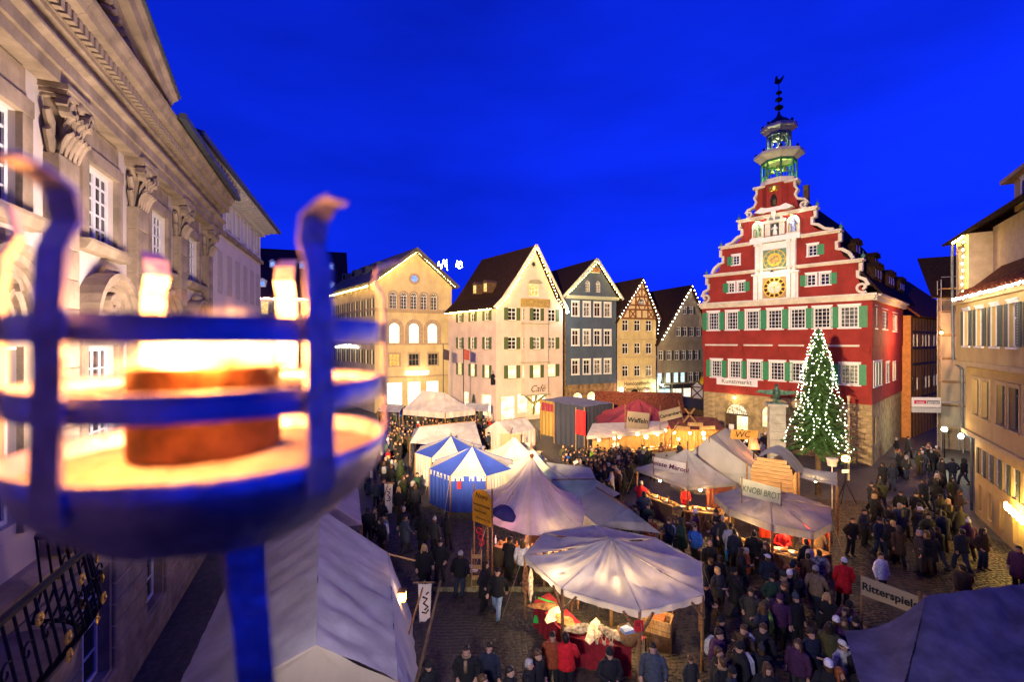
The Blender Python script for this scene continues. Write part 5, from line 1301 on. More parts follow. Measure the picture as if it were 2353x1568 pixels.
MB().ball((0,0,0), .12, .12, .16).build('globe', mat('blue_white_lamp', (1,1,1), .3, var=0, emit=(.7,.85,1), es=30), wl_, None, True); MB().bar((0,0,.15),(0,.4,.2), .04).build('bracket', iron, wl_)
point(wl_, (-.5,-.6,0), 170, (1,.72,.36), .2)

# ================================================================ SIDE STREET: half-timbered range, scaffold, sign
orange = mat('orange_render', (.55,.22,.07), .9, var=.15)
B2 = th.world((TW+.6, 15.4, 0)); E2 = Vector((56.0, 57.0, 0))
sh_ = House('half_timbered_house', (B2.x, B2.y), (E2.x, E2.y), 'dark half-timbered house with orange infill behind the red town hall')
SW = sh_.W; mb = MB(); wall(mb, [(0,0),(SW,0),(SW,12),(0,12)], [], 0, .2); mb.add([(0,0,0),(0,0,12),(-4,6,12),(-4,6,0)], [(0,1,2,3)]); mb.build('wall', orange, sh_.e)
tm = MB()
for z in (3.8, 7.2, 8.8, 10.4, 11.9): tm.box(0, SW, -.12, 0, z-.1, z+.1)
for k in range(20):
    x = .1+k*(SW-.2)/19; tm.box(x-.09, x+.09, -.115, 0, .1, 12)
    if k % 3 == 0: tm.bar((x,-.1,4), (x+.9,-.1,7), .13, .1, (0,1,0))
tm.build('timber_frame', mat('dark_timber', (.04,.02,.012), .8), sh_.e)
for k in range(7):
    for z in (8.95, 4.6): window(sh_.e, .9+k*1.5, z, .6, 1.2, 2, 3, y=-.06, glass=glass_dark)
mb = MB(); slab(mb, (-.3,-.8,11.9), (SW+.5,-.8,11.9), (SW+.5,5,17.5), (-.3,5,17.5)); mb.build('roof', roof_red, sh_.e)
tag(sh_.e, None, None)
bk = House('scaffolded_house', (37.7, 40.3), (43.0, 37.3), 'narrow house wrapped in pale scaffold netting in the side street')
mb = MB(); wall(mb, [(0,0),(bk.W,0),(bk.W,13.5),(0,13.5)], [], 0); mb.add([(bk.W,0,0),(bk.W,8,0),(bk.W,8,13.5),(bk.W,0,13.5)], [(0,1,2,3)]); mb.build('wall', mat('dull_brown_render', (.22,.16,.11), .9), bk.e)  # plain dull brown wall colour
mb = MB(); slab(mb, (-.5,-.5,13.4),(bk.W+.5,-.5,13.4),(bk.W+.5,4,17.5),(-.5,4,17.5)); mb.build('roof', roof_dark, bk.e)
sf = empty('scaffold', bk.world((1.1, 0, 0)), bk.ang, 'lit metal scaffold with netting at the corner of the side street', 'scaffold')
steel = mat('galvanised_steel', (.45,.45,.43), .4, .6, var=.15)
for x in (-1.2, .2, 1.1):
    for y in (-1.3, -.3):
        MB().tube([(x,y,0),(x,y,14.8)], .035, 6).build('standard', steel, sf)
for z in (2,4,6,8,10,12,14):
    MB().box(-1.2,1.1,-1.3,-.3,z,z+.05).build('deck', wood_light, sf); MB().tube([(-1.2,-1.33,z+1),(1.1,-1.33,z+1)], .025, 5).build('ledger', steel, sf); MB().tube([(-.2,-1.36,z),(1.1,-1.36,z+2)], .025, 5).build('brace', steel, sf)
    if z < 12: MB().patch((-1.25,-1.42,z+.1),(1.15,-1.42,z+.1),(1.15,-1.42,z+1.9),(-1.25,-1.42,z+1.9), 16, 8, 0, .25, z).build('net', cloth('scaffold_net', (.40,.35,.28), .5), sf, None, True)
sgn = empty('street_sign', at(2128, 928, 33), R(-6), 'rectangular scaffold hire sign hung over the side street', 'sign')
sgn.location.z -= 0.5
MB().box(-.95,.95,-.04,.04,.25,.95).build('upper_panel', mat('sign_white', (.7,.68,.64), .5, var=.05), sgn); MB().box(-.95,.95,-.04,.04,-.15,.2).build('lower_panel', mat('sign_grey', (.45,.45,.42), .5, var=.05), sgn)
MB().box(-.82,-.02,-.052,-.042,.48,.74).build('red_field', mat('sign_red', (.45,.02,.06), .5, var=.05), sgn); MB().box(.02,.86,-.052,-.042,.48,.74).build('grey_field', mat('sign_dark', (.15,.16,.15), .5, var=.05), sgn)
text(sgn, 'miet', .3, T((-.42,-.056,.6)), mat('white_lettering', (.7,.7,.7))); text(sgn, 'gerüst', .3, T((.44,-.056,.6)), mat('white_lettering', (.7,.7,.7)))
MB().bar((.9,.02,.6),(2.6,.3,.6), .06).build('arm', steel, sgn)
stl = empty('street_lamp', at(2170, 985, 37), 0, 'dazzling white lamp in the side street below the scaffold', 'street lamp'); stl.location.z = 2.2
MB().tube([(0,0,-2.2),(0,0,0)], .05, 8).build('post', iron, stl); MB().ball((0,0,.12), .19, .19, .18).build('globe', mat('street_globe', (1,1,1), .3, var=0, emit=(.95,1,.75), es=55), stl, None, True)
point(stl, (-.5,-.7,.3), 220, (.85,1,.6), .25)

se = House('street_end_house', (50, 62), (62, 60), 'dim gabled house closing the end of the side street')
mb = MB(); wall(mb, [(0,0),(se.W,0),(se.W,9),(se.W/2,14),(0,9)], [], 0); mb.build('wall', mat('dim_street_render', (.3,.2,.12), .9, var=.15), se.e)
for k in range(4):
    for z in (2.8, 6): window(se.e, 2+k*2.6, z, 1, 1.5, 2, 3, y=-.05, glass=glass_warm if k == 1 else glass_dark)
gable_roof(se, 0, se.W, 9, 14.1, -.4, 9)

# added unseen house behind the camera, narrowed so the basket reflects more sky
oh = House('unseen_house', (-1.0, -1.6), (-5.2, -1.6), 'plain dark stone house added unseen behind the viewer to shape reflections', 'house')
mb = MB(); wall(mb, [(0,0),(oh.W,0),(oh.W,17),(0,17)], [(x,x+1.2,z,z+2) for x in (.4,2.4) for z in (2,6,10,13.5)], 0, .3); mb.build('wall', mat('brown_house_render', (.24,.17,.10), .9, var=.15), oh.e)
for x in (.4,2.4):
    for z in (2,6,10,13.5): window(oh.e, x+.6, z, 1.2, 2, 2, 3, y=.15)
mb = MB(); slab(mb, (-.5,-.6,16.9),(oh.W+.5,-.6,16.9),(oh.W+.5,6,22),(-.5,6,22)); mb.build('roof', roof_dark, oh.e)

ol = empty('scaffold_lamp', at(2163, 765, 38.2), 0, 'small orange work lamp on the upper scaffold deck', 'lamp')
MB().ball((0,0,0), .12).build('bulb', lamp_orange, ol, None, True); MB().lathe([(.05,.1),(.16,.12),(.04,.25)], 8).build('shade', iron, ol); MB().tube([(0,0,.2),(.3,.5,.5)], .02).build('arm', iron, ol)
point(ol, (-1.2,-.2,-.1), 1300, (1,.48,.18), .2)
# ================================================================ MARKET TENTS
canvas = cloth('off_white_canvas', (.52,.49,.47), .30, .16)
canvas_grey = cloth('grey_canvas', (.27,.27,.275), .2, .18)
canvas_dark = cloth('dark_navy_tarp', (.030,.034,.055), .05)
canvas_blue = cloth('royal_blue_canvas', (.02,.05,.33), .12)
canvas_crim = cloth('crimson_canvas', (.27,.04,.06), .25)
canvas_lil = cloth('lilac_white_canvas', (.48,.42,.44), .28, .14)
canvas_tan = cloth('tan_canvas', (.32,.26,.17), .22)
V = Vector
rope_m = mat('rope', (.35,.28,.18), .9)
def tent(name, base, label, cat='tent', group=None):
    o = empty(name, (base[0], base[1], 0), 0, label, cat, group)
    b = Vector((base[0], base[1], 0))
    return o, (lambda p: Vector(p)-b)
def canopy(o, L, ring, apex, m, m2=None, nu=8, nv=8, sag=.08, dip=.1, wr=.05, val=0.22, seed=1.0, scallop=False, fold=0.0):
    ring = [Vector(p) for p in ring]; n = len(ring)
    single = MB()
    for i in range(n):
        a, b = ring[i], ring[(i+1) % n]
        mb = MB() if m2 else single
        mb.patch(L(a), L(b), L(apex), L(apex), nu, nv, sag, wr, seed+i*1.7, dip=dip, fold=fold, nf=3.5)
        if m2: mb.build('canopy_panel', m if i % 2 else m2, o, None, True)
    if not m2: single.build('canopy', m, o, None, True)
    for a in ring:
        pts_ = [L(a.lerp(Vector(apex), v_/8)) + Vector((0,0,.02-dip*math.sin(math.pi*v_/8))) for v_ in range(9)]
        MB().tube(pts_, .012, 4).build('seam', m, o)
    for a in ring[::2]:
        c0 = Vector((o.location.x, o.location.y, 0)); d0 = (Vector((a.x, a.y, 0))-c0).normalized()
        MB().tube([L(a), L(Vector((a.x,a.y,0))+d0*.75)], .008, 4).build('guy_rope', rope_m, o)
    if val:
        vb = MB()
        for i in range(n):
            a, b = ring[i], ring[(i+1) % n]; dn = Vector((0,0,-val))
            if scallop:
                k = 9; mid = Vector((0,0,-val*.45)); vb.patch(L(a+mid), L(b+mid), L(b), L(a), nu, 2, 0, .03, seed)
                for q in range(k):
                    p0, p1 = a.lerp(b, (q+.12)/k), a.lerp(b, (q+.88)/k); vb.patch(L(p0+dn), L(p1+dn), L(p1+mid), L(p0+mid), 2, 2, 0, .02, seed+q)
            else:
                vb.patch(L(a+dn), L(b+dn), L(b), L(a), nu*2, 3, 0, .05, seed+i, fold=.015, nf=5)
        vb.build('valance', m, o, None, True)
    return ring
def poles(o, L, pts, m=None, r=.045):
    for p in pts:
        p = Vector(p); MB().tube([L((p.x,p.y,0)), L(p)], r, 8).build('pole', m or wood, o)
def curtain(o, L, a, b, z0, m, fold=.05, nf=7, name='curtain'):
    a, b = Vector(a), Vector(b)
    MB().patch(L((a.x,a.y,z0)), L((b.x,b.y,z0)), L(b), L(a), 40, 5, 0, .05, a.x, fold=fold, nf=nf).build(name, m, o, None, True)
def stall_lamp(loc, label, power, col=(1,.62,.25), es=40, r=.07, cat='lamp', cord=.22, group=None):
    o = empty('stall_lamp', loc, 0, label, cat, group)
    MB().ball((0,0,0), r).build('bulb', mat('stall_bulb_%d' % int(es), (1,.9,.7), .3, var=0, emit=col, es=es), o, None, True)
    MB().tube([(0,0,r*.8),(0,0,cord)], .008, 4).build('cord', iron, o); MB().lathe([(.03,r*.8),(.035,r*.8+.06)], 8).build('socket', iron, o)
    if power: point(o, (0,0,-r-.05), power*2.0, col, r)
    return o
def counter(o, L, pts, h=.95, d=.6, m=None, planks=True, top=None):
    for i in range(len(pts)-1):
        a, b = Vector((pts[i][0], pts[i][1], 0)), Vector((pts[i+1][0], pts[i+1][1], 0)); dr_ = (b-a); ln = dr_.length; M = T(L(a)) @ RZ(math.atan2(dr_.y, dr_.x))
        n = max(2, int(ln/.16))
        for k in range(n):
            MB().box(k*ln/n+.004, (k+1)*ln/n-.004, -.02, .012, .03, h-.04).build('plank', m or wood, o, M)
        MB().box(-.08, ln+.08, -.12, d, h-.04, h).build('counter_top', top or wood_light, o, M)

# goods -----------------------------------------------------------
def item(kind, loc, label, rz=0.0, s=1.0, m=None, group=None, cat=None):
    mb = MB(); c = cat or kind.replace('_', ' ')
    if kind == 'bottle': mb.lathe([(.035,0),(.037,.02),(.037,.16),(.014,.21),(.014,.27),(.016,.28)], 10)
    elif kind == 'jar': mb.lathe([(.05,0),(.055,.03),(.055,.11),(.045,.13),(.048,.131),(.048,.16)], 10)
    elif kind == 'bread_loaf':
        mb.ball((0,0,.07), .17,.10,.07, 12, 8)
        for k in (-.08,0,.08): mb.tube([(k-.02,-.06,.125),(k+.02,.06,.125)], .012, 5)
    elif kind == 'wicker_basket':
        mb.lathe([(.22,0),(.30,.32)], 20, None, True); mb.loft([[(.30*math.cos(2*math.pi*j/20), .30*math.sin(2*math.pi*j/20), .32+.0) for j in range(20)],[(.33*math.cos(2*math.pi*j/20), .33*math.sin(2*math.pi*j/20), .34) for j in range(20)],[(.30*math.cos(2*math.pi*j/20), .30*math.sin(2*math.pi*j/20), .37) for j in range(20)]], False)
        for k in range(6): mb.lathe([(.225+k*.013+.004,.03+k*.05),(.235+k*.013,.045+k*.05)], 20, None, False)
    elif kind == 'pelt':
        rg = random.Random(int(loc[0]*97+loc[1]*31)); N1 = 14; vs = [(0,0,.07*s)]; fs = []
        for ring in (1, 2, 3):
            for j in range(N1):
                a = 2*math.pi*j/N1; rr = (.30+.10*math.cos(2*a)+.07*math.cos(4*a+.5)+rg.uniform(-.04,.04))*ring/3
                vs.append((rr*1.25*math.cos(a), rr*.85*math.sin(a), .06*(1-ring/3.2)+.03*noise.noise((rr*6, a*2, loc[0]))))
        for j in range(N1): fs.append((0,1+j,1+(j+1)%N1))
        for r_ in (0,1):
            for j in range(N1): fs.append((1+r_*N1+j,1+(r_+1)*N1+j,1+(r_+1)*N1+(j+1)%N1,1+r_*N1+(j+1)%N1))
        mb.add(vs, fs)
    elif kind == 'hanging_pelt':
        mb.tube([(0,0,0),(0,0,-.12),(.01,0,-.35),(-.01,0,-.7),(.01,0,-.95),(0,.02,-1.25),(0,0,-1.35)], [.02,.07,.10,.11,.07,.05,.015], 8, True, (1,.45))
        for s_ in (-1,1): mb.tube([(s_*.06,0,-.25),(s_*.1,0,-.42),(s_*.1,0,-.55)], [.03,.025,.01], 5); mb.tube([(s_*.06,0,-.8),(s_*.09,0,-.98),(s_*.085,0,-1.1)], [.03,.025,.01], 5)
    elif kind == 'antlers':
        mb.ball((0,0,.05), .05,.09,.06)
        for s_ in (-1,1):
            mb.tube([(s_*.03,0,.08),(s_*.08,.02,.2),(s_*.06,.0,.34),(s_*.1,-.03,.42)], [.018,.016,.013,.004], 6); mb.tube([(s_*.075,.02,.2),(s_*.13,-.05,.27)], [.013,.004], 5)
    elif kind == 'crate':
        for zz in (0,.11,.22):
            for y_ in (-.2,.2): mb.box(-.32,.32,y_-.012,y_+.012,zz,zz+.09)
            for x_ in (-.32,.32): mb.box(x_-.012,x_+.012,-.2,.2,zz,zz+.09)
        mb.box(-.32,.32,-.2,.2,-.012,0)
    elif kind == 'bowl': mb.lathe([(.05,0),(.12,.03),(.17,.09),(.175,.1),(.15,.085),(.06,.05)], 14)
    elif kind == 'chopping_board': mb.box(-.24,.24,-.15,.15,0,.03).box(.24,.36,-.03,.03,.004,.026)
    elif kind == 'sack':
        mb.loft([[(r*(math.cos(2*math.pi*j/12)+.08*math.sin(j*2.3)), r*math.sin(2*math.pi*j/12), z) for j in range(12)] for r, z in ((.14,0),(.19,.06),(.2,.25),(.15,.38),(.07,.43),(.12,.5))])
    elif kind == 'folded_cloth':
        for k in range(4): mb.patch((-.2,-.15,.03*k),(.2,-.15,.03*k),(.2,.15,.03*k),(-.2,.15,.03*k), 6, 4, -.02, .02, k)
        mb.box(-.195,.195,-.145,.145,0,.10)
    elif kind == 'wreath':
        for k in range(40):
            a = 2*math.pi*k/40; mb.ball((.17*math.cos(a), .03*math.sin(k*3.1), .17*math.sin(a)), .035+.012*math.sin(k*5), None, None, 5, 4)
    elif kind == 'gingerbread_heart':
        mb.prism([(0,-.12),(.1,-.02),(.12,.06),(.07,.11),(0,.06),(-.07,.11),(-.12,.06),(-.1,-.02)], -.015, .015)
    o = mb.build(kind, m or wood, None, T(loc) @ RZ(rz) @ SC(s,s,s), kind in ('bottle','jar','bread_loaf','bowl','pelt','hanging_pelt','sack','wicker_basket','wreath'))
    return tag(o, label, c, group)
fur_brown = mat('brown_fur', (.22,.10,.04), .95, var=.5, vscale=9, bump=.8, bscale=60); fur_white = mat('cream_fur', (.62,.50,.36), .95, var=.35, vscale=7, bump=.8, bscale=60); fur_grey = mat('grey_fur', (.20,.17,.15), .95, var=.5, vscale=9, bump=.8, bscale=60); fur_fox = mat('fox_fur', (.45,.20,.07), .95, var=.4, vscale=8, bump=.8, bscale=60)
red_cloth = mat('dark_red_table_cloth', (.26,.012,.02), .85, var=.2, vscale=4, bump=.2)
bread_m = mat('bread_crust', (.42,.20,.06), .7, var=.3, vscale=14, bump=.3); glassy = mat('amber_glass', (.5,.22,.04), .15, var=.3, spec=.6); ceramic = mat('white_ceramic', (.7,.66,.58), .3, var=.05)
ribbon_red = mat('bright_red_cloth', (.5,.015,.02), .8, var=.15)

# ---- T1 fur stall with eight-cornered canopy ----
ring = [Vector(p) for p in ((.40,15.5,2.2),(1.46,13.4,2.2),(3.45,12.28,2.2),(5.5,13.05,2.2),(6.2,14.9,2.25),(5.3,16.9,2.2),(3.2,17.9,2.25),(1.19,17.3,2.2))]
fs, L = tent('fur_stall', (3.3,15.1), 'eight-cornered white canopy stall with furs and red cloth in the foreground', 'stall')
canopy(fs, L, ring, (3.3,15.15,2.92), canvas, nu=24, nv=20, sag=.14, dip=.09, wr=.12, val=.2, seed=3)
poles(fs, L, [p+Vector((0,0,-.02)) for p in (ring[i]*.985+Vector((3.3,15.1,2.2))*.015 for i in (0,1,2,3,4,5,7))], wood, .05)
for i in (1,2,3):
    p = ring[i]; c_ = Vector((3.3,15.1,2.2))
    for j in ((i-1)%8, (i+1)%8): MB().bar(L(p+Vector((0,0,-.65))), L(p.lerp(ring[j], .2)+Vector((0,0,-.12))), .06, .07).build('brace', wood, fs)
MB().tube([L((3.3,15.15,0)), L((3.3,15.15,2.9))], .06, 8).build('centre_pole', wood, fs)
tgm = MB().box(-.12,.12,-.01,.01,-.3,0).build('red_number_tag', ribbon_red, fs, T(L(ring[2]+Vector((-.05,-.08,-.2)))))
text(fs, '021', .11, T(L(ring[2]+Vector((-.05,-.095,-.3)))))
tb_, L2 = tent('fur_table', (2.2,13.6), 'long table under dark red cloth in front of the fur stall', 'table')
tA, tB, tC = Vector((.72,15.1,.85)), Vector((1.62,13.3,.85)), Vector((3.35,12.75,.85))
inn = Vector((.55,.55,0))
for a, b in ((tA,tB),(tB,tC)):
    MB().patch(L2(a), L2(b), L2(b+inn), L2(a+inn), 10, 4, 0, .01).build('table_top_cloth', red_cloth, tb_, None, True)
    MB().patch(L2((a.x,a.y,.03)), L2((b.x,b.y,.03)), L2(b), L2(a), 30, 5, 0, .04, 1, fold=.03, nf=6).build('cloth_drop', red_cloth, tb_, None, True)
for p in (tA+inn, tC+inn): MB().box(-.03,.03,-.03,.03,0,.83).build('leg', wood, tb_, T(L2((p.x,p.y,0))))
gc = MB().patch((-.02,0,-.62),(.75,-.1,-.45),(.62,.35,.02),(0,.42,.02), 10, 6, .05, .08, 3).build('green_cloth', mat('bright_green_cloth', (.03,.42,.06), .8, var=.15), None, T((.70,14.9,.88)) @ RZ(R(-25)), True); tag(gc, 'bright green cloth draped over the left end of the fur table', 'cloth')
for k, (x, y, m_, lb) in enumerate(((1.15,14.75,fur_brown,'dark brown pelt at the left end of the fur table'),(1.35,14.35,fur_white,'large cream and tan pelt spread on the fur table'),(1.62,13.95,fur_fox,'tan pelt between the cream pelt and the post'),(2.05,13.55,fur_grey,'black and white pelt on the fur table'),(2.4,13.45,fur_white,'white pelt beside the antlers'),(2.9,13.3,fur_grey,'dark long-haired pelt hanging off the red table'))):
    item('pelt', (x,y,.90+.01*k), lb, k*1.1, 1.15, m_)
for k, (x, y) in enumerate(((2.42,12.98),(2.62,12.93),(2.82,12.9))): item('antlers', (x,y,.86), ('left','middle','right')[k]+' of three small antler trophies on the red table', .3*k, .9, mat('bone', (.6,.48,.3), .6, var=.3))
bk_ = item('wicker_basket', (3.35,13.05,.86), 'round wicker basket of folded cloth on the fur table', 0, 1.0, mat('wicker', (.32,.17,.06), .8, var=.3, vscale=20, bump=.5))
item('folded_cloth', (3.3,13.0,1.2), 'blue folded cloth in the wicker basket', .4, .9, mat('light_blue_cloth', (.25,.33,.55), .8)); item('folded_cloth', (3.42,13.12,1.22), 'dark grey folded cloth in the wicker basket', 1.2, .7, mat('charcoal_cloth', (.05,.05,.05), .8))
for k, (x, y, m_, lb) in enumerate(((.45,15.25,fur_fox,'long fox pelt hanging at the left corner pole'),(.62,15.05,fur_white,'pale pelt hanging beside the fox pelt'),(1.9,14.3,fur_brown,'brown pelt hanging behind the fur table, leftmost'),(2.1,14.4,fur_fox,'reddish pelt hanging behind the fur table'),(2.75,14.5,fur_grey,'grey pelt hanging in the middle of the fur stall'),(2.95,14.55,fur_white,'cream pelt hanging in the middle of the fur stall'),(3.15,14.6,fur_grey,'striped grey pelt hanging near the centre pole'),(4.3,14.6,fur_white,'long white pelt hanging at the right of the fur stall'),(4.75,14.4,fur_brown,'brown fur vest hanging at the right of the fur stall'),(5.0,14.2,fur_fox,'tan pelt hanging nearest the right corner pole'),(4.05,13.4,mat('black_fur', (.02,.02,.02), .9),'pair of black gloves of fur hanging by the middle pole'))):
    item('hanging_pelt', (x,y,2.12 if k not in (0,1) else 1.98), lb, .5*k, .85 if k < 10 else .6, m_)
    
for k in range(18):
    q = k/17*2; pA, pB = ((V((1.0,15.0,0)), V((2.0,13.75,0))), (V((2.0,13.75,0)), V((3.6,13.0,0))), (V((3.6,13.0,0)), V((5.2,13.6,0))))[min(2,int(k/6))]; P = pA.lerp(pB, (k % 6)/6)+V((.25,.45,0))
    item('hanging_pelt', (P.x,P.y,2.1), 'small pelt hanging from the rail under the fur stall canopy', k*.9, .42+.1*(k % 3), (fur_fox,fur_brown,fur_grey,fur_white)[k % 4], 'small pelts on the rail')
item('crate', (4.55,14.3,.45), 'pale wooden crate with orange cloth in the fur stall', -.5, 1.4, wood_light); item('folded_cloth', (4.55,14.3,.75), 'rust orange cloth heaped in the pale crate', -.5, 1.2, mat('rust_cloth', (.4,.10,.03), .8))
MB().box(-.5,.5,-.35,.35,0,.43).build('crate_stand', wood_dark, fs, T(L((4.55,14.3,0))) @ RZ(-.5))
shl = MB().box(-1.3,1.3,-.25,.25,.9,.95).box(-1.25,-1.18,-.2,.2,0,.9).box(1.18,1.25,-.2,.2,0,.9).build('back_shelf', wood_dark, fs, T(L((2.9,15.6,0))) @ RZ(.15))
stall_lamp((1.55,14.3,1.95), 'bright bulb over the cream pelts of the fur stall', 70, (1,.72,.36), 60); stall_lamp((3.1,13.9,1.95), 'bulb hanging in the middle of the fur stall', 95, (1,.66,.3), 60); stall_lamp((4.6,14.1,1.95), 'bulb at the right side of the fur stall', 34, (1,.62,.27), 40)

# ---- T2 tall cone tent with orange sign ----
nt, L = tent('cosmetics_tent', (.9,20), 'tall pale pink cone tent with dark ball on top and orange sign', 'tent')
ring = [Vector(p) for p in ((-1.0,18.5,2.15),(.7,17.5,2.0),(2.7,17.7,2.15),(3.2,19.8,2.2),(2.9,21.8,2.2),(.8,22.6,2.2),(-1.4,22.2,2.2),(-1.6,20.2,2.2))]
canopy(nt, L, ring, (.87,20.0,4.4), canvas_lil, nu=32, nv=16, sag=.12, dip=.42, wr=.05, val=.0, seed=5, fold=.035)
poles(nt, L, [ring[i] for i in (0,1,2,4,6)], wood, .045); MB().ball(L((.87,20,4.45)), .1).build('finial_ball', mat('dark_red_ball', (.06,.015,.015), .5), nt, None, True); MB().tube([L((.87,20,0)),L((.87,20,4.4))], .06, 8).build('centre_pole', wood, nt)
for i, z in ((0, .95), (1, .95)):
    a, b = ring[i], ring[i+1]; ins = Vector((.25,.5,0))
    MB().patch(L((a.x,a.y,0.05)+ins if False else Vector((a.x,a.y,.05))+ins), L(Vector((b.x,b.y,.05))+ins), L(Vector((b.x,b.y,.9))+ins), L(Vector((a.x,a.y,.9))+ins), 16, 4, 0, .02, 2, fold=.03, nf=5).build('counter_cloth', mat('olive_cloth', (.12,.09,.04), .8), nt, None, True)
    MB().patch(L(Vector((a.x,a.y,.92))+ins), L(Vector((b.x,b.y,.92))+ins), L(Vector((b.x+.1,b.y+.6,.92))+ins), L(Vector((a.x+.2,a.y+.6,.92))+ins), 6, 4).build('counter_top', wood_light, nt)
fr = MB()
for k in range(24):
    a, b = ring[1], ring[2]; p = a.lerp(b, k/24); q = a.lerp(b, (k+1)/24); fr.patch(L(p+Vector((0,.05,-.3-.04*(k%2)))), L(q+Vector((0,.05,-.3-.04*(k%2)))), L(q+Vector((0,.05,-.02))), L(p+Vector((0,.05,-.02))), 1, 1)
fr.build('fringe', mat('brown_fringe', (.16,.05,.02), .9), nt)
for k in range(16):
    t = k/15; i = 0 if t < .5 else 1; p = ring[i].lerp(ring[i+1], (t*2) % 1 if t < 1 else 1)+Vector((.3,.75,0))
    item(('bottle','jar')[k % 2], (p.x, p.y, .935), 'small amber bottle or jar on the cosmetics counter', k, 1.2, (glassy, ceramic)[k % 3 == 0], 'bottles and jars on the cosmetics counter')
for k in range(6): item('sack', (.9+.3*k, 18.75+.1*k, .93), ('first','second','third','fourth','fifth','sixth')[k]+' yellow sack from the left on the cosmetics counter', k, .55, mat('yellow_sacking', (.5,.33,.07), .9, var=.3))
stall_lamp((.0,18.75,1.8), 'pinkish white bulb at the front corner of the cosmetics tent', 40, (1,.35,.45), 60); stall_lamp((1.6,18.5,1.8), 'warm bulb over the cosmetics counter', 70, (1,.66,.24), 60); stall_lamp((1.2,20.4,2.3), 'bulb inside the cone tent', 30, (1,.5,.5), 30)
sg, Ls = tent('orange_sign', (-1.2,18.3), 'orange round-topped sign for natural cosmetics at the cone tent', 'sign')
A_, B_ = zp(1080,1170,2.2), zp(1130,1180,2.05)
sgp = []
w_ = 1.05
outl = [(0,0),(w_,0),(w_,1.0)]+[(w_/2+w_/2*math.cos(math.pi*k/10), 1.0+.38*math.sin(math.pi*k/10)) for k in range(1,10)]+[(0,1.0)]
sM = T(Vector((-1.62,18.9,2.05))-Vector((-1.2,18.3,0))) @ RZ(R(-42))
MB().prism(outl, -.03, .03).build('board', mat('orange_board', (.62,.27,.015), .7, var=.12, vscale=3), sg, sM)
text(sg, 'Nawa', .3, sM @ T((w_/2,-.035,1.12)), shear=.2); text(sg, 'Naturkosmetik-Duftmischungen', .12, sM @ T((w_/2,-.035,.74)), shear=.15, sx=.64); text(sg, 'Räucherwelt', .14, sM @ T((.45,-.035,.48)), shear=.15); text(sg, 'Ätherische Öle', .14, sM @ T((.62,-.035,.2)), shear=.15)
for x in (0,w_): MB().tube([(x,.06,-2.05),(x,.06,1.5)], .035, 6).build('post', wood, sg, sM)
um = MB(); um.lathe([(.55,0),(.5,.14),(.35,.3),(.15,.4),(.02,.44)], 8)
tag(um.build('parasol', mat('dark_violet_cloth', (.06,.04,.12), .8), None, T((-.35,18.6,2.35)) @ RY(R(20)), False), 'small dark violet parasol behind the orange sign', 'parasol')
rk, Lr = tent('display_rack', (-1.35,17.35), 'narrow wooden display rack of little shelves before the cosmetics tent', 'rack')
for z in (.05,.45,.85,1.25): MB().box(-.17,.17,-.12,.12,z,z+.03).build('shelf', wood_light, rk); MB().box(-.17,.17,-.13,-.115,z+.03,z+.16).build('shelf_front', wood_light, rk)
for x in (-.18,.18): MB().box(x-.015,x+.015,-.12,.12,0,1.55).build('side_panel', wood_light, rk)
for k in range(7): item('bowl', (-1.9+.16*(k%4), 17.5+.2*(k//4), .55+.02*k), 'small dish of trinkets on the low table by the wooden rack', k, .7, ceramic, 'dishes on the low table')
lt, Ll = tent('low_table', (-1.7,17.6), 'low cloth-covered table beside the wooden rack', 'table'); MB().box(-.45,.45,-.3,.3,.48,.53).build('top', wood_dark, lt); MB().patch((-.47,-.32,.05),(.47,-.32,.05),(.47,-.32,.54),(-.47,-.32,.54), 14, 4, 0, .02, 1, fold=.03, nf=5).build('cloth', mat('olive_cloth', (.12,.09,.04)), lt, None, True)
for x in (-.4,.4): MB().box(x-.03,x+.03,-.25,.25,0,.48).build('leg', wood_dark, lt)
for k in range(3): item('wreath', (-1.33+.06*k, 18.25, 1.9-.25*k), ('upper','middle','lower')[k]+' red ribbon wreath hanging under the orange sign', .3*k, .6, ribbon_red)

# ---- T3 blue and white striped tents ----
def striped(cx, cy, r, za, rot, label):
    o, L = tent('striped_tent', (cx,cy), label, 'tent')
    rg = [Vector((cx+r*math.cos(rot+2*math.pi*k/8), cy+r*math.sin(rot+2*math.pi*k/8), 2.2)) for k in range(8)]
    canopy(o, L, rg, (cx,cy,za), canvas_blue, canvas, nu=8, nv=8, sag=.05, dip=.06, wr=.02, val=.0)
    vb = MB()
    for i in range(8):
        a, b = rg[i], rg[(i+1)%8]
        vb.patch(L(a+Vector((0,0,-.12))), L(b+Vector((0,0,-.12))), L(b), L(a), 6, 1)
        for q in range(7):
            p0, p1 = a.lerp(b,(q+.15)/7), a.lerp(b,(q+.8)/7); vb.patch(L(p0+Vector((0,0,-.27))), L(p1+Vector((0,0,-.27))), L(p1+Vector((0,0,-.12))), L(p0+Vector((0,0,-.12))), 1, 1)
    vb.build('battlement_valance', canvas, o)
    MB().tube([L((cx,cy,0)),L((cx,cy,za+.05))], .05, 8).build('centre_pole', wood, o); MB().lathe([(.09,0),(.1,.08),(.05,.16),(.01,.3)], 8, T(L((cx,cy,za)))).build('finial', lead, o, None, True)
    poles(o, L, rg, wood, .04)
    return o, L, rg
o, L, rg = striped(-2.35,26.9,2.55,3.25,R(247.5),'front blue and white striped market tent with blue curtain')
curtain(o, L, rg[0], rg[1], .25, canvas_blue, .04, 4); curtain(o, L, rg[1], rg[2], .25, canvas, .07, 9); curtain(o, L, rg[7], rg[0], .25, canvas_blue, .05, 6)
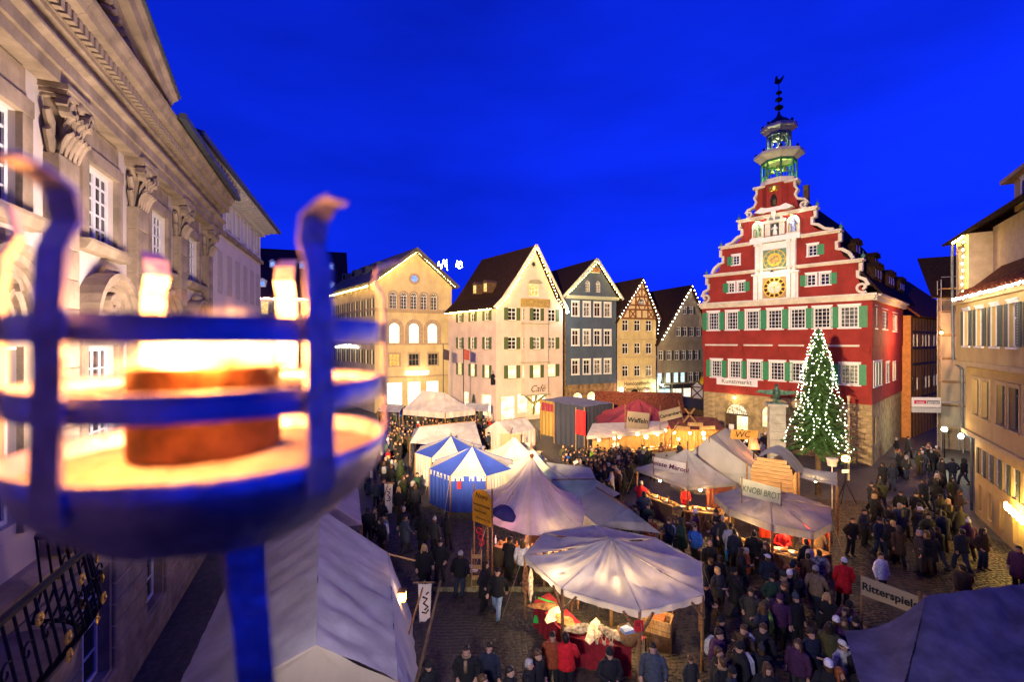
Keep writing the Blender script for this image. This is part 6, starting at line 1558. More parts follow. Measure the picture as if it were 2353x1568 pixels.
MB().box(-.1,.1,-.02,0,-.2,.2).build('red_number_tag', ribbon_red, o, T(L(rg[0].lerp(rg[1],.25)+Vector((0,-.1,-.45)))))
point(o, (0,0,1.9), 18, (1,.8,.5), .1)
o, L, rg = striped(-4.1,30.6,2.4,3.1,R(247.5),'rear blue and white striped market tent behind the first')
curtain(o, L, rg[7], rg[0], .3, canvas, .05, 6); point(o, (0,0,1.9), 25, (1,.75,.3), .1)
# ---- big white ridge tents ----
def ridge_tent(name, label, r0, r1, eL0, eL1, eR0, eR1, m, wr=.05, sag=.08, walls=None, wz=.05, gable=True, pl=True, mg=None):
    base = (Vector(r0)+Vector(r1))/2; o, L = tent(name, base, label)
    mb = MB(); mb.patch(L(eL0), L(eL1), L(r1), L(r0), 14, 10, sag, wr, base.x); mb.build('roof_slope', m, o, None, True)
    mb = MB(); mb.patch(L(eR0), L(eR1), L(r1), L(r0), 14, 10, sag, wr, base.y); mb.build('roof_slope', m, o, None, True)
    if gable:
        for e0, e1, r_ in ((eL0,eR0,r0),(eL1,eR1,r1)): MB().patch(L(e0), L(e1), L(r_), L(r_), 8, 5, 0, wr*.5, 2).build('gable', mg or m, o, None, True)
    for a, b in (walls or []): curtain(o, L, a, b, wz, m, .04, 8, 'side_wall')
    if pl: poles(o, L, [eL0,eL1,eR0,eR1], wood, .04)
    MB().tube([L(r0),L(r1)], .04, 6).build('ridge_pole', wood, o)
    return o, L
V = Vector
o, L = ridge_tent('white_tent', 'broad white ridge tent behind the striped tents', (-7.0,34.6,3.0), (-3.0,36.8,3.0), (-7.4,33.0,2.1), (-2.0,31.4,2.05), (-8.2,38,2.1), (-3.6,39,2.1), canvas, walls=[((-7.4,33,2.1),(-8.2,38,2.1))])
point(o, (0,-1,1.8), 45, (1,.85,.55), .15)
o, L = ridge_tent('small_white_tent', 'small steep white tent with draped walls between the banners', (-1.25,38.4,2.75), (1.2,40.2,2.75), (-2.3,39.2,1.9), (.2,41.2,1.9), (-.1,37.2,1.9), (2.0,39.2,1.9), canvas, walls=[((-2.3,39.2,1.9),(-.1,37.2,1.9)),((-.1,37.2,1.9),(2.0,39.2,1.9))])
def pavilion(name, label, cx, cy, r, ze_, za, m, n=4, rot=R(225), dip=.3, walls=(), scallop=True, sag=.1, power=0, col=(1,.85,.5)):
    o, L = tent(name, (cx,cy), label)
    rg = [Vector((cx+r*math.cos(rot+2*math.pi*k/n), cy+r*math.sin(rot+2*math.pi*k/n), ze_)) for k in range(n)]
    canopy(o, L, rg, (cx,cy,za), m, nu=12, nv=12, sag=sag, dip=dip, wr=.05, val=.22, seed=cx, scallop=scallop); poles(o, L, rg, wood, .04); MB().tube([L((cx,cy,0)),L((cx,cy,za+.05))], .05, 8).build('centre_pole', wood, o)
    for i in walls: curtain(o, L, rg[i]+V((0,0,-.1)), rg[(i+1)%n]+V((0,0,-.1)), .05, m, .06, 8)
    if power: point(o, (0,0,1.7), power, col, .12)
    return o, L, rg
canvas_lime = cloth('greenish_white_canvas', (.58,.60,.48), .35)
pavilion('white_pavilion', 'rear greenish white pavilion with pointed top', .15,29.4,2.3,2.15,3.3,canvas_lime, walls=(0,3,1), power=70, col=(.9,1,.6), rot=R(240))
pavilion('white_pavilion', 'front greenish white pavilion with scalloped edge beside the cone tent', 1.15,25.6,2.2,2.1,3.4,canvas_lime, walls=(0,3,1), power=60, col=(.95,1,.6), rot=R(240))
aw_, L = tent('cream_awning', (3.4,25.4), 'low cream awning at the right of the front pavilion', 'awning'); MB().patch(L((2.0,23.8,1.95)), L((4.6,24.3,1.75)), L((4.6,26.6,2.1)), L((2.0,26.6,2.4)), 12, 8, .12, .06).build('canopy', canvas_lime, aw_, None, True); poles(aw_, L, [(4.55,24.4,1.75),(4.55,26.5,2.1),(2.1,26.5,2.35)], wood, .035); counter(aw_, L, [(3.0,24.5),(4.5,24.6)], .9, .5, wood_dark)
# ---- grey ridge tents left of the chestnut stall ----
ridge_tent('grey_tent', 'front grey ridge tent with triangular end beside the fur stall', (4.85,18.9,2.55), (4.0,21.6,2.55), (3.55,18.6,1.9), (2.75,21.4,1.85), (6.0,18.3,1.75), (5.2,21.0,1.8), cloth('dark_grey_canvas', (.24,.25,.25), .15), walls=[((3.55,18.6,1.9),(2.75,21.4,1.85))], mg=canvas_grey)
o, L = ridge_tent('grey_tent', 'rear pale grey ridge tent beside the cone tent', (2.0,22.6,2.6), (4.15,22.7,2.6), (2.0,21.0,2.0), (3.9,20.9,2.0), (2.1,24.6,2.0), (5.4,22.6,1.9), canvas_grey)
point(o, (0,0,1.6), 20, (.7,1,.8), .1)
# ---- chestnut stall ----
ms, L = tent('chestnut_stall', (9.4,25.1), 'grey pyramid stall selling hot chestnuts with lit counter', 'stall')
rg = [V((7.1,26.1,2.2)), V((8.85,22.9,2.15)), V((11.6,23.6,2.15)), V((10.0,27.0,2.2))]
canopy(ms, L, rg, (9.6,25.0,3.55), canvas_grey, nu=12, nv=10, sag=.1, dip=.12, wr=.05, val=.18, seed=8)
poles(ms, L, [p*.97+V((9.4,25.1,2.2))*.03 for p in rg], wood, .05); MB().tube([L((9.6,25,0)),L((9.65,25,4.0))], .045, 8).build('centre_pole', wood_dark, ms)
curtain(ms, L, rg[1].lerp(rg[2],.42)+V((0,.2,-.1)), rg[2]+V((-.1,.2,-.1)), .5, cloth('red_brown_tarp', (.22,.07,.04), .3), .03, 6)
counter(ms, L, [(7.3,25.4),(8.35,23.6)], .95, .5, wood, True, wood_light); counter(ms, L, [(8.7,23.0),(10.6,22.4)], .95, .7, wood, True, wood_light)
sb_ = MB().patch(L((7.75,24.9,2.55)), L((9.15,23.9,2.4)), L((9.15,23.95,3.05)), L((7.7,24.95,3.15)), 12, 4, 0, .04).build('sign_cloth', canvas, ms, None, True)
d_ = V((1.4,-1.0,0)).normalized(); text(ms, 'heisse Maroni', .36, T(L((8.43,24.36,2.8))) @ RZ(math.atan2(-1.0,1.4)) @ T((0,-.06,0)) @ RY(R(5)), mat('purple_ink', (.08,.015,.06), .8, var=0), shear=.1, offset=.006)
for x_, y_ in ((7.75,24.9),(9.15,23.9)): MB().tube([L((x_,y_,2.2)), L((x_,y_,3.2))], .025, 6).build('sign_post', wood, ms)
for k in range(12): item(('bowl','bottle','jar','bread_loaf')[k%4], (7.5+.085*k, 25.35-.15*k, .955), ('pale','amber','brown','tan')[k%4]+' ware on the left counter of the chestnut stall', k, 1.1, (ceramic,glassy,wood_light,bread_m)[k%4], 'wares on the left chestnut counter')
for k in range(12): item(('bowl','bread_loaf','chopping_board','jar')[k%4], (8.75+.15*k, 23.25-.045*k, .955), ('pale bowl','loaf','wooden board','small jar')[k%4]+' on the front counter of the chestnut stall', k, 1.0, (ceramic,bread_m,wood_light,glassy)[k%4], 'wares on the front chestnut counter')
stall_lamp((8.0,24.6,1.95), 'warm bulb over the left counter of the chestnut stall', 90, (1,.6,.22), 60); stall_lamp((9.6,23.2,1.9), 'warm bulb over the front counter of the chestnut stall', 80, (1,.58,.2), 60); stall_lamp((9.9,24.6,1.9), 'reddish bulb at the back of the chestnut stall', 40, (1,.3,.1), 40)
# ---- tall grey A-frame tent ----
o, L = ridge_tent('tall_grey_tent', 'tall dark grey A-frame tent behind the chestnut stall', (12.3,28.4,3.5), (14.2,30.2,3.75), (10.2,29.3,1.2), (12.4,32.5,1.2), (14.7,26.9,1.6), (16.4,29.2,1.5), cloth('weathered_grey_canvas', (.27,.26,.26), .1), wr=.12, sag=.2, pl=False)
curtain(o, L, (10.2,29.3,1.2), (14.7,26.9,1.6), .1, canvas_grey, .04, 4); MB().tube([L((12.3,28.4,0)),L((12.3,28.4,3.6))], .05).build('front_pole', wood, o)
# ---- garlic bread stall ----
ks, L = tent('garlic_bread_stall', (11.3,19.8), 'oval grey canopy stall selling garlic bread with red cloths', 'stall')
rg = [V((9.45,21.3,2.3)), V((9.35,19.7,2.25)), V((10.4,18.2,2.15)), V((11.65,17.6,2.1)), V((12.8,18.2,2.2)), V((13.5,19.3,2.45)), V((12.9,20.9,2.5)), V((11.2,21.9,2.5))]
canopy(ks, L, rg, (11.3,19.95,2.78), canvas_grey, nu=10, nv=10, sag=.06, dip=.02, wr=.07, val=.3, seed=11)
poles(ks, L, [rg[i]*.97+V((11.3,19.8,2.2))*.03 for i in (0,1,2,3,4,6)], wood, .05)
counter(ks, L, [(9.6,19.2),(11.4,17.75)], .98, .6, wood, True, wood_light); counter(ks, L, [(11.4,17.75),(12.7,18.3)], .98, .5, wood, True, wood_light)
curtain(ks, L, (12.3,19.3,2.1), (13.3,19.0,2.2), .9, cloth('orange_red_cloth', (.55,.05,.02), .4), .04, 5); curtain(ks, L, (11.2,20.6,2.2), (12.6,20.4,2.2), .6, cloth('orange_red_cloth', (.55,.05,.02)), .04, 6)
MB().patch(L((10.05,19.9,2.75)), L((11.35,19.2,2.6)), L((11.35,19.25,3.25)), L((10.0,19.95,3.5)), 14, 5, 0, .06).build('sign_cloth', cloth('pale_green_cloth', (.52,.52,.36), .2), ks, None, True)
text(ks, 'KNOBI BROT', .40, T(L((10.7,19.55,3.0))) @ RZ(math.atan2(-.7,1.3)) @ T((0,-.09,0)) @ RY(R(7)), mat('green_ink', (.02,.09,.03), .8, var=0), sx=.60, offset=-.004)
for x_, y_ in ((10.05,19.9),(11.35,19.2)): MB().tube([L((x_,y_,2.3)), L((x_,y_,3.55))], .025, 6).build('sign_post', wood, ks)
for k in range(14): item(('bread_loaf','chopping_board','bowl')[k%3], (9.85+.125*k, 19.25-.1*k, .985), ('long loaf','wooden board','white dish')[k%3]+' on the garlic bread counter', k*.7, 1.0, (bread_m,wood_light,ceramic)[k%3], 'breads and boards on the garlic bread counter')
stall_lamp((10.3,19.2,1.9), 'warm bulb at the left of the garlic bread stall', 85, (1,.56,.18), 60); stall_lamp((11.6,18.7,1.9), 'warm bulb at the front of the garlic bread stall', 60, (1,.5,.18), 60); stall_lamp((12.6,19.6,1.8), 'reddish bulb at the right of the garlic bread stall', 50, (1,.35,.12), 40)
# ---- barrel-roofed wagon ----
bw_, L = tent('wooden_wagon', (13.9,23.6), 'barrel-roofed wooden wagon with grey tarpaulin near the tree', 'wagon')
ax0 = V((12.75,24.3,0)); wd = V((1.55,-1.15,0)); ln_ = V((1.35,1.8,0))
def arcpt(t, q, e=0.0): # t along width, q along length
    hgt = 2.75+1.05*math.sin(math.pi*t)+e; return L(ax0+wd*(t*1.25-.1)+ln_*q+V((0,0,hgt-.15)))
mb = MB(); vs = [arcpt(i/12, j/6, .06*noise.noise((i*.7,j*.9,1))) for j in range(7) for i in range(13)]; mb.add(vs, [(j*13+i,j*13+i+1,(j+1)*13+i+1,(j+1)*13+i) for j in range(6) for i in range(12)]); mb.build('tarpaulin_roof', canvas_grey, bw_, None, True)
Mw_ = T(L(ax0)) @ RZ(math.atan2(wd.y, wd.x)); wl_n = wd.length
for k in range(13):
    z0 = .75+k*.2; t_ = max(0, (z0+.2-2.65)/1.0); ww = wl_n if t_ <= 0 else wl_n*math.sqrt(max(.02, 1-t_*t_))
    MB().bev(wl_n/2-ww/2, wl_n/2+ww/2, -.02, .03, z0+.005, z0+.195, .012).build('plank', mat('wagon_plank', (.40,.23,.09), .7, var=.3, vscale=3, stretch=(.7,.7,9)), bw_, Mw_)
MB().box(0, wl_n, .05, 2.2, .7, 2.6).build('body', wood, bw_, Mw_)
for x in (.25, wl_n-.25):
    for y in (.3, 1.9): MB().lathe([(.34,-.05),(.36,-.05),(.36,.05),(.34,.05)], 16, T((x,y,.37)) @ RY(R(90))).build('wheel', wood_dark, bw_, Mw_)
MB().patch(arcpt(1,0), arcpt(1,1), L(ax0+wd*1.9+ln_*1.1+V((0,0,2.55))), L(ax0+wd*1.95+ln_*-.1+V((0,0,2.5))), 10, 8, .15, .08).build('awning', canvas_grey, bw_, None, True)
poles(bw_, L, [ax0+wd*1.95+ln_*-.1+V((0,0,2.5)), ax0+wd*1.9+ln_*1.1+V((0,0,2.55)), ax0+wd*-.12+V((0,-.1,3.0)), ax0+wd*1.1+V((0,-.1,2.9))], wood, .05)
counter(bw_, L, [(ax0.x+wd.x*1.5, ax0.y+wd.y*1.5), (ax0.x+wd.x*1.5+ln_.x*.8, ax0.y+wd.y*1.5+ln_.y*.8)], .95, .4, wood)
stall_lamp((15.6,23.4,2.3), 'warm bulb under the wagon awning', 80, (1,.62,.22), 60)
# ---- dark theatre booth, crimson tent, food stall ----
db, L = tent('dark_booth', (6.0,42), 'dark navy tarpaulin booth with glowing tan entrance', 'booth')
slab_ = MB(); slab_.patch(L((2.7,43.5,3.9)), L((6.3,39.6,3.75)), L((9.6,43.2,3.6)), L((6.0,47,3.8)), 12, 8, .05, .08); slab_.build('roof', canvas_grey, db, None, True)
curtain(db, L, (3.9,42.1,3.85), (6.3,39.6,3.75), .05, canvas_dark, .05, 6); curtain(db, L, (6.3,39.6,3.75), (9.6,43.2,3.6), .05, canvas_dark, .05, 8); curtain(db, L, (2.7,43.5,3.9), (3.9,42.1,3.85), .6, cloth('tan_glowing_cloth', (.5,.33,.1), .5), .05, 4)
curtain(db, L, (2.8,43.3,3.7), (3.8,42.1,3.6), 2.9, canvas_crim, .05, 4, 'red_swag')
poles(db, L, [(2.7,43.5,3.9),(3.9,42.1,3.85),(6.3,39.6,3.75),(9.6,43.2,3.6)], wood, .06)
point(db, (-2.9,-.6,2.2), 60, (1,.6,.2), .15)
fgm = MB().patch((0,0,0),(.9,0,-.1),(.9,0,2.0),(0,0,2.1), 8, 8, 0, .1, 2, fold=.05, nf=2).build('red_flag', ribbon_red, None, T((5.5,39.2,1.5)) @ RZ(R(-30)), True); tag(fgm, 'red flag hanging on the front of the dark booth', 'flag')
MB().tube([(0,0,-1.5),(0,0,2.3)], .03).build('pole', wood_light, fgm)
hk = House('tiled_hut', (9.0,47.5), (17.0,46.0), 'low hut with dark red roof behind the dark booth', 'hut'); mb = MB(); wall(mb, [(0,0),(hk.W,0),(hk.W,2.4),(0,2.4)]); mb.add([(0,0,0),(0,3,0),(0,3,2.4),(0,1.5,4),(0,0,2.4)], [(0,1,2,3,4)]); mb.build('wall', wood_light, hk.e)
mb = MB(); slab(mb, (-.4,-.4,2.2),(hk.W+.4,-.4,2.2),(hk.W+.4,1.6,4.1),(-.4,1.6,4.1), .1); slab(mb, (-.4,3.6,2.2),(hk.W+.4,3.6,2.2),(hk.W+.4,1.6,4.1),(-.4,1.6,4.1), .1); mb.build('roof', roof_red, hk.e)
ct, L = tent('crimson_tent', (11.5,40.5), 'large crimson canvas tent over the waffle stall', 'tent')
rg = [V((7.6,42.5,2.9)), V((7.3,37.6,2.35)), V((11.0,36.6,2.35)), V((14.9,38.6,2.7)), V((15.4,41.6,2.85)), V((11.6,44,2.8))]
canopy(ct, L, rg, (11.3,40.6,4.3), canvas_crim, nu=14, nv=12, sag=.25, dip=.25, wr=.10, val=.25, seed=4); poles(ct, L, rg, wood, .05); MB().tube([L((11.3,40.6,0)),L((11.3,40.6,3.8))], .06).build('centre_pole', wood, ct)
for lb, x0, w_, z0, h_, tx, ang_ in (('beige cloth sign reading Waffeln on the crimson tent', 9.1, 1.75, 2.55, 1.35, 'Waffeln', -6), ('slanting beige cloth sign reading Camembert on the crimson tent', 11.9, 1.75, 3.0, .85, 'Camembert', 14)):
    o = empty('cloth_sign', (x0,36.4,z0), 0, lb, 'sign'); Mx = RY(R(-ang_))
    MB().patch((0,0,0),(w_,0,0),(w_,0,h_),(0,0,h_), 10, 6, 0, .06, x0).build('cloth', canvas_tan, o, Mx, True); text(o, tx, .52 if tx[0] == 'W' else .36, Mx @ T((w_/2,-.07,h_/2)), offset=.012, shear=.05)
    for x in (-.05, w_+.05): MB().tube([(x,.03,-z0 if x < 0 else -.3),(x,.03,h_+.5)], .03, 6).build('post', wood, o, Mx if x > 0 else None)
fd, L = tent('food_stall', (9,35.5), 'long food stall under a white sloping awning with many lamps', 'stall')
MB().patch(L((5.6,34.2,2.35)), L((12.3,36.4,2.35)), L((13.2,38.0,2.85)), L((6.6,37.2,2.75)), 24, 8, .1, .05).build('awning', canvas, fd, None, True)
vb = MB(); vb.patch(L((5.6,34.2,2.1)), L((12.3,36.4,2.1)), L((12.3,36.4,2.35)), L((5.6,34.2,2.35)), 40, 2, 0, .05, 1, fold=.02, nf=14); vb.build('valance', canvas, fd, None, True)
poles(fd, L, [(5.7,34.3,2.3),(8.0,35.0,2.3),(10.2,35.8,2.3),(12.2,36.4,2.3)], wood, .05)
counter(fd, L, [(7.2,34.2),(9.4,34.9)], 1.0, .6, wood_light); counter(fd, L, [(10.0,35.3),(13.5,36.6)], 1.0, .6, wood)
for k in range(5): MB().box(-1.0,1.0,-.05,.05,.4,2.3).build('back_panel', wood_light, fd, T(L((7.5+k*1.5,37.3+k*.3,0))) @ RZ(R(14)))
for k in range(10): item(('bread_loaf','bowl','crate','chopping_board')[k%4], (7.5+.19*k if k < 10 else 0, 34.55+.065*k, 1.005), ('loaf','dish','small crate','board')[k%4]+' on the left counter of the food stall', k, 1, (bread_m,ceramic,wood_light,wood)[k%4], 'food on the left food stall counter')
for k in range(12): item(('bowl','bread_loaf','bottle')[k%3], (10.3+.26*k, 35.7+.095*k, 1.005), ('dish','loaf','bottle')[k%3]+' on the right counter of the food stall', k, 1.2, (ceramic,bread_m,glassy)[k%3], 'food on the right food stall counter')
bt_, L = tent('barbecue_hut', (14.5,36.8), 'timber hut with crossed gable boards full of orange lamps', 'hut')
MB().patch(L((12.6,36.2,2.5)), L((16.5,35.2,2.6)), L((16.8,37.4,3.2)), L((12.9,38.4,3.3)), 10, 6, .05, .04).build('roof', mat('shingle_red_brown', (.16,.05,.025), .85, var=.3, bump=.4), bt_, None, True)
poles(bt_, L, [(12.7,36.2,2.5),(14.4,35.8,2.55),(16.4,35.3,2.6),(16.7,37.4,3.2)], wood, .07)
for k in range(16): MB().box(0,.24,-.02,.02,.3,2.5).build('plank', mat('orange_brown_plank', (.40,.19,.06), .7, var=.25), bt_, T(L((12.9+k*.25,38.1-k*.06,0))) @ RZ(R(-14)))  # plain orange-brown boards
for s_ in (-1,1): MB().bar(L((14.2-s_*.5,36.4,3.0)), L((14.2+s_*.4,36.4,4.1)), .1, .14).build('crossed_board', wood, bt_)
for k, (x, z) in enumerate(((13.3,2.75),(14.3,3.05),(15.2,2.8))): MB().box(-.6,.6,-.02,.02,0,.28).build('hanging_board', wood_light, bt_, T(L((x,35.6-.1*k,z-.2))) @ RY(R(6-5*k)))
counter(bt_, L, [(13.6,35.3),(16.2,34.7)], 1.0, .6, wood)
lm = [(6.6,34.6,1.95,'leftmost small lantern'),(7.9,35.1,2.0,'second small lantern'),(8.3,35.2,2.05,'third small lantern'),(9.8,35.6,2.2,'lamp under the awning'),(10.6,36.0,1.9,'large lantern'),(11.5,36.0,2.1,'lamp beside the bent pole'),(12.3,36.5,2.3,'small bare bulb'),(12.9,36.2,2.2,'lamp before the timber hut'),(14.0,35.8,2.25,'lamp in the timber hut'),(14.9,35.4,2.3,'bright lamp in the middle of the timber hut'),(15.9,35.1,2.35,'lamp at the right corner of the timber hut'),(15.2,36.0,1.8,'low lamp inside the timber hut'),(13.4,36.6,1.6,'low lamp behind the counter of the timber hut')]
for k, (x, y, z, lb) in enumerate(lm): stall_lamp((x,y,z), lb+' at the food stalls', (30,18,18,40,70,40,0,50,70,80,60,50,40)[k], (1,.58,.2), 45, .10 if k not in (4,9) else .15)
for a, b in ((V((12.9,35.6,0)),V((12.2,35.9,2.2))),(V((12.2,35.9,2.2)),V((12.9,35.9,3.2)))): pass
tag(MB().tube([(12.6,35.2,0),(12.0,35.3,1.0),(12.3,35.3,2.0),(12.9,35.3,3.2)], .04, 6).build('bent_pole', wood, None), 'crooked wooden pole in front of the crimson tent', 'pole')
# ---- rear white tent at the far crowd ----
o, L = tent('large_hip_tent', (-7.0,46.5), 'large pale hipped tent glowing orange inside by the far crowd')
e = [V((-11.0,45.9,2.6)), V((-6.4,43.6,2.6)), V((-3.7,45.9,2.6)), V((-7.5,49.4,2.6))]; r0, r1 = V((-9.2,47,4.4)), V((-6.9,46.2,4.25))
for q in ((e[0],e[1],r1,r0),(e[1],e[2],r1,r1),(e[2],e[3],r0,r1),(e[3],e[0],r0,r0)):
    MB().patch(L(q[0]), L(q[1]), L(q[2]), L(q[3]), 12, 8, .05, .04, dip=.08).build('roof_slope', canvas, o, None, True)
for a, b in ((e[0],e[1]),(e[1],e[2])): curtain(o, L, a, b, 2.05, canvas, .02, 5, 'valance')
poles(o, L, e, wood, .05); point(o, (-.9,.2,3.3), 70, (1,.4,.08), .2); point(o, (0,-1,2.0), 60, (1,.55,.2), .2)
for lb, c0, w_ in (('pale side awning at the left of the large hipped tent', V((-12.6,47.5,2.5)), 2.2), ('pale side awning at the right of the large hipped tent', V((-3.6,46.8,2.7)), 2.4)):
    q, L = tent('side_awning', c0, lb, 'awning'); MB().patch(L(c0+V((-w_/2,-1,-.2))), L(c0+V((w_/2,-1,-.3))), L(c0+V((w_/2,1,.2))), L(c0+V((-w_/2,1,.3))), 8, 6, .05, .04).build('canopy', canvas, q, None, True); poles(q, L, [c0+V((w_/2,-1,-.3)), c0+V((-w_/2,-1,-.2))], wood)
for k, (x, lb) in enumerate(((1018.5,'dark pennant on a pole above the large hipped tent'),(1065,'reddish pennant on a pole right of the large hipped tent'))):
    P = at(x, 905, 46.5); o = empty('pennant', (P.x,P.y,0), 0, lb, 'flag'); MB().tube([(0,0,0),(.0,0,9.2 if k == 0 else 9.0)], .04).build('pole', iron, o)
    MB().patch((.05,0,7.6),(.6,0,7.5),(.62,0,8.5),(.05,0,8.7), 6, 5, 0, .1, k, fold=.05, nf=1).build('cloth', (mat('black_pennant', (.03,.02,.03), .9), mat('maroon_pennant', (.2,.04,.03), .9))[k], o, None, True)
# ---- left foreground marquee ----
mq, L = tent('white_marquee', (-4.6,12), 'large white marquee with sagging roof below the brazier', 'tent')
R0, R1 = V((-3.7,8.6,3.75)), V((-6.65,15.7,3.75)); eR0, eR1 = V((-2.35,9.4,2.45)), V((-4.1,15.1,2.45)); eL0, eL1 = V((-6.4,8.2,2.45)), V((-8.8,14.6,2.45))
MB().patch(L(eR0), L(eR1), L(R1), L(R0), 44, 26, .08, .10, 2.0).build('roof_slope', canvas, mq, None, True); MB().patch(L(eL0), L(eL1), L(R1), L(R0), 36, 24, .06, .10, 6.0).build('roof_slope', canvas_tan if False else canvas, mq, None, True)
MB().patch(L(eR0+V((0,0,0))), L(eL0), L(R0), L(R0), 14, 8, 0, .06, 1.0).build('gable', cloth('cream_gable', (.6,.5,.38), .4), mq, None, True); MB().patch(L(eR1), L(eL1), L(R1), L(R1), 12, 8, 0, .06, 1.0).build('gable', canvas, mq, None, True)
MB().patch(L((-1.75,9.7,.3)), L((-3.4,15.3,.3)), L(eR1), L(eR0), 24, 8, 0, .08, 3.0, fold=.03, nf=9).build('side_wall', cloth('bluish_white_canvas', (.42,.44,.56), .25), mq, None, True)
poles(mq, L, [eR0,eR1,eL0,eL1], wood, .05)
MB().tube([L(eR1+V((-.1,0,0))), L(eR1+V((1.0,-.5,.0)))], .03).build('outrigger', wood_light, mq)
point(mq, (1.0,1.8,2.0), 16, (1,.6,.35), .2)
tag(MB().tube([(-2.4,9.5,.0),(-2.2,10.2,1.6),(-1.75,11.2,3.6)], [.05,.045,.03], 8).build('leaning_pole', wood_dark, None), 'long dark pole leaning at the near corner of the marquee', 'pole')
ln2 = empty('lantern', (-3.35,13.9,1.55), 0, 'small square lantern glowing beside the marquee wall', 'lantern')
MB().box(-.1,.1,-.1,.1,.02,.3).build('glass', mat('orange_lantern_glass', (1,.7,.3), .3, var=0, emit=(1,.48,.1), es=9), ln2); MB().box(-.12,.12,-.12,.12,.3,.34).box(-.12,.12,-.12,.12,0,.02).build('frame', wood_dark, ln2); MB().tube([(0,0,.34),(0,0,.7)], .01, 4).build('hook', iron, ln2)
point(ln2, (0,-.2,.15), 14, (1,.5,.15), .1)
def hanging_banner(x, y, z, label, glyph=True, h=1.1):
    o = empty('banner', (x,y,z), R(15), label, 'banner'); MB().patch((-.16,0,-h),(.16,0,-h*.94),(.2,0,0),(-.2,0,.05), 8, 12, 0, .10, x, fold=.05, nf=1.3).build('cloth', cloth('cream_banner', (.62,.54,.44), .15), o, None, True)
    if glyph:
        g = MB(); g.strip([(-.08,-.3),(.06,-.38),(-.05,-.5),(.08,-.62),(-.02,-.7)], -.09, -.075, .05); g.strip([(-.1,-.75),(.02,-.8),(.1,-.7)], -.09, -.075, .04); g.strip([(.02,-.25),(.1,-.18)], -.09, -.075, .04); g.build('black_glyph', black_ink, o)
    MB().tube([(-.35,0,.12),(.3,0,.04)], .02, 6).build('cross_bar', wood, o); MB().tube([(0,.05,.1),(-.75,-.1,-z)], .03, 6).build('pole', wood, o)
hanging_banner(-2.6,13.6,2.2,'white banner with black rune hanging before the marquee'); hanging_banner(-6.1,22.5,2.4,'white banner with black rune over the left crowd', True, 1.5)
o, L = ridge_tent('lilac_tent', 'small lilac tent peeping out behind the marquee under the brazier', (-7.6,18.4,3.1), (-9.5,23,3.1), (-6.2,18.8,1.9), (-7.9,23.4,1.9), (-9.6,17.6,1.9), (-11.3,22.2,1.9), canvas_lil, walls=[((-6.2,18.8,1.9),(-7.9,23.4,1.9))])
# ---- right foreground tent and its sign ----
rt, L = tent('dark_lilac_tent', (11.5,10), 'dark lilac tent roof with buttons in the lower right corner')
P0 = V((10.55,11.6,3.0)); mb = MB()
mb.patch(L((6.7,8.3,2.05)), L((15,5.6,2.2)), L((17.2,12.4,3.3)), L(P0), 30, 24, 0, .14, 2.0, dip=.42); mb.build('roof_slope', cloth('lilac_grey_canvas', (.11,.095,.15), .1, .25), rt, None, True)
MB().patch(L((6.7,8.3,2.05)), L((8.6,11.8,2.0)), L(P0), L(P0), 10, 10, 0, .04, 2.0, dip=.3).build('roof_slope', cloth('lilac_grey_canvas', (.11,.095,.15)), rt, None, True)
for k in range(6):
    t = k/5; p = P0.lerp(V((7.6,8.4,2.15)), .2+.65*t)+V((.9,.1,.0)); MB().ball(L(p+V((0,0,.02-.42*math.sin(math.pi*(.2+.65*t))))), .035,.035,.02).build('button', iron, rt)
poles(rt, L, [P0,(6.8,8.4,2.0),(17,12.3,3.2)], wood, .05)
rs_ = empty('cloth_sign', zp(1980,1330,2.4), 0, 'beige cloth sign reading Ritterspiele above the lilac tent', 'sign')
a, b = zp(1979,1367,2.05), zp(2100,1412,2.05); ang_ = math.atan2(b.y-a.y, b.x-a.x); ww = (b-a).length+.1
rs_.location = a; rs_.rotation_euler.z = ang_
MB().patch((0,0,0),(ww,0,0),(ww,0,.52),(0,0,.56), 14, 5, 0, .04).build('cloth', canvas_tan, rs_, None, True); text(rs_, 'Ritterspiele', .3, T((ww*.52,-.05,.28)), offset=.008, sx=.92)
for x in (0,ww): MB().tube([(x,.03,-2.05),(x,.03,.65)], .03, 6).build('post', wood, rs_)
# ---- hanging cloth banners in the middle ----
def frame_banner(x, y, Y, w, h, lines, label, m, zt=None, lean=0.0, sz=.4, ink=None):
    P = at(x, y, Y); o = empty('cloth_banner', (P.x,P.y,0), R(lean), label, 'banner')
    MB().patch((-w/2,0,P.z-h),(w/2,0,P.z-h),(w/2,0,P.z),(-w/2,0,P.z), 12, 8, 0, .06, x, fold=.015, nf=6).build('cloth', m, o, None, True)
    MB().tube([(0,.04,0),(0,.04,P.z+.6)], .04, 6).build('pole', wood, o); MB().tube([(-w/2-.15,.02,P.z+.01),(w/2+.15,.02,P.z+.01)], .02, 6).build('cross_bar', wood_light, o)
    for k, t_ in enumerate(lines): text(o, t_, sz, T((0,-.08,P.z-h*.28-k*sz*1.05)), ink, shear=.12, sx=.85)
    return o
frame_banner(1172, 999, 36.5, 1.6, 1.25, [], 'blank beige cloth banner left of the Quark banner', canvas_tan)
frame_banner(1196, 1018, 34, 1.45, 1.5, ['Quark-', 'bällchen'], 'cream banner reading Quarkbällchen between the white tents', canvas, sz=.46)
frame_banner(1222, 1037, 32.5, 1.3, .95, ['SEIFEN'], 'pinkish banner with purple letters right of the Quark banner', canvas_lil, lean=-18, sz=.34, ink=mat('purple_ink', (.08,.015,.06)))
frame_banner(1530, 1040, 31, 1.7, .75, [], 'grey cloth banner slung behind the chestnut stall', canvas_grey, lean=20)
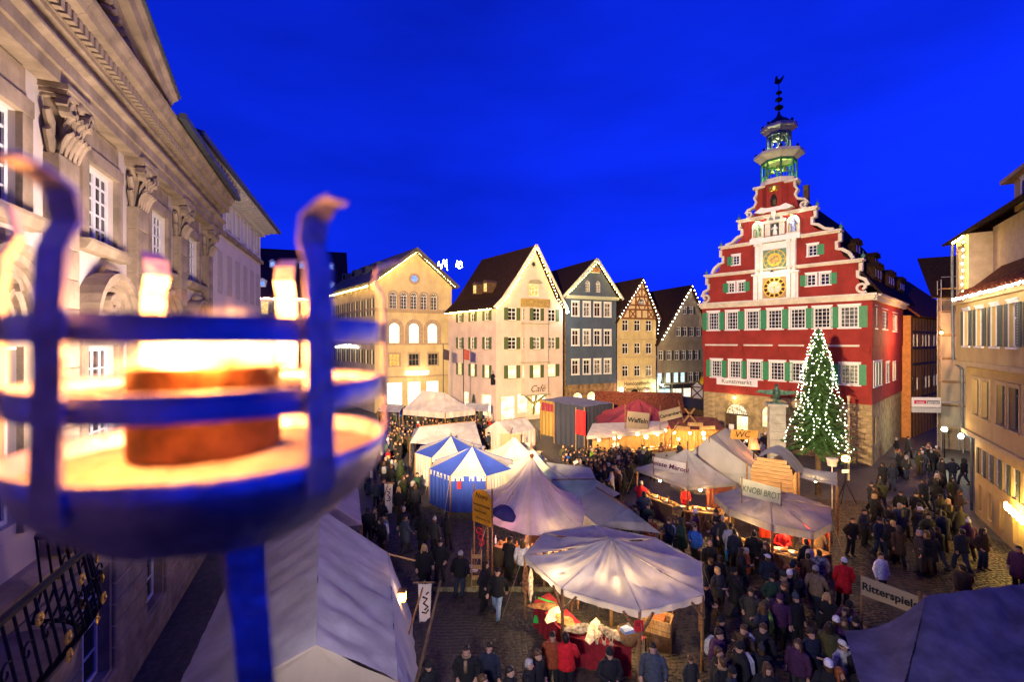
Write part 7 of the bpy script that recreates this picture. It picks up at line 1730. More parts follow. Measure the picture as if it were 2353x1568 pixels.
wc = empty('wooden_sign', (*at(1709, 1010, 29.5).xy, 0), R(-5), 'orange wooden sign reading WC near the town hall door', 'sign'); zw = at(1709,990,29.5).z
MB().prism([(-.85,zw-.55),(.8,zw-.6),(.9,zw+.02),(-.8,zw+.06)], -.03, .03).build('board', mat('orange_wood_board', (.45,.24,.05), .7, var=.2), wc); text(wc, 'WC', .55, T((-.1,-.035,zw-.27)), shear=.2); MB().tube([(-.7,.05,0),(-.7,.05,zw)], .04).build('post', wood, wc)
cs = empty('heat_lamp', (*at(1732,1010,29).xy,0), 0, 'orange glowing heat lamp beside the WC sign', 'lamp'); MB().prism([(-.3,2.6),(.3,2.6),(.12,3.3),(-.18,3.3)], -.15, .15).build('hood', lit('heater_glow', (1,.22,.05), 2.4, (.7,.06,.02), 2), cs); MB().tube([(0,0,0),(0,0,2.6)], .04).build('post', iron, cs); point(cs, (0,-.4,2.7), 60, (1,.3,.08), .15)
# ---- fountain cabin dark roof at the grey house ----
kb = House('dark_timber_kiosk', (at(1556,0,52).x,52.5), (at(1618,0,50).x,50), 'small black half-timbered kiosk with dark roof left of the town hall', 'kiosk'); mb = MB(); wall(mb, [(0,0),(kb.W,0),(kb.W,2.2),(0,2.2)]); mb.build('wall', wood_dark, kb.e)
mb = MB(); slab(mb, (-.5,-.6,2.1),(kb.W+.5,-.6,2.1),(kb.W+.5,1.6,3.0),(-.5,1.6,3.0)); mb.build('roof', mat('black_felt_roof', (.025,.025,.025), .7), kb.e)
mb = MB(); wall(mb, [(1.6,3.0),(3.0,3.0),(3.0,4.3),(2.3,5.0),(1.6,4.3)], [], .6); mb.build('turret_wall', canvas, kb.e); tb = MB()
for a, b in (((1.6,3),(3,3)),((1.6,3),(1.6,4.3)),((3,3),(3,4.3)),((1.6,4.3),(3,4.3)),((1.6,4.3),(2.3,5)),((3,4.3),(2.3,5)),((1.6,3),(3,4.3)),((3,3),(1.6,4.3))): tb.bar((a[0],.55,a[1]),(b[0],.55,b[1]), .12, .08, (0,1,0))
tb.build('timber_frame', wood_dark, kb.e)
fg = empty('flag', gh_.world((gh_.U(1600), -.4, gh_.Z(1600,868))), gh_.ang, 'yellow and blue flag waving on the grey house', 'flag')
MB().tube([(0,.3,0),(-.2,-1.2,.9)], .03).build('pole', iron, fg); MB().patch((-1.7,-.8,-2.3),(-1.0,-.9,-2.7),(.55,-1.0,.2),(-.35,-1.0,.25), 8, 12, 0, .25, 3).build('yellow_stripe', mat('flag_yellow', (.65,.42,.01), .7, var=.1), fg, None, True); MB().patch((-1.0,-.9,-2.7),(-.5,-1.0,-2.7),(1.0,-1.1,.1),(.55,-1.0,.2), 6, 12, 0, .25, 4).build('blue_stripe', mat('flag_blue', (.02,.04,.16), .7), fg, None, True)

# ================================================================ TREE, MONUMENT, LAMPS
tx, ty = at(1880,0,28.0).x, 28.0
ct_ = empty('christmas_tree', (tx,ty,0), 0, 'tall lit Christmas tree in front of the red town hall', 'tree')
MB().tube([(0,0,0),(0,0,4),(0,0,10.3)], [.17,.12,.02], 10).build('trunk', mat('bark', (.07,.045,.025), .9, var=.4, bump=.6), ct_)
rt_ = random.Random(11); nd = MB(); H0, H1 = 2.9, 10.45; tips = []
for k in range(430):
    f = k/430; z = H0+(H1-.3-H0)*(f**.92); rad = 1.78*(1-(z-H0)/(H1-H0))**.9+.10; a = k*2.39996+rt_.uniform(-.2,.2); rr = rad*rt_.uniform(.66,1.12)*(1.14-.40*(((z-H0)/.66) % 1))
    p0 = V((0,0,z+.1)); p1 = V((rr*math.cos(a), rr*math.sin(a), z-.28*rr)); side = V((-math.sin(a), math.cos(a), 0)); tips.append((p1, rr, a, z))
    nsub = 5 if rr > .7 else 3
    for q in range(2, nsub+5):
        t = q/(nsub+4); b = p0.lerp(p1, t); ln0 = (.12+.36*rr*.5)*(1-.55*t)
        for s_ in (-1,1):
            e_ = b+side*s_*ln0*rt_.uniform(.7,1.2)+(p1-p0).normalized()*ln0*.7+V((0,0,rt_.uniform(-.08,.05))); w = V((0,0,.05+.03*rt_.random()))
            w2 = (p1-p0).normalized()*.07
            nd.add([b-w2, b+w2, e_, b+w, e_+w*.2, b-w], [(0,1,2),(3,2,5)])
nd.build('crown', mat('dark_spruce_needles', (.028,.075,.016), .8, var=.5, vscale=5), ct_)
bb_ = MB()
for k in range(560):
    if k < 250: p, rr, a, z = tips[int((rt_.random()*.93+.07)*len(tips))]; p = p*1.0
    else:
        q0 = k-250; strand = q0 % 9; f0 = (q0//9)/35; a = strand*math.pi/4.5+.5*math.sin(f0*7+strand*1.3); z = H0+.5+(H1-H0-.6)*f0; rad = 1.78*(1-(z-H0)/(H1-H0))**.9+.13; p = V((rad*math.cos(a), rad*math.sin(a), z-.2*rad))
    p = p+V((rt_.uniform(-.06,.06), rt_.uniform(-.06,.06), rt_.uniform(-.05,.05))); r_ = .033
    bb_.add([p+V(q)*r_ for q in ((0,0,1),(1,0,0),(0,1,0),(-1,0,0),(0,-1,0),(0,0,-1))], [(0,1,2),(0,2,3),(0,3,4),(0,4,1),(5,2,1),(5,3,2),(5,4,3),(5,1,4)])
tag(bb_.build('bulbs', bulb_tree, ct_), None, None, None, 'stuff')
mo = empty('monument', (at(1784,0,31).x,31,0), R(-20), 'stone pillar with bronze eagle and spread wings before the town hall', 'monument')
ps = mat('pale_monument_stone', (.30,.28,.24), .85, var=.12, bump=.3)
for k in range(8): MB().bev(-.48,.48,-.48,.48,.6+k*.56,.6+k*.56+.55,.012).build('stone_block', ps, mo)
MB().box(-.7,.7,-.7,.7,0,.3).box(-.6,.6,-.6,.6,.3,.6).build('plinth', ps, mo); MB().box(-.6,.6,-.6,.6,5.08,5.26).build('cap', ps, mo)
eg = MB(); eg.loft([[(r*math.cos(2*math.pi*j/10), y0+r*.9*math.sin(2*math.pi*j/10), z) for j in range(10)] for r, y0, z in ((.10,.05,5.5),(.2,.04,5.7),(.23,0,5.95),(.17,-.02,6.2),(.11,-.05,6.36),(.12,-.07,6.48),(.05,-.08,6.58))]); eg.tube([(0,-.15,6.46),(0,-.27,6.42),(0,-.29,6.36)], [.05,.03,.005], 6)
for s_ in (-1,1):
    eg.tube([(s_*.1,0,5.55),(s_*.13,-.05,5.26)], [.07,.05], 6)
    eg.prism([(s_*.12,6.2),(s_*.55,6.12),(s_*1.05,6.12),(s_*1.25,6.0),(s_*1.0,5.95),(s_*.75,5.9),(s_*.5,5.82),(s_*.2,5.8)][::s_], -.02, .06)
    for q in range(4): eg.prism([(s_*(.5+q*.18),6.0),(s_*(.66+q*.18),6.0),(s_*(.68+q*.18),5.82+.03*q),(s_*(.58+q*.18),5.84+.03*q)][::s_], -.03, .0)
eg.prism([(-.1,5.6),(.1,5.6),(.16,5.3),(-.16,5.3)], .12, .2); eg.box(-.32,.32,-.3,.3,5.26,5.34)
eg.build('bronze_eagle', mat('verdigris_bronze', (.06,.12,.09), .5, .5, var=.4, vscale=5), mo)
tag(MB().tube([(0,0,0),(0,0,5.6)], .07, 8).tube([(0,0,5.6),(0,0,5.75)], .1, 8).build('flagpole', mat('pale_lit_pole', (.55,.45,.25), .6), None, T((at(1950,0,31).x,31,0))), 'tall pale pole right of the Christmas tree', 'pole')
tl = empty('tripod_lamp', (at(1942,0,26.7).x,26.7,0), 0, 'orange tripod floodlight right of the wooden wagon', 'lamp')
for k in range(3): MB().tube([(0,0,1.3),(.55*math.cos(k*2.1-.5),.55*math.sin(k*2.1-.5),0)], .025, 6).build('leg', iron, tl)
MB().tube([(0,0,1.2),(0,0,2.45)], .03, 6).build('stand', iron, tl); MB().ball((0,-.05,2.6), .26, .15, .2).build('lamp_head', lamp_orange, tl, None, True); MB().box(-.2,.2,-.03,.0,1.75,1.95).build('white_card', ceramic, tl)
point(tl, (0,-.35,2.6), 170, (1,.45,.12), .15)
sm_ = mat('smoke_grey_metal', (.3,.28,.26), .4, .5)
tag(MB().lathe([(.22,0),(.22,.05),(.3,.4),(.28,.42)], 12).tube([(0,0,-2.4),(0,0,0)], .03).build('white_lampshade', mat('cream_lampshade', (.6,.5,.38), .6), None, T((at(1912,0,25.5).x,25.5,2.5)) @ RY(R(0))), 'cream bucket lampshade on a pole by the tripod floodlight', 'lamp')
def fir(x, y, h, r, label):
    o = empty('fir_tree', (x,y,0), 0, label, 'tree'); MB().tube([(0,0,0),(0,0,h*.95)], [.05,.01], 6).build('trunk', wood_dark, o); f_ = MB(); g = random.Random(int(x*13))
    for k in range(170):
        z = h*.12+h*.86*k/170; a = k*2.4; rr = r*(1-(z/h))+.05; p1 = V((rr*math.cos(a), rr*math.sin(a), z-.15*rr)); sd = V((-math.sin(a), math.cos(a), 0))
        for t in (.3,.5,.7,.9):
            b = V((0,0,z)).lerp(p1, t)
            for s_ in (-1,1): f_.add([b, b+V((0,0,.04)), b+sd*s_*.16*(1.2-t)+p1.normalized()*.1+V((0,0,g.uniform(-.04,.03)))], [(0,1,2)])
    f_.build('crown', mat('fir_needles', (.03,.05,.015), .8, var=.4), o)
fir(-6.6,27.0,2.4,.9,'small fir tree at the left of the striped tents'); fir(-4.1,14.4,1.9,.5,'little fir tree beside the marquee'); fir(-4.7,55.5,3.0,1.2,'fir branches at the corner of the cafe house'); fir(16.6,21.4,1.6,.6,'small fir tree by the garlic bread stall'); fir(-5.9,24.8,1.7,.7,'low bushy fir in front of the striped tents')
# ================================================================ PEOPLE
skin_m = mat('skin', (.42,.24,.16), .55, var=.08, vscale=8)
def limb(mb, pts, r, n=10): mb.tube(pts, r, n)
POSES = {   # elbow, wrist, knee, ankle for right (-x) and left (+x) side; lean
 'stand':   dict(el=((-.27,.03,1.13),(.27,.03,1.13)), wr=((-.27,-.05,.88),(.27,-.05,.88)), kn=((-.10,-.01,.48),(.11,-.01,.48)), an=((-.11,.03,.09),(.13,.03,.09))),
 'pockets': dict(el=((-.31,.08,1.13),(.31,.08,1.13)), wr=((-.22,-.07,.95),(.22,-.07,.95)), kn=((-.11,-.01,.48),(.11,-.01,.48)), an=((-.14,.03,.09),(.14,.03,.09))),
 'walk':    dict(el=((-.27,-.08,1.14),(.27,.13,1.14)), wr=((-.24,-.25,.95),(.26,.17,.90)), kn=((-.10,.04,.48),(.10,-.17,.50)), an=((-.10,.27,.13),(.10,-.23,.09))),
 'hold':    dict(el=((-.27,.02,1.12),(.27,.02,1.13)), wr=((-.08,-.28,1.17),(.25,-.12,.92)), kn=((-.10,-.02,.48),(.11,.0,.48)), an=((-.12,.02,.09),(.12,.06,.09))),
 'both':    dict(el=((-.28,-.03,1.13),(.28,-.03,1.13)), wr=((-.09,-.27,1.10),(.09,-.27,1.10)), kn=((-.10,-.01,.48),(.10,-.03,.48)), an=((-.11,.04,.09),(.11,.0,.09))),
}
def hand(mb, w, dirv, s_):
    d = Vector(dirv).normalized(); up = Vector((0,-1,0)) if abs(d.y) < .7 else Vector((0,0,1)); sd = d.cross(up).normalized(); nn = sd.cross(d)
    c = w+d*.05; mb.tube([w-d*.01, w+d*.03, w+d*.09], [.026,.036,.034], 8, True, (1,.6))
    for k in range(4):
        o = (k-1.5)*.020; ln = (.062,.075,.078,.06)[k]; b = w+d*.085+sd*o
        mb.tube([b, b+d*ln*.55+nn*.008, b+d*ln*.85+nn*.03], [.0095,.009,.007], 6)
    t = w+d*.03+sd*(.034*s_); mb.tube([t, t+d*.03+sd*.02*s_+nn*.012, t+d*.06+sd*.018*s_+nn*.02], [.012,.011,.008], 6)
def make_body(pose, near):
    P = POSES[pose]; mb = MB(); n = 10
    E = lambda rx, ry, z, y=0.0: [(rx*math.cos(2*math.pi*j/14), y+ry*math.sin(2*math.pi*j/14), z) for j in range(14)]
    mb.loft([E(.02,.02,.80),E(.15,.11,.86),E(.165,.12,.95),E(.14,.10,1.08),E(.165,.115,1.25),E(.175,.11,1.36),E(.12,.08,1.44),E(.055,.055,1.48),E(.05,.052,1.54)])
    mb.loft([E(.03,.04,1.475,-.045),E(.052,.06,1.50,-.03),E(.066,.082,1.545,-.012),E(.073,.094,1.60),E(.074,.098,1.65,.004),E(.066,.088,1.69,.006),E(.04,.055,1.715,.006),E(.008,.01,1.722,.006)])
    mb.ball((0,-.102,1.575), .014,.02,.026, 8, 6); mb.ball((0,-.092,1.615), .045,.014,.010, 8, 4); mb.ball((0,-.085,1.53), .026,.014,.011, 8, 4)
    for s_, el, wr, kn, an in ((-1,P['el'][0],P['wr'][0],P['kn'][0],P['an'][0]),(1,P['el'][1],P['wr'][1],P['kn'][1],P['an'][1])):
        mb.ball((s_*.076,.01,1.59), .012,.022,.032, 6, 5)
        sh = Vector((s_*.155,0,1.40)); el, wr, kn, an = map(Vector, (el,wr,kn,an))
        mb.tube([sh, sh.lerp(el,.5), el, el.lerp(wr,.35), wr], [.052,.047,.040,.038,.027], 10)
        hand(mb, wr, wr-el, -s_)
        hp = Vector((s_*.085,0,.88)); mb.tube([hp, hp.lerp(kn,.5), kn, kn.lerp(an,.35), an], [.088,.075,.055,.056,.036], 10)
        mb.tube([an+Vector((0,.05,-.03)), an+Vector((0,-.05,-.045)), an+Vector((0,-.15,-.065))], [.036,.040,.026], 8, True, (1,.8))
    me = mb.mesh('body', skin_m, True); o = bpy.data.objects.new('tmp_body', me); COL.objects.link(o)
    rm = o.modifiers.new('r', 'REMESH'); rm.mode = 'VOXEL'; rm.voxel_size = .0085 if near else .02; rm.use_smooth_shade = True
    dc = o.modifiers.new('d', 'DECIMATE'); dc.ratio = .12 if near else .28
    dg = bpy.context.evaluated_depsgraph_get(); out = bpy.data.meshes.new_from_object(o.evaluated_get(dg)); out.name = 'body'
    bpy.data.objects.remove(o); out.materials.clear(); out.materials.append(skin_m)
    out.polygons.foreach_set('use_smooth', [True]*len(out.polygons))
    return out
def noisy(mb, amp, sc, seed):
    mb.v = [tuple(Vector(p)+Vector((noise.noise(Vector(p)*sc+Vector((seed,0,0))), noise.noise(Vector(p)*sc+Vector((0,seed,5))), noise.noise(Vector(p)*sc+Vector((7,0,seed)))*.5))*amp) for p in mb.v]
def make_coat(pose, long_):
    P = POSES[pose]; mb = MB(); nn = 16
    E = lambda rx, ry, z, y=0.0: [(rx*math.cos(2*math.pi*j/nn), y+ry*math.sin(2*math.pi*j/nn), z) for j in range(nn)]
    hem = [E(.245,.20,.55),E(.235,.185,.72),E(.225,.175,.86)] if long_ else [E(.20,.15,.80),E(.222,.17,.84)]
    mb.loft(hem+[E(.215,.165,.95),E(.20,.15,1.06),E(.22,.16,1.20),E(.232,.16,1.32),E(.20,.135,1.41),E(.12,.11,1.455),E(.095,.10,1.48),E(.10,.105,1.515),E(.085,.09,1.51)])
    for s_, el, wr in ((-1,P['el'][0],P['wr'][0]),(1,P['el'][1],P['wr'][1])):
        sh = Vector((s_*.175,0,1.38)); el, wr = Vector(el), Vector(wr)
        mb.tube([sh+Vector((-s_*.05,0,.01)), sh+Vector((s_*.02,0,-.02)), sh.lerp(el,.5), el, el.lerp(wr,.5), wr.lerp(el,.06)], [.075,.088,.075,.068,.060,.052], 12)
    noisy(mb, .018, 9, 1.0 if long_ else 2.0)
    return mb.mesh('coat', skin_m, True)
def make_trousers(pose):
    P = POSES[pose]; mb = MB()
    E = lambda rx, ry, z: [(rx*math.cos(2*math.pi*j/12), ry*math.sin(2*math.pi*j/12), z) for j in range(12)]
    mb.loft([E(.03,.03,.76),E(.175,.13,.82),E(.185,.135,.95)])
    for s_, kn, an in ((-1,P['kn'][0],P['an'][0]),(1,P['kn'][1],P['an'][1])):
        hp = Vector((s_*.088,0,.86)); kn, an = Vector(kn), Vector(an)
        mb.tube([hp, hp.lerp(kn,.5), kn, kn.lerp(an,.5), an+Vector((0,0,.0))], [.102,.092,.075,.072,.068], 10)
    noisy(mb, .012, 10, 4.0)
    return mb.mesh('trousers', skin_m, True)
def make_shoes(pose, i):
    P = POSES[pose]; mb = MB()
    for an in P['an'][i:i+1]:
        an = Vector(an); mb.tube([an+Vector((0,.07,-.045)), an+Vector((0,.03,-.035)), an+Vector((0,-.08,-.05)), an+Vector((0,-.17,-.062)), an+Vector((0,-.2,-.07))], [.03,.052,.05,.042,.015], 8, True, (1,.75))
    return mb.mesh('shoe', skin_m, True)
def headwear(kind):
    mb = MB(); nn = 14
    E = lambda rx, ry, z, y=0.0: [(rx*math.cos(2*math.pi*j/nn), y+ry*math.sin(2*math.pi*j/nn), z) for j in range(nn)]
    if kind == 'short_hair':
        mb.loft([E(.062,.05,1.545,.055),E(.078,.078,1.585,.030),E(.083,.088,1.64,.020),E(.081,.104,1.675,.004),E(.072,.095,1.705,.004),E(.045,.06,1.735,.006),E(.01,.01,1.742,.006)])
    elif kind == 'long_hair':
        mb.loft([E(.07,.03,1.28,.085),E(.10,.05,1.36,.07),E(.10,.065,1.46,.045),E(.092,.08,1.56,.033),E(.088,.095,1.63,.018),E(.085,.106,1.675,.006),E(.075,.097,1.71,.004),E(.045,.06,1.738,.006),E(.01,.01,1.745,.006)])
        for s_ in (-1,1): mb.tube([(s_*.07,-.03,1.66),(s_*.085,-.035,1.56),(s_*.09,-.05,1.42),(s_*.08,-.07,1.33)], [.03,.032,.035,.01], 6)
    elif kind == 'beanie':
        mb.loft([E(.082,.104,1.63,.006),E(.086,.108,1.645,.006),E(.086,.106,1.68,.006),E(.075,.094,1.72,.008),E(.045,.06,1.755,.01),E(.012,.015,1.768,.012)]); mb.loft([E(.088,.11,1.625,.006),E(.091,.113,1.64,.006),E(.088,.11,1.662,.006)])
    elif kind == 'bobble_hat':
        mb.loft([E(.086,.108,1.63,.006),E(.088,.11,1.67,.006),E(.078,.096,1.72,.008),E(.03,.04,1.79,.012)]); mb.ball((0,.012,1.815), .042)
    elif kind == 'brimmed_hat':
        mb.loft([E(.155,.17,1.655),E(.16,.175,1.662),E(.09,.11,1.672),E(.085,.105,1.74),E(.06,.08,1.765),E(.01,.01,1.765)])
    elif kind == 'cap':
        mb.loft([E(.082,.104,1.645,.004),E(.083,.103,1.68,.004),E(.065,.085,1.72,.006),E(.02,.025,1.738,.006)]); mb.prism([(-.06,-.10),(.06,-.10),(.05,-.18),(-.05,-.18)], 1.645, 1.655, Matrix(((1,0,0,0),(0,0,1,0),(0,1,0,0),(0,0,0,1))))
    elif kind == 'hood':
        mb.loft([E(.11,.10,1.44,.02),E(.108,.112,1.52,.03),E(.102,.115,1.60,.035),E(.098,.115,1.68,.028),E(.07,.09,1.74,.02),E(.02,.03,1.77,.02)]); mb.strip([(-.08,1.5),(-.09,1.6),(-.06,1.70),(0,1.735),(.06,1.70),(.09,1.6),(.08,1.5)], -.095, -.05, .03)
    return mb.mesh(kind, skin_m, True)
FACE = MB()
for s_ in (-1,1): FACE.ball((s_*.030,-.086,1.602), .011,.008,.007, 6, 4)
FACE.ball((0,-.096,1.53), .022,.006,.005, 6, 4)
PM = {}
def pmesh(kind, *a):
    k = (kind,)+a
    if k not in PM:
        PM[k] = {'body': make_body, 'coat': make_coat, 'trousers': make_trousers, 'shoes': make_shoes, 'head': headwear}[kind](*a)
    return PM[k]
face_me = FACE.mesh('face_features', mat('dark_eyes', (.03,.015,.012), .4, var=0), True)
def fabric(name, c, var=.2): return mat(name, c, .88, var=var, vscale=14, bump=.25, bscale=45)
CC = {'black': fabric('black_coat', (.010,.010,.012)), 'navy': fabric('navy_coat', (.012,.016,.035)), 'charcoal': fabric('charcoal_coat', (.028,.028,.030)), 'brown': fabric('brown_coat', (.055,.032,.018)), 'grey': fabric('grey_coat', (.13,.13,.135)),
      'olive': fabric('olive_coat', (.05,.05,.022)), 'red': fabric('red_coat', (.55,.012,.018)), 'rust': fabric('rust_coat', (.25,.05,.015)), 'tan': fabric('tan_coat', (.24,.16,.085)), 'white': fabric('white_jacket', (.68,.66,.66)), 'blue': fabric('blue_jacket', (.02,.10,.42)), 'purple': fabric('plum_coat', (.06,.018,.06)), 'lime': fabric('lime_jacket', (.20,.34,.03)), 'green': fabric('dark_green_coat', (.02,.05,.03)),
      'pale': fabric('pale_grey_jacket', (.38,.38,.38)), 'denim': fabric('light_denim', (.22,.30,.42)), 'jeans': fabric('dark_denim', (.025,.035,.065)), 'slate': fabric('slate_coat', (.05,.06,.08))}
HC = {'dark': mat('dark_hair', (.018,.012,.008), .5, var=.3, vscale=20), 'brown': mat('brown_hair', (.08,.04,.015), .5, var=.3, vscale=20), 'blond': mat('blond_hair', (.48,.30,.10), .5, var=.3, vscale=20), 'grey': mat('grey_hair', (.32,.30,.28), .6, var=.3, vscale=20), 'red': mat('red_hair', (.25,.07,.02), .5, var=.3, vscale=20)}
shoe_m = mat('dark_shoes', (.012,.010,.009), .6, var=.2)
plaid = mat('plaid_shirt', (.30,.30,.30), .9, var=0, col2=(.02,.02,.02), vscale=11)
def person(x, y, rz, label, pose='stand', coat='black', long_=False, legs='black', head='short_hair', hc='dark', near=True, h=1.0, group=None, extra=None):
    o = empty('person', (x,y,0), rz, label, 'person', group); wd_ = random.uniform(.94,1.14); o.scale = (h*wd_,h*wd_,h); o.rotation_euler = (R(random.uniform(-3,5)), R(random.uniform(-2.5,2.5)), rz)
    link('body', pmesh('body', pose, near), o)
    cm = coat if not isinstance(coat, str) else CC[coat]
    link('coat', pmesh('coat', pose, long_), o, None, [cm]); link('trousers', pmesh('trousers', pose), o, None, [CC[legs]]); [link('shoe', pmesh('shoes', pose, i), o, None, [shoe_m]) for i in (0, 1)]
    hm = HC[hc] if hc in HC else CC[hc]
    if head: link({'short_hair':'hair','long_hair':'hair'}.get(head, 'hat'), pmesh('head', head), o, None, [hm])
    if head in ('beanie','bobble_hat','cap','brimmed_hat') and near: link('hair', pmesh('head', 'short_hair'), o, T((0,.004,-.03)) @ SC(.98,.98,.99) , [HC['brown']])
    if near: link('face_features', face_me, o)
    if extra == 'scarf': 
        k = 'scarf'; CACHE.setdefault(k, MB().lathe([(.075,1.45),(.11,1.47),(.115,1.50),(.09,1.53)], 12).box(-.05,.03,-.175,-.14,1.15,1.46).mesh('scarf', skin_m, True)); link('scarf', CACHE[k], o, None, [CC['tan']])
    if extra == 'backpack':
        k = 'pack'; CACHE.setdefault(k, MB().loft([[(.15*cx*s2, .13+.18*cy*s2 if cy > 0 else .15, z) for cx, cy in ((-1,0),(-.8,.8),(.8,.8),(1,0))] for s2, z in ((.8,.98),(1,1.05),(1,1.32),(.7,1.42))]).mesh('backpack', skin_m)); link('backpack', CACHE[k], o, None, [CC['pale']])
    if extra in ('bag','teal_bag'):
        k = 'bag'; CACHE.setdefault(k, MB().prism([(-.14,.42),(.14,.42),(.16,.75),(-.16,.75)], -.05, .05).bar((-.08,0,.75),(0,0,.88), .015).bar((.08,0,.75),(0,0,.88), .015).mesh('bag', skin_m)); link('bag', CACHE[k], o, T((.33,-.05,0)) @ RZ(R(80)), [mat('teal_bag', (.03,.35,.33), .6) if extra == 'teal_bag' else CC['tan']])
    if extra == 'strap':
        k = 'strap'; CACHE.setdefault(k, MB().tube([(-.16,-.10,1.42),(0,-.178,1.2),(.19,-.13,.95)], .016, 6).mesh('strap', skin_m)); link('strap', CACHE[k], o, RZ(math.pi), [CC['black']])
    return o
def pp(x, yh, rz, label, h=1.0, **k):          # head top seen at (x, yh)
    P = zp(x, yh, 1.74*h); return person(P.x, P.y, R(rz), label, h=h, **k)
# facing: 0 towards the palace side (camera), 180 away
pp(977,1249,20,'woman-length blond hair, long dark coat, walking with a man in black on the cobbles',pose='stand',coat='black',long_=True,head='long_hair',hc='blond')
pp(1010,1241,-5,'man in black jacket and dark trousers beside the blond person',pose='pockets',coat='black')
pp(1055,1266,175,'person seen from behind in black jacket and grey knitted cap, alone on the cobbles',pose='stand',coat='black',head='beanie',hc='grey',legs='jeans')
pp(1113,1292,70,'dark-haired person in long black coat just left of the walker in pale jeans',pose='pockets',coat='black',long_=True,head='long_hair',hc='dark')
pp(1142,1304,-15,'walker in black pullover and pale blue jeans in the middle of the cobbles',pose='walk',coat='black',legs='denim')
pp(1168,1234,150,'stout man in long black coat and cap at the cosmetics counter',pose='both',coat='black',long_=True,head='cap',hc='black')
pp(1201,1242,170,'person in white fur-hooded jacket at the cosmetics counter',pose='stand',coat='white',head='hood',hc='brown')
pp(972,1178,170,'hooded dark figure left of three standing together',pose='stand',coat='black',long_=True,head='hood',hc='black')
pp(998.7,1190,160,'grey-capped figure in the middle of three standing together',pose='stand',coat='charcoal',head='beanie',hc='grey')
pp(1031.7,1178,190,'dark figure right of three standing together near the cosmetics sign',pose='both',coat='black',hc='dark')
pp(1075,1482,0,'man in black coat with fur collar in the bottom foreground',pose='pockets',coat='black',extra='scarf')
pp(1125,1478,-10,'person in dark blue coat right of the man with the fur collar',pose='stand',coat='navy',hc='dark')
pp(989,1517,40,'man in black brimmed hat at the bottom left beside the marquee',pose='stand',coat='black',head='brimmed_hat',hc='black')
pp(1232,1490,55,'short-haired man in black at the bottom, left of the red jackets',pose='stand',coat='black',hc='brown')
pp(1213,1515,80,'grey close-cropped man in black at the bottom edge',pose='stand',coat='black',hc='grey')
pp(1172,1530,70,'curly dark-haired person in black at the bottom edge',pose='stand',coat='black',hc='dark')
pp(1114,1554,70,'face with brown hair at the very bottom edge',pose='stand',coat='purple',hc='brown')
pp(1269,1448,-5,'man in rust brown jacket in front of the fur table',pose='stand',coat='rust',hc='dark')
pp(1302,1454,175,'person seen from behind in red jacket at the fur table',pose='both',coat='red',hc='dark')
pp(1397,1491,10,'dark-clad person with black cap before the red fur table',pose='both',coat='black',head='beanie',hc='black')
pp(1503,1483,-20,'person in slate grey jacket at the right end of the fur table',pose='stand',coat='slate',hc='dark')
pp(1591,1510,15,'child in dark coat by the right pole of the fur stall',pose='stand',coat='charcoal',h=.72,head='beanie',hc='brown')
pp(1632,1241,180,'bald-headed man in black from behind, right of the fur stall',pose='stand',coat='black',head=None)
pp(1652,1275,160,'person in black with dark hair below the bald man',pose='stand',coat='black',hc='dark')
pp(1622,1337,40,'person in dark knitted cap beside the canopy corner',pose='both',coat='black',head='beanie',hc='charcoal')
pp(1690,1215,170,'dark figure carrying a teal bag before the garlic bread stall',pose='stand',coat='navy',extra='teal_bag')
pp(1733,1218,170,'tall dark figure in the middle of the garlic bread queue',pose='stand',coat='black',h=1.05)
pp(1790,1212,185,'broad dark figure in the garlic bread queue at the counter',pose='both',coat='black')
pp(1850,1240,190,'dark figure with pale backpack right in the garlic bread queue',pose='stand',coat='black',extra='backpack')
pp(1824,1306,180,'person with long blond hair and black coat from behind',pose='stand',coat='black',long_=True,head='long_hair',hc='blond')
pp(1888,1266,170,'person in black and white plaid shirt',pose='stand',coat=plaid,hc='dark')
pp(1936,1282,165,'person in bright red coat and white knitted hat',pose='stand',coat='red',long_=True,head='beanie',hc='white',extra='bag')
pp(2027,1273,10,'person in loose white shirt standing behind the Ritterspiele sign',pose='stand',coat='white',hc='dark')
pp(1880,1210,120,'person in tan jacket eating at the right of the garlic bread stall',pose='both',coat='tan',hc='brown')
pp(1905,1198,-110,'person in black cap facing the one in tan jacket',pose='both',coat='black',head='cap',hc='black')
pp(1953,1188,5,'man in black with hands in pockets facing the camera on open cobbles',pose='pockets',coat='black',hc='dark')
pp(1988,1170,20,'person in dark jacket with bright strap right of the man with hands in pockets',pose='hold',coat='navy',extra='strap')
pp(1758,1382,-90,'person in lime and orange jacket with grey green cap',pose='stand',coat='lime',head='beanie',hc='olive',extra='scarf')
pp(1788,1367,-20,'person in plum coat behind the lime jacket',pose='stand',coat='purple',head='beanie',hc='purple')
pp(1833,1369,20,'person in black with pale blue bobble hat',pose='stand',coat='black',head='bobble_hat',hc='slate')
pp(1712,1433,-60,'person with brown scarf and white backpack in the lower crowd',pose='both',coat='brown',extra='backpack',hc='brown')
pp(1762,1432,-70,'man in profile in black, right of the brown scarf',pose='stand',coat='black',hc='brown')
pp(1869,1449,10,'person in shiny blue jacket facing the camera in the lower crowd',pose='hold',coat='navy',hc='dark')
pp(1940,1477,15,'person in white cap and pale jacket near the lilac tent',pose='both',coat='pale',head='cap',hc='white')
pp(1932,1417,-30,'long-haired person with yellow strap above the white cap',pose='stand',coat='brown',head='long_hair',hc='brown',extra='strap')
pp(1942,1401,-40,'dark-haired person behind the one with the yellow strap',pose='stand',coat='black',hc='dark')
pp(2001,1432,-60,'person in pale green scarf left of the lilac tent',pose='stand',coat='grey',hc='brown')
pp(1754,1518,0,'person with long reddish brown hair at the bottom edge',pose='stand',coat='black',head='long_hair',hc='brown')
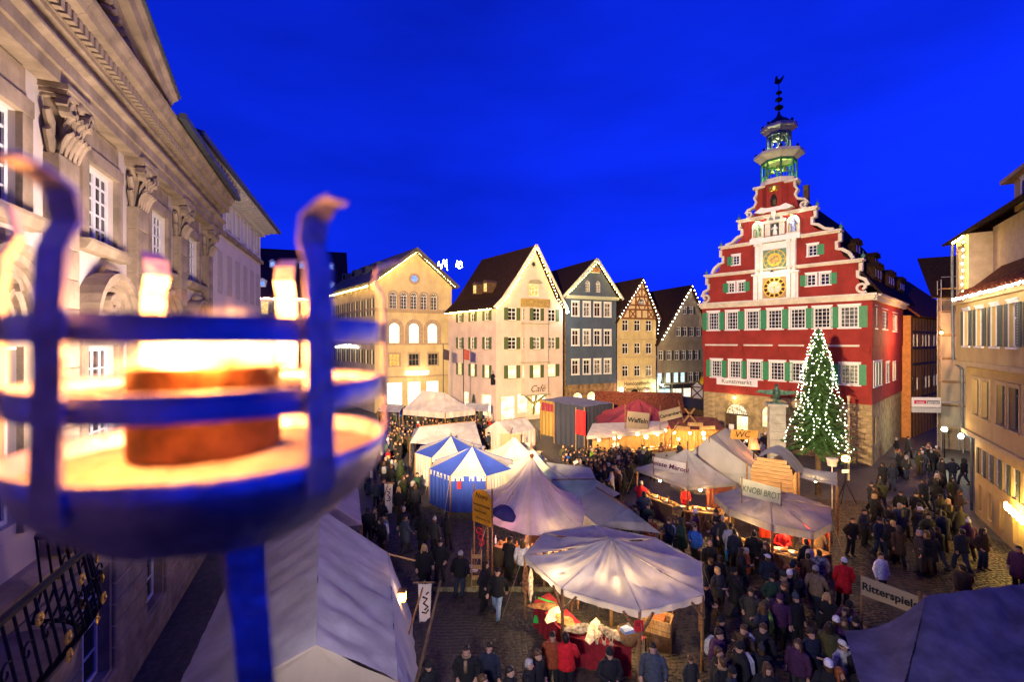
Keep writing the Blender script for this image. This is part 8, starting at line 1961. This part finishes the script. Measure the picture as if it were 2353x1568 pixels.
pp(1930,1538,20,'red-haired head at the bottom edge below the white cap',pose='stand',coat='brown',head='long_hair',hc='red')
pp(1650,1486,60,'dark figure right of the child at the canopy pole',pose='stand',coat='black',hc='brown')
pp(2034,1465,-20,'dim figure in brown beside the lilac tent corner',pose='stand',coat='brown',hc='dark')
rp = random.Random(21)
DK = ['black']*7+['navy','charcoal','charcoal','brown','navy','olive','slate','purple','green']; BR = ['red','tan','grey','pale','white','blue','rust','lime']
HD = ['short_hair']*5+['long_hair']*3+['beanie']*4+['hood','cap','bobble_hat']
def crowd(pts, label, group, near=False, bright=.10, face=None, cat=None):
    for x, yh in pts:
        hd_ = rp.choice(HD); c = rp.choice(BR) if rp.random() < bright else rp.choice(DK)
        hc = rp.choice(['dark','dark','brown','brown','blond','grey']) if 'hair' in hd_ else rp.choice(['black','black','charcoal','charcoal','grey','brown','navy','red','white'])
        ex = rp.choice([None]*6+['bag','backpack','scarf']); lg_ = rp.random() < .35
        cut = min([label.find(w) for w in (' in the ',' strolling ',' queueing ',' gathered ',' between ',' eating ',' far up ',' in front ') if w in label])
        dsc = {'short_hair': hc+'-haired visitor', 'long_hair': 'visitor with long '+hc+' hair', 'beanie': 'visitor in '+hc+' knit cap', 'hood': 'visitor in '+hc+' hood', 'cap': 'visitor in '+hc+' cap', 'bobble_hat': 'visitor in '+hc+' bobble hat'}[hd_]
        lab2 = dsc+(' and ' if hd_ != 'short_hair' else ' in ')+('long ' if lg_ else '')+c+' coat'+label[cut:]
        if len(lab2.replace('-',' ').split()) > 15: lab2 = lab2.replace('visitor in ', '').replace('visitor with ', '').replace(' and long ', ', ').replace(' and ', ', ')
        pp(x, yh, rp.uniform(0,360) if face is None else face+rp.gauss(0,45), lab2, h=rp.uniform(.93,1.06), pose=rp.choice(list(POSES)), coat=c, long_=lg_, legs=rp.choice(['black','black','jeans','charcoal','brown']), head=hd_, hc=hc, near=near, group=group, extra=ex)
st_ = [(2026,1063),(2051,1065),(2005,1109),(2018,1118),(2028,1104),(2069,1127),(2123,1102),(2154,1106),(2158,1079),(2192,1098),(2215,1055),(2189,1054),(2163,1054),(2107,1156),(2160,1137),(2200,1162),(2022,1191),(2040,1193),(2067,1210),(2136,1180),(2160,1214),(2140,1222),(2210,1218),(2260,1214)]
for k, (x, y) in enumerate(st_):
    DS = ['a black coat','a navy jacket','a charcoal coat','a brown jacket','an olive coat']; ck = ['black','navy','charcoal','brown','olive'][k % 5]
    hd_, hw = [('short_hair','bare-headed'),('beanie','knit-capped'),('hood','hooded'),('long_hair','long-haired'),('cap','capped')][(k*3+k//5) % 5]
    plc = 'far up the side street' if y < 1070 else 'where the side street opens' if y < 1130 else 'on the right of the square' if x > 2100 else 'on open cobbles right of the tree'
    pp(x, y, [180,170,10,200,160,350,185][k % 7], '%s walker in %s %s' % (hw, DS[k % 5], plc), pose=['walk','stand','walk','pockets'][k % 4], coat=ck, long_=k % 3 == 0, legs='jeans' if k % 3 else 'black', head=hd_, hc='dark' if 'hair' in hd_ else 'charcoal', near=True, group='walkers by the side street')
pp(2217,1299,170,'brown-coated figure close to the right house wall',coat='brown',long_=True,pose='walk'); pp(2279,1384,30,'stooping figure with pale cap above the lilac tent',coat='black',head='cap',hc='white',pose='both'); pp(2194,1368,-60,'head with fair hair just above the lilac tent edge',coat='black',hc='blond'); pp(2341,1256,-80,'figure in plum coat at the right frame edge',coat='purple',long_=True)
far = []
for k in range(32):
    far.append((rp.uniform(872,1128), 930+rp.random()**.8*70))
crowd([p for p in far if not (930 < p[0] < 1095 and p[1] < 946)], 'visitor in the packed far crowd', 'packed far crowd', bright=.12)
crowd([(rp.uniform(838,935), rp.uniform(1000,1075)) for _ in range(26)], 'visitor in the crowd left of the striped tents', 'crowd left of the striped tents', bright=.16)
crowd([(rp.uniform(838,960), rp.uniform(1085,1200)) for _ in range(16)], 'visitor strolling beyond the marquee', 'strollers left of the striped tents', near=True, bright=.1)
crowd([(rp.uniform(1285,1460), rp.uniform(1030,1105)) for _ in range(24)], 'visitor in the food stall crowd', 'crowd before the food stall', bright=.2)
crowd([(rp.uniform(1440,1600), rp.uniform(1015,1050)) for _ in range(16)], 'visitor queueing at the timber hut', 'queue at the timber hut', bright=.15)
crowd([(rp.uniform(1695,1765), rp.uniform(985,1040)) for _ in range(13)], 'visitor gathered by the WC sign', 'people by the town hall door', bright=.25)
crowd([(rp.uniform(1390,1500), rp.uniform(1125,1200)) for _ in range(14)], 'visitor between grey tents and chestnut stall', 'people left of the chestnut stall', near=True, bright=.2)
crowd([(rp.uniform(1525,1680), rp.uniform(1165,1215)) for _ in range(16)], 'visitor eating left of the garlic bread stall', 'people between two stalls', near=True, bright=.12)
crowd([(rp.uniform(1630,1880), rp.uniform(1235,1330)) for _ in range(16)], 'figure in the throng by the bread stall', 'throng below the garlic bread stall', near=True, bright=.05)
crowd([(rp.uniform(1625,1990), rp.uniform(1330,1540)) for _ in range(20)], 'figure in the shadowed lower crowd', 'shadowed lower crowd', near=True, bright=.05)
crowd([(rp.uniform(1985,2250), rp.uniform(1085,1230)) for _ in range(16)], 'walker in the crowd right of the tree', 'loose crowd right of the tree', near=True, bright=.04)
crowd([(rp.uniform(2058,2150), rp.uniform(1000,1048)) for _ in range(14)], 'dark figure far up the side street', 'people up the side street', bright=.1)
crowd([(1535,936),(1546,934),(1556,937),(1566,934),(1578,938),(1588,936),(1526,938)], 'passer-by in front of the grey house', 'passers-by at the shops', bright=.1)
# the densest part of the far crowd, behind the ones that can be told apart: one mass
cm_ = [CC[k] for k in ('black','navy','charcoal','brown','olive')]+[skin_m, HC['dark'], HC['brown']]
mass = MB()
for k in range(300):
    if k < 195: P = zp(rp.uniform(868,1120), rp.uniform(930,1000), 1.72)
    else: P = zp(rp.uniform(1290,1450), rp.uniform(1022,1075), 1.72)
    M = T((P.x,P.y,0)) @ RZ(rp.uniform(0,6.28)) @ SC(*([rp.uniform(.92,1.05)]*3)); mass.cur = rp.randrange(5)
    mass.loft([[(rx*math.cos(2*math.pi*j/8), ry*math.sin(2*math.pi*j/8), z) for j in range(8)] for rx, ry, z in ((.2,.15,.6),(.21,.16,.95),(.22,.16,1.3),(.19,.12,1.42),(.07,.07,1.48))], True, M)
    for s_ in (-1,1): mass.loft([[(s_*.1+.075*math.cos(2*math.pi*j/6), .075*math.sin(2*math.pi*j/6), z) for j in range(6)] for z in (0,.7)], True, M); mass.loft([[(s_*(.25+.03*i)+.06*math.cos(2*math.pi*j/6), -.03*i+.06*math.sin(2*math.pi*j/6), z) for j in range(6)] for i, z in enumerate((1.36,1.1,.9))], True, M)
    mass.cur = 5; mass.ball((0,-.01,1.6), .075,.09,.11, 8, 6, M); mass.cur = 6+rp.randrange(2); mass.ball((0,.015,1.635), .082,.095,.10, 8, 6, M)
tag(mass.build('distant_crowd', cm_, None, None, True), 'dense mass of dark-clad visitors filling gaps in the far crowd', 'crowd', kind='stuff')
person(9.2,24.3,R(20),'chestnut seller in red under the pyramid stall',coat='red',pose='both',head='cap',hc='red'); person(11.2,19.0,R(-10),'bread seller in red inside the garlic bread stall',coat='red',pose='both',hc='dark'); person(8.2,35.9,R(0),'cook in white behind the food stall counter',coat='white',pose='both',head='beanie',hc='white',near=False); person(.9,19.4,R(10),'seller behind the cosmetics counter',coat='tan',pose='stand',hc='blond',head='long_hair')
pp(1471,1106,150,'person in red and black anorak with grey cap left of the chestnut counter',coat='red',pose='both',head='beanie',hc='grey',legs='jeans'); pp(1302,1040,30,'person in bright blue jacket in the middle crowd',coat='blue',pose='stand',near=False); pp(1388,1072,20,'person wearing a red pointed hat in the middle crowd',coat='black',head='bobble_hat',hc='red',near=False)

# ================================================================ FIRE BASKET close to the camera
steel_b = mat('scaled_fire_steel', (.72,.68,.72), .46, .9, var=.22, vscale=9, bump=.25, bscale=40, spec=.5)
fb = empty('fire_basket', (-.58,.92,8.35), 0, 'forged steel fire basket with burning wax pot close to the camera', 'fire basket')
bzl = CAMH-8.35     # camera height above the basket foot
RB = .30
def ringband(z, h, r=RB, t=.006, tilt=0.0, bow=0.0):
    mb = MB(); n = 64
    mb.loft([[(rr*math.cos(2*math.pi*j/n), rr*math.sin(2*math.pi*j/n), zz+tilt*math.cos(2*math.pi*j/n)) for j in range(n)] for rr, zz in ((r,z-h/2),(r,z+h/2),(r-t,z+h/2),(r-t,z-h/2),(r,z-h/2))], False); return mb
ringband(bzl+.018,.044).build('upper_band', steel_b, fb, None, True); ringband(bzl-.096,.044,RB+.002).build('lower_band', steel_b, fb, None, True)
bowl = MB(); n = 48; pr = [(RB+.012,-.195),(RB+.006,-.235),(.29,-.27),(.26,-.305),(.21,-.345),(.14,-.372),(.05,-.385),(.001,-.386)]; pr2 = [(RB+.005,-.196),(RB-.002,-.235),(.28,-.267),(.25,-.298),(.20,-.335),(.13,-.362),(.001,-.375)]
bowl.loft([[(r*math.cos(2*math.pi*j/n), r*math.sin(2*math.pi*j/n), bzl+z+.006*noise.noise((math.cos(2*math.pi*j/n)*2, math.sin(2*math.pi*j/n)*2, z*6))) for j in range(n)] for r, z in list(reversed(pr))+pr2], False)
bowl.build('bowl', steel_b, fb, None, True)
for a, topz, hook in ((261.8,.232,.06),(327.5,.228,.06),(22,.18,.05),(95,.22,.03),(150,.21,.03),(215,.24,.05)):
    t = R(a); er = V((math.cos(t), math.sin(t), 0)); et = V((-math.sin(t), math.cos(t), 0)); mb = MB(); w, th_ = .025, .006
    prof_ = [(RB+.010,-.25),(RB+.014,-.19),(RB+.010,-.05),(RB+.010,.05),(RB+.006,topz*.55),(RB-.012,topz*.72),(RB-.004,topz*.9),(RB+hook*.5,topz*.985),(RB+hook,topz)]
    rings_ = []
    for i, (r, z) in enumerate(prof_):
        a0 = prof_[max(i-1,0)]; a1 = prof_[min(i+1,len(prof_)-1)]; dv_ = (er*(a1[0]-a0[0])+V((0,0,a1[1]-a0[1]))).normalized(); nn = dv_.cross(et).normalized()*th_/2; c = er*r+V((0,0,bzl+z)); ww_ = w*(1 if i < len(prof_)-2 else .8)
        rings_.append([c-et*ww_-nn, c+et*ww_-nn, c+et*ww_+nn, c-et*ww_+nn])
    mb.loft(rings_); mb.build('bar', steel_b, fb)
for a, fx_, fy_, up_ in ((-40,.15,-.10,(-.5,.75,.4)),(122,-.02,.22,(0,1,.2))):
    mb = MB(); c0 = V((.10*math.cos(R(a)), .10*math.sin(R(a)), bzl-.375)); c1 = V((fx_,fy_,.02)); mb.bar(c0, c0.lerp(c1,.5)+V((.012,-.01,0)), .060, .008, up_); mb.bar(c0.lerp(c1,.5)+V((.012,-.01,0)), c1, .060, .008, up_); lg = mb.build('leg', steel_b, fb)
    MB().ball((c1.x,c1.y,.03), .045,.045,.03).build('foot', iron, lg)
sand = MB(); sand.add([(0,0,bzl-.212)]+[(r*math.cos(2*math.pi*j/32), r*math.sin(2*math.pi*j/32), bzl-.212-.01*k+.006*noise.noise((j*.8,k,3))) for k, r in enumerate((.1,.2,.298)) for j in range(32)], [(0,1+j,1+(j+1)%32) for j in range(32)]+[(1+k*32+j,1+(k+1)*32+j,1+(k+1)*32+(j+1)%32,1+k*32+(j+1)%32) for k in range(2) for j in range(32)])
sand.build('ash_bed', mat('pale_ash', (.5,.42,.34), .95, var=.2, vscale=20, bump=.5, bscale=80), fb, None, True)
wp = empty('wax_pot', (-.60,.90,8.35+bzl-.214), 0, 'round rusty wax pot burning inside the fire basket', 'wax pot')
MB().lathe([(.125,0),(.128,.01),(.128,.160),(.132,.165),(.124,.167),(.12,.145),(.0005,.143)], 32).build('pot', mat('rusty_pot', (.24,.09,.03), .7, .2, var=.4, vscale=14, bump=.3), wp, None, True)
def flame_mat():
    m = bpy.data.materials.new('flame'); m.use_nodes = True; n, l = m.node_tree.nodes, m.node_tree.links
    n.remove(n['Principled BSDF']); out = n['Material Output']
    tc = n.new('ShaderNodeTexCoord'); nz = n.new('ShaderNodeTexNoise'); nz.inputs['Scale'].default_value = 11; nz.inputs['Detail'].default_value = 2
    mp = n.new('ShaderNodeMapping'); mp.inputs['Scale'].default_value = (.9, .9, .75); l.new(tc.outputs['Object'], mp.inputs['Vector']); l.new(mp.outputs['Vector'], nz.inputs['Vector'])
    sc_ = n.new('ShaderNodeVectorMath'); sc_.operation = 'MULTIPLY'; sc_.inputs[1].default_value = (1/.19, 1/.15, 1/.105); l.new(tc.outputs['Object'], sc_.inputs[0])
    ln = n.new('ShaderNodeVectorMath'); ln.operation = 'LENGTH'; l.new(sc_.outputs[0], ln.inputs[0])
    m1 = n.new('ShaderNodeMath'); m1.operation = 'MULTIPLY_ADD'; l.new(nz.outputs['Fac'], m1.inputs[0]); m1.inputs[1].default_value = 3.8; m1.inputs[2].default_value = -1.1
    m2 = n.new('ShaderNodeMath'); m2.operation = 'SUBTRACT'; l.new(m1.outputs[0], m2.inputs[0]); l.new(ln.outputs['Value'], m2.inputs[1])
    r = n.new('ShaderNodeValToRGB'); r.color_ramp.elements[0].position = .02; r.color_ramp.elements[1].position = .55; r.color_ramp.elements[0].color = (.9,.13,.005,1); r.color_ramp.elements[1].color = (1,.62,.22,1); l.new(m2.outputs[0], r.inputs['Fac'])
    m3 = n.new('ShaderNodeMath'); m3.operation = 'MAXIMUM'; l.new(m2.outputs[0], m3.inputs[0]); m3.inputs[1].default_value = 0
    m4 = n.new('ShaderNodeMath'); m4.operation = 'POWER'; l.new(m3.outputs[0], m4.inputs[0]); m4.inputs[1].default_value = 2.0
    m5 = n.new('ShaderNodeMath'); m5.operation = 'MULTIPLY'; l.new(m4.outputs[0], m5.inputs[0]); m5.inputs[1].default_value = 150
    em = n.new('ShaderNodeEmission'); l.new(r.outputs['Color'], em.inputs['Color']); l.new(m5.outputs[0], em.inputs['Strength']); l.new(em.outputs[0], out.inputs['Volume'])
    return m
flm_ = MB().ball((0,0,0), .25,.20,.15, 24, 14)
tag(flm_.build('flame', flame_mat(), None, T(wp.location+V((-.025,0,.188))), True), 'white-hot flame over the rim of the wax pot', 'flame')
point(wp, (0,0,.27), 26, (1,.27,.04), .07)
for a in (100, 215, 300): point(wp, (.165*math.cos(R(a)), .165*math.sin(R(a)), .20), 10, (1,.34,.07), .04)
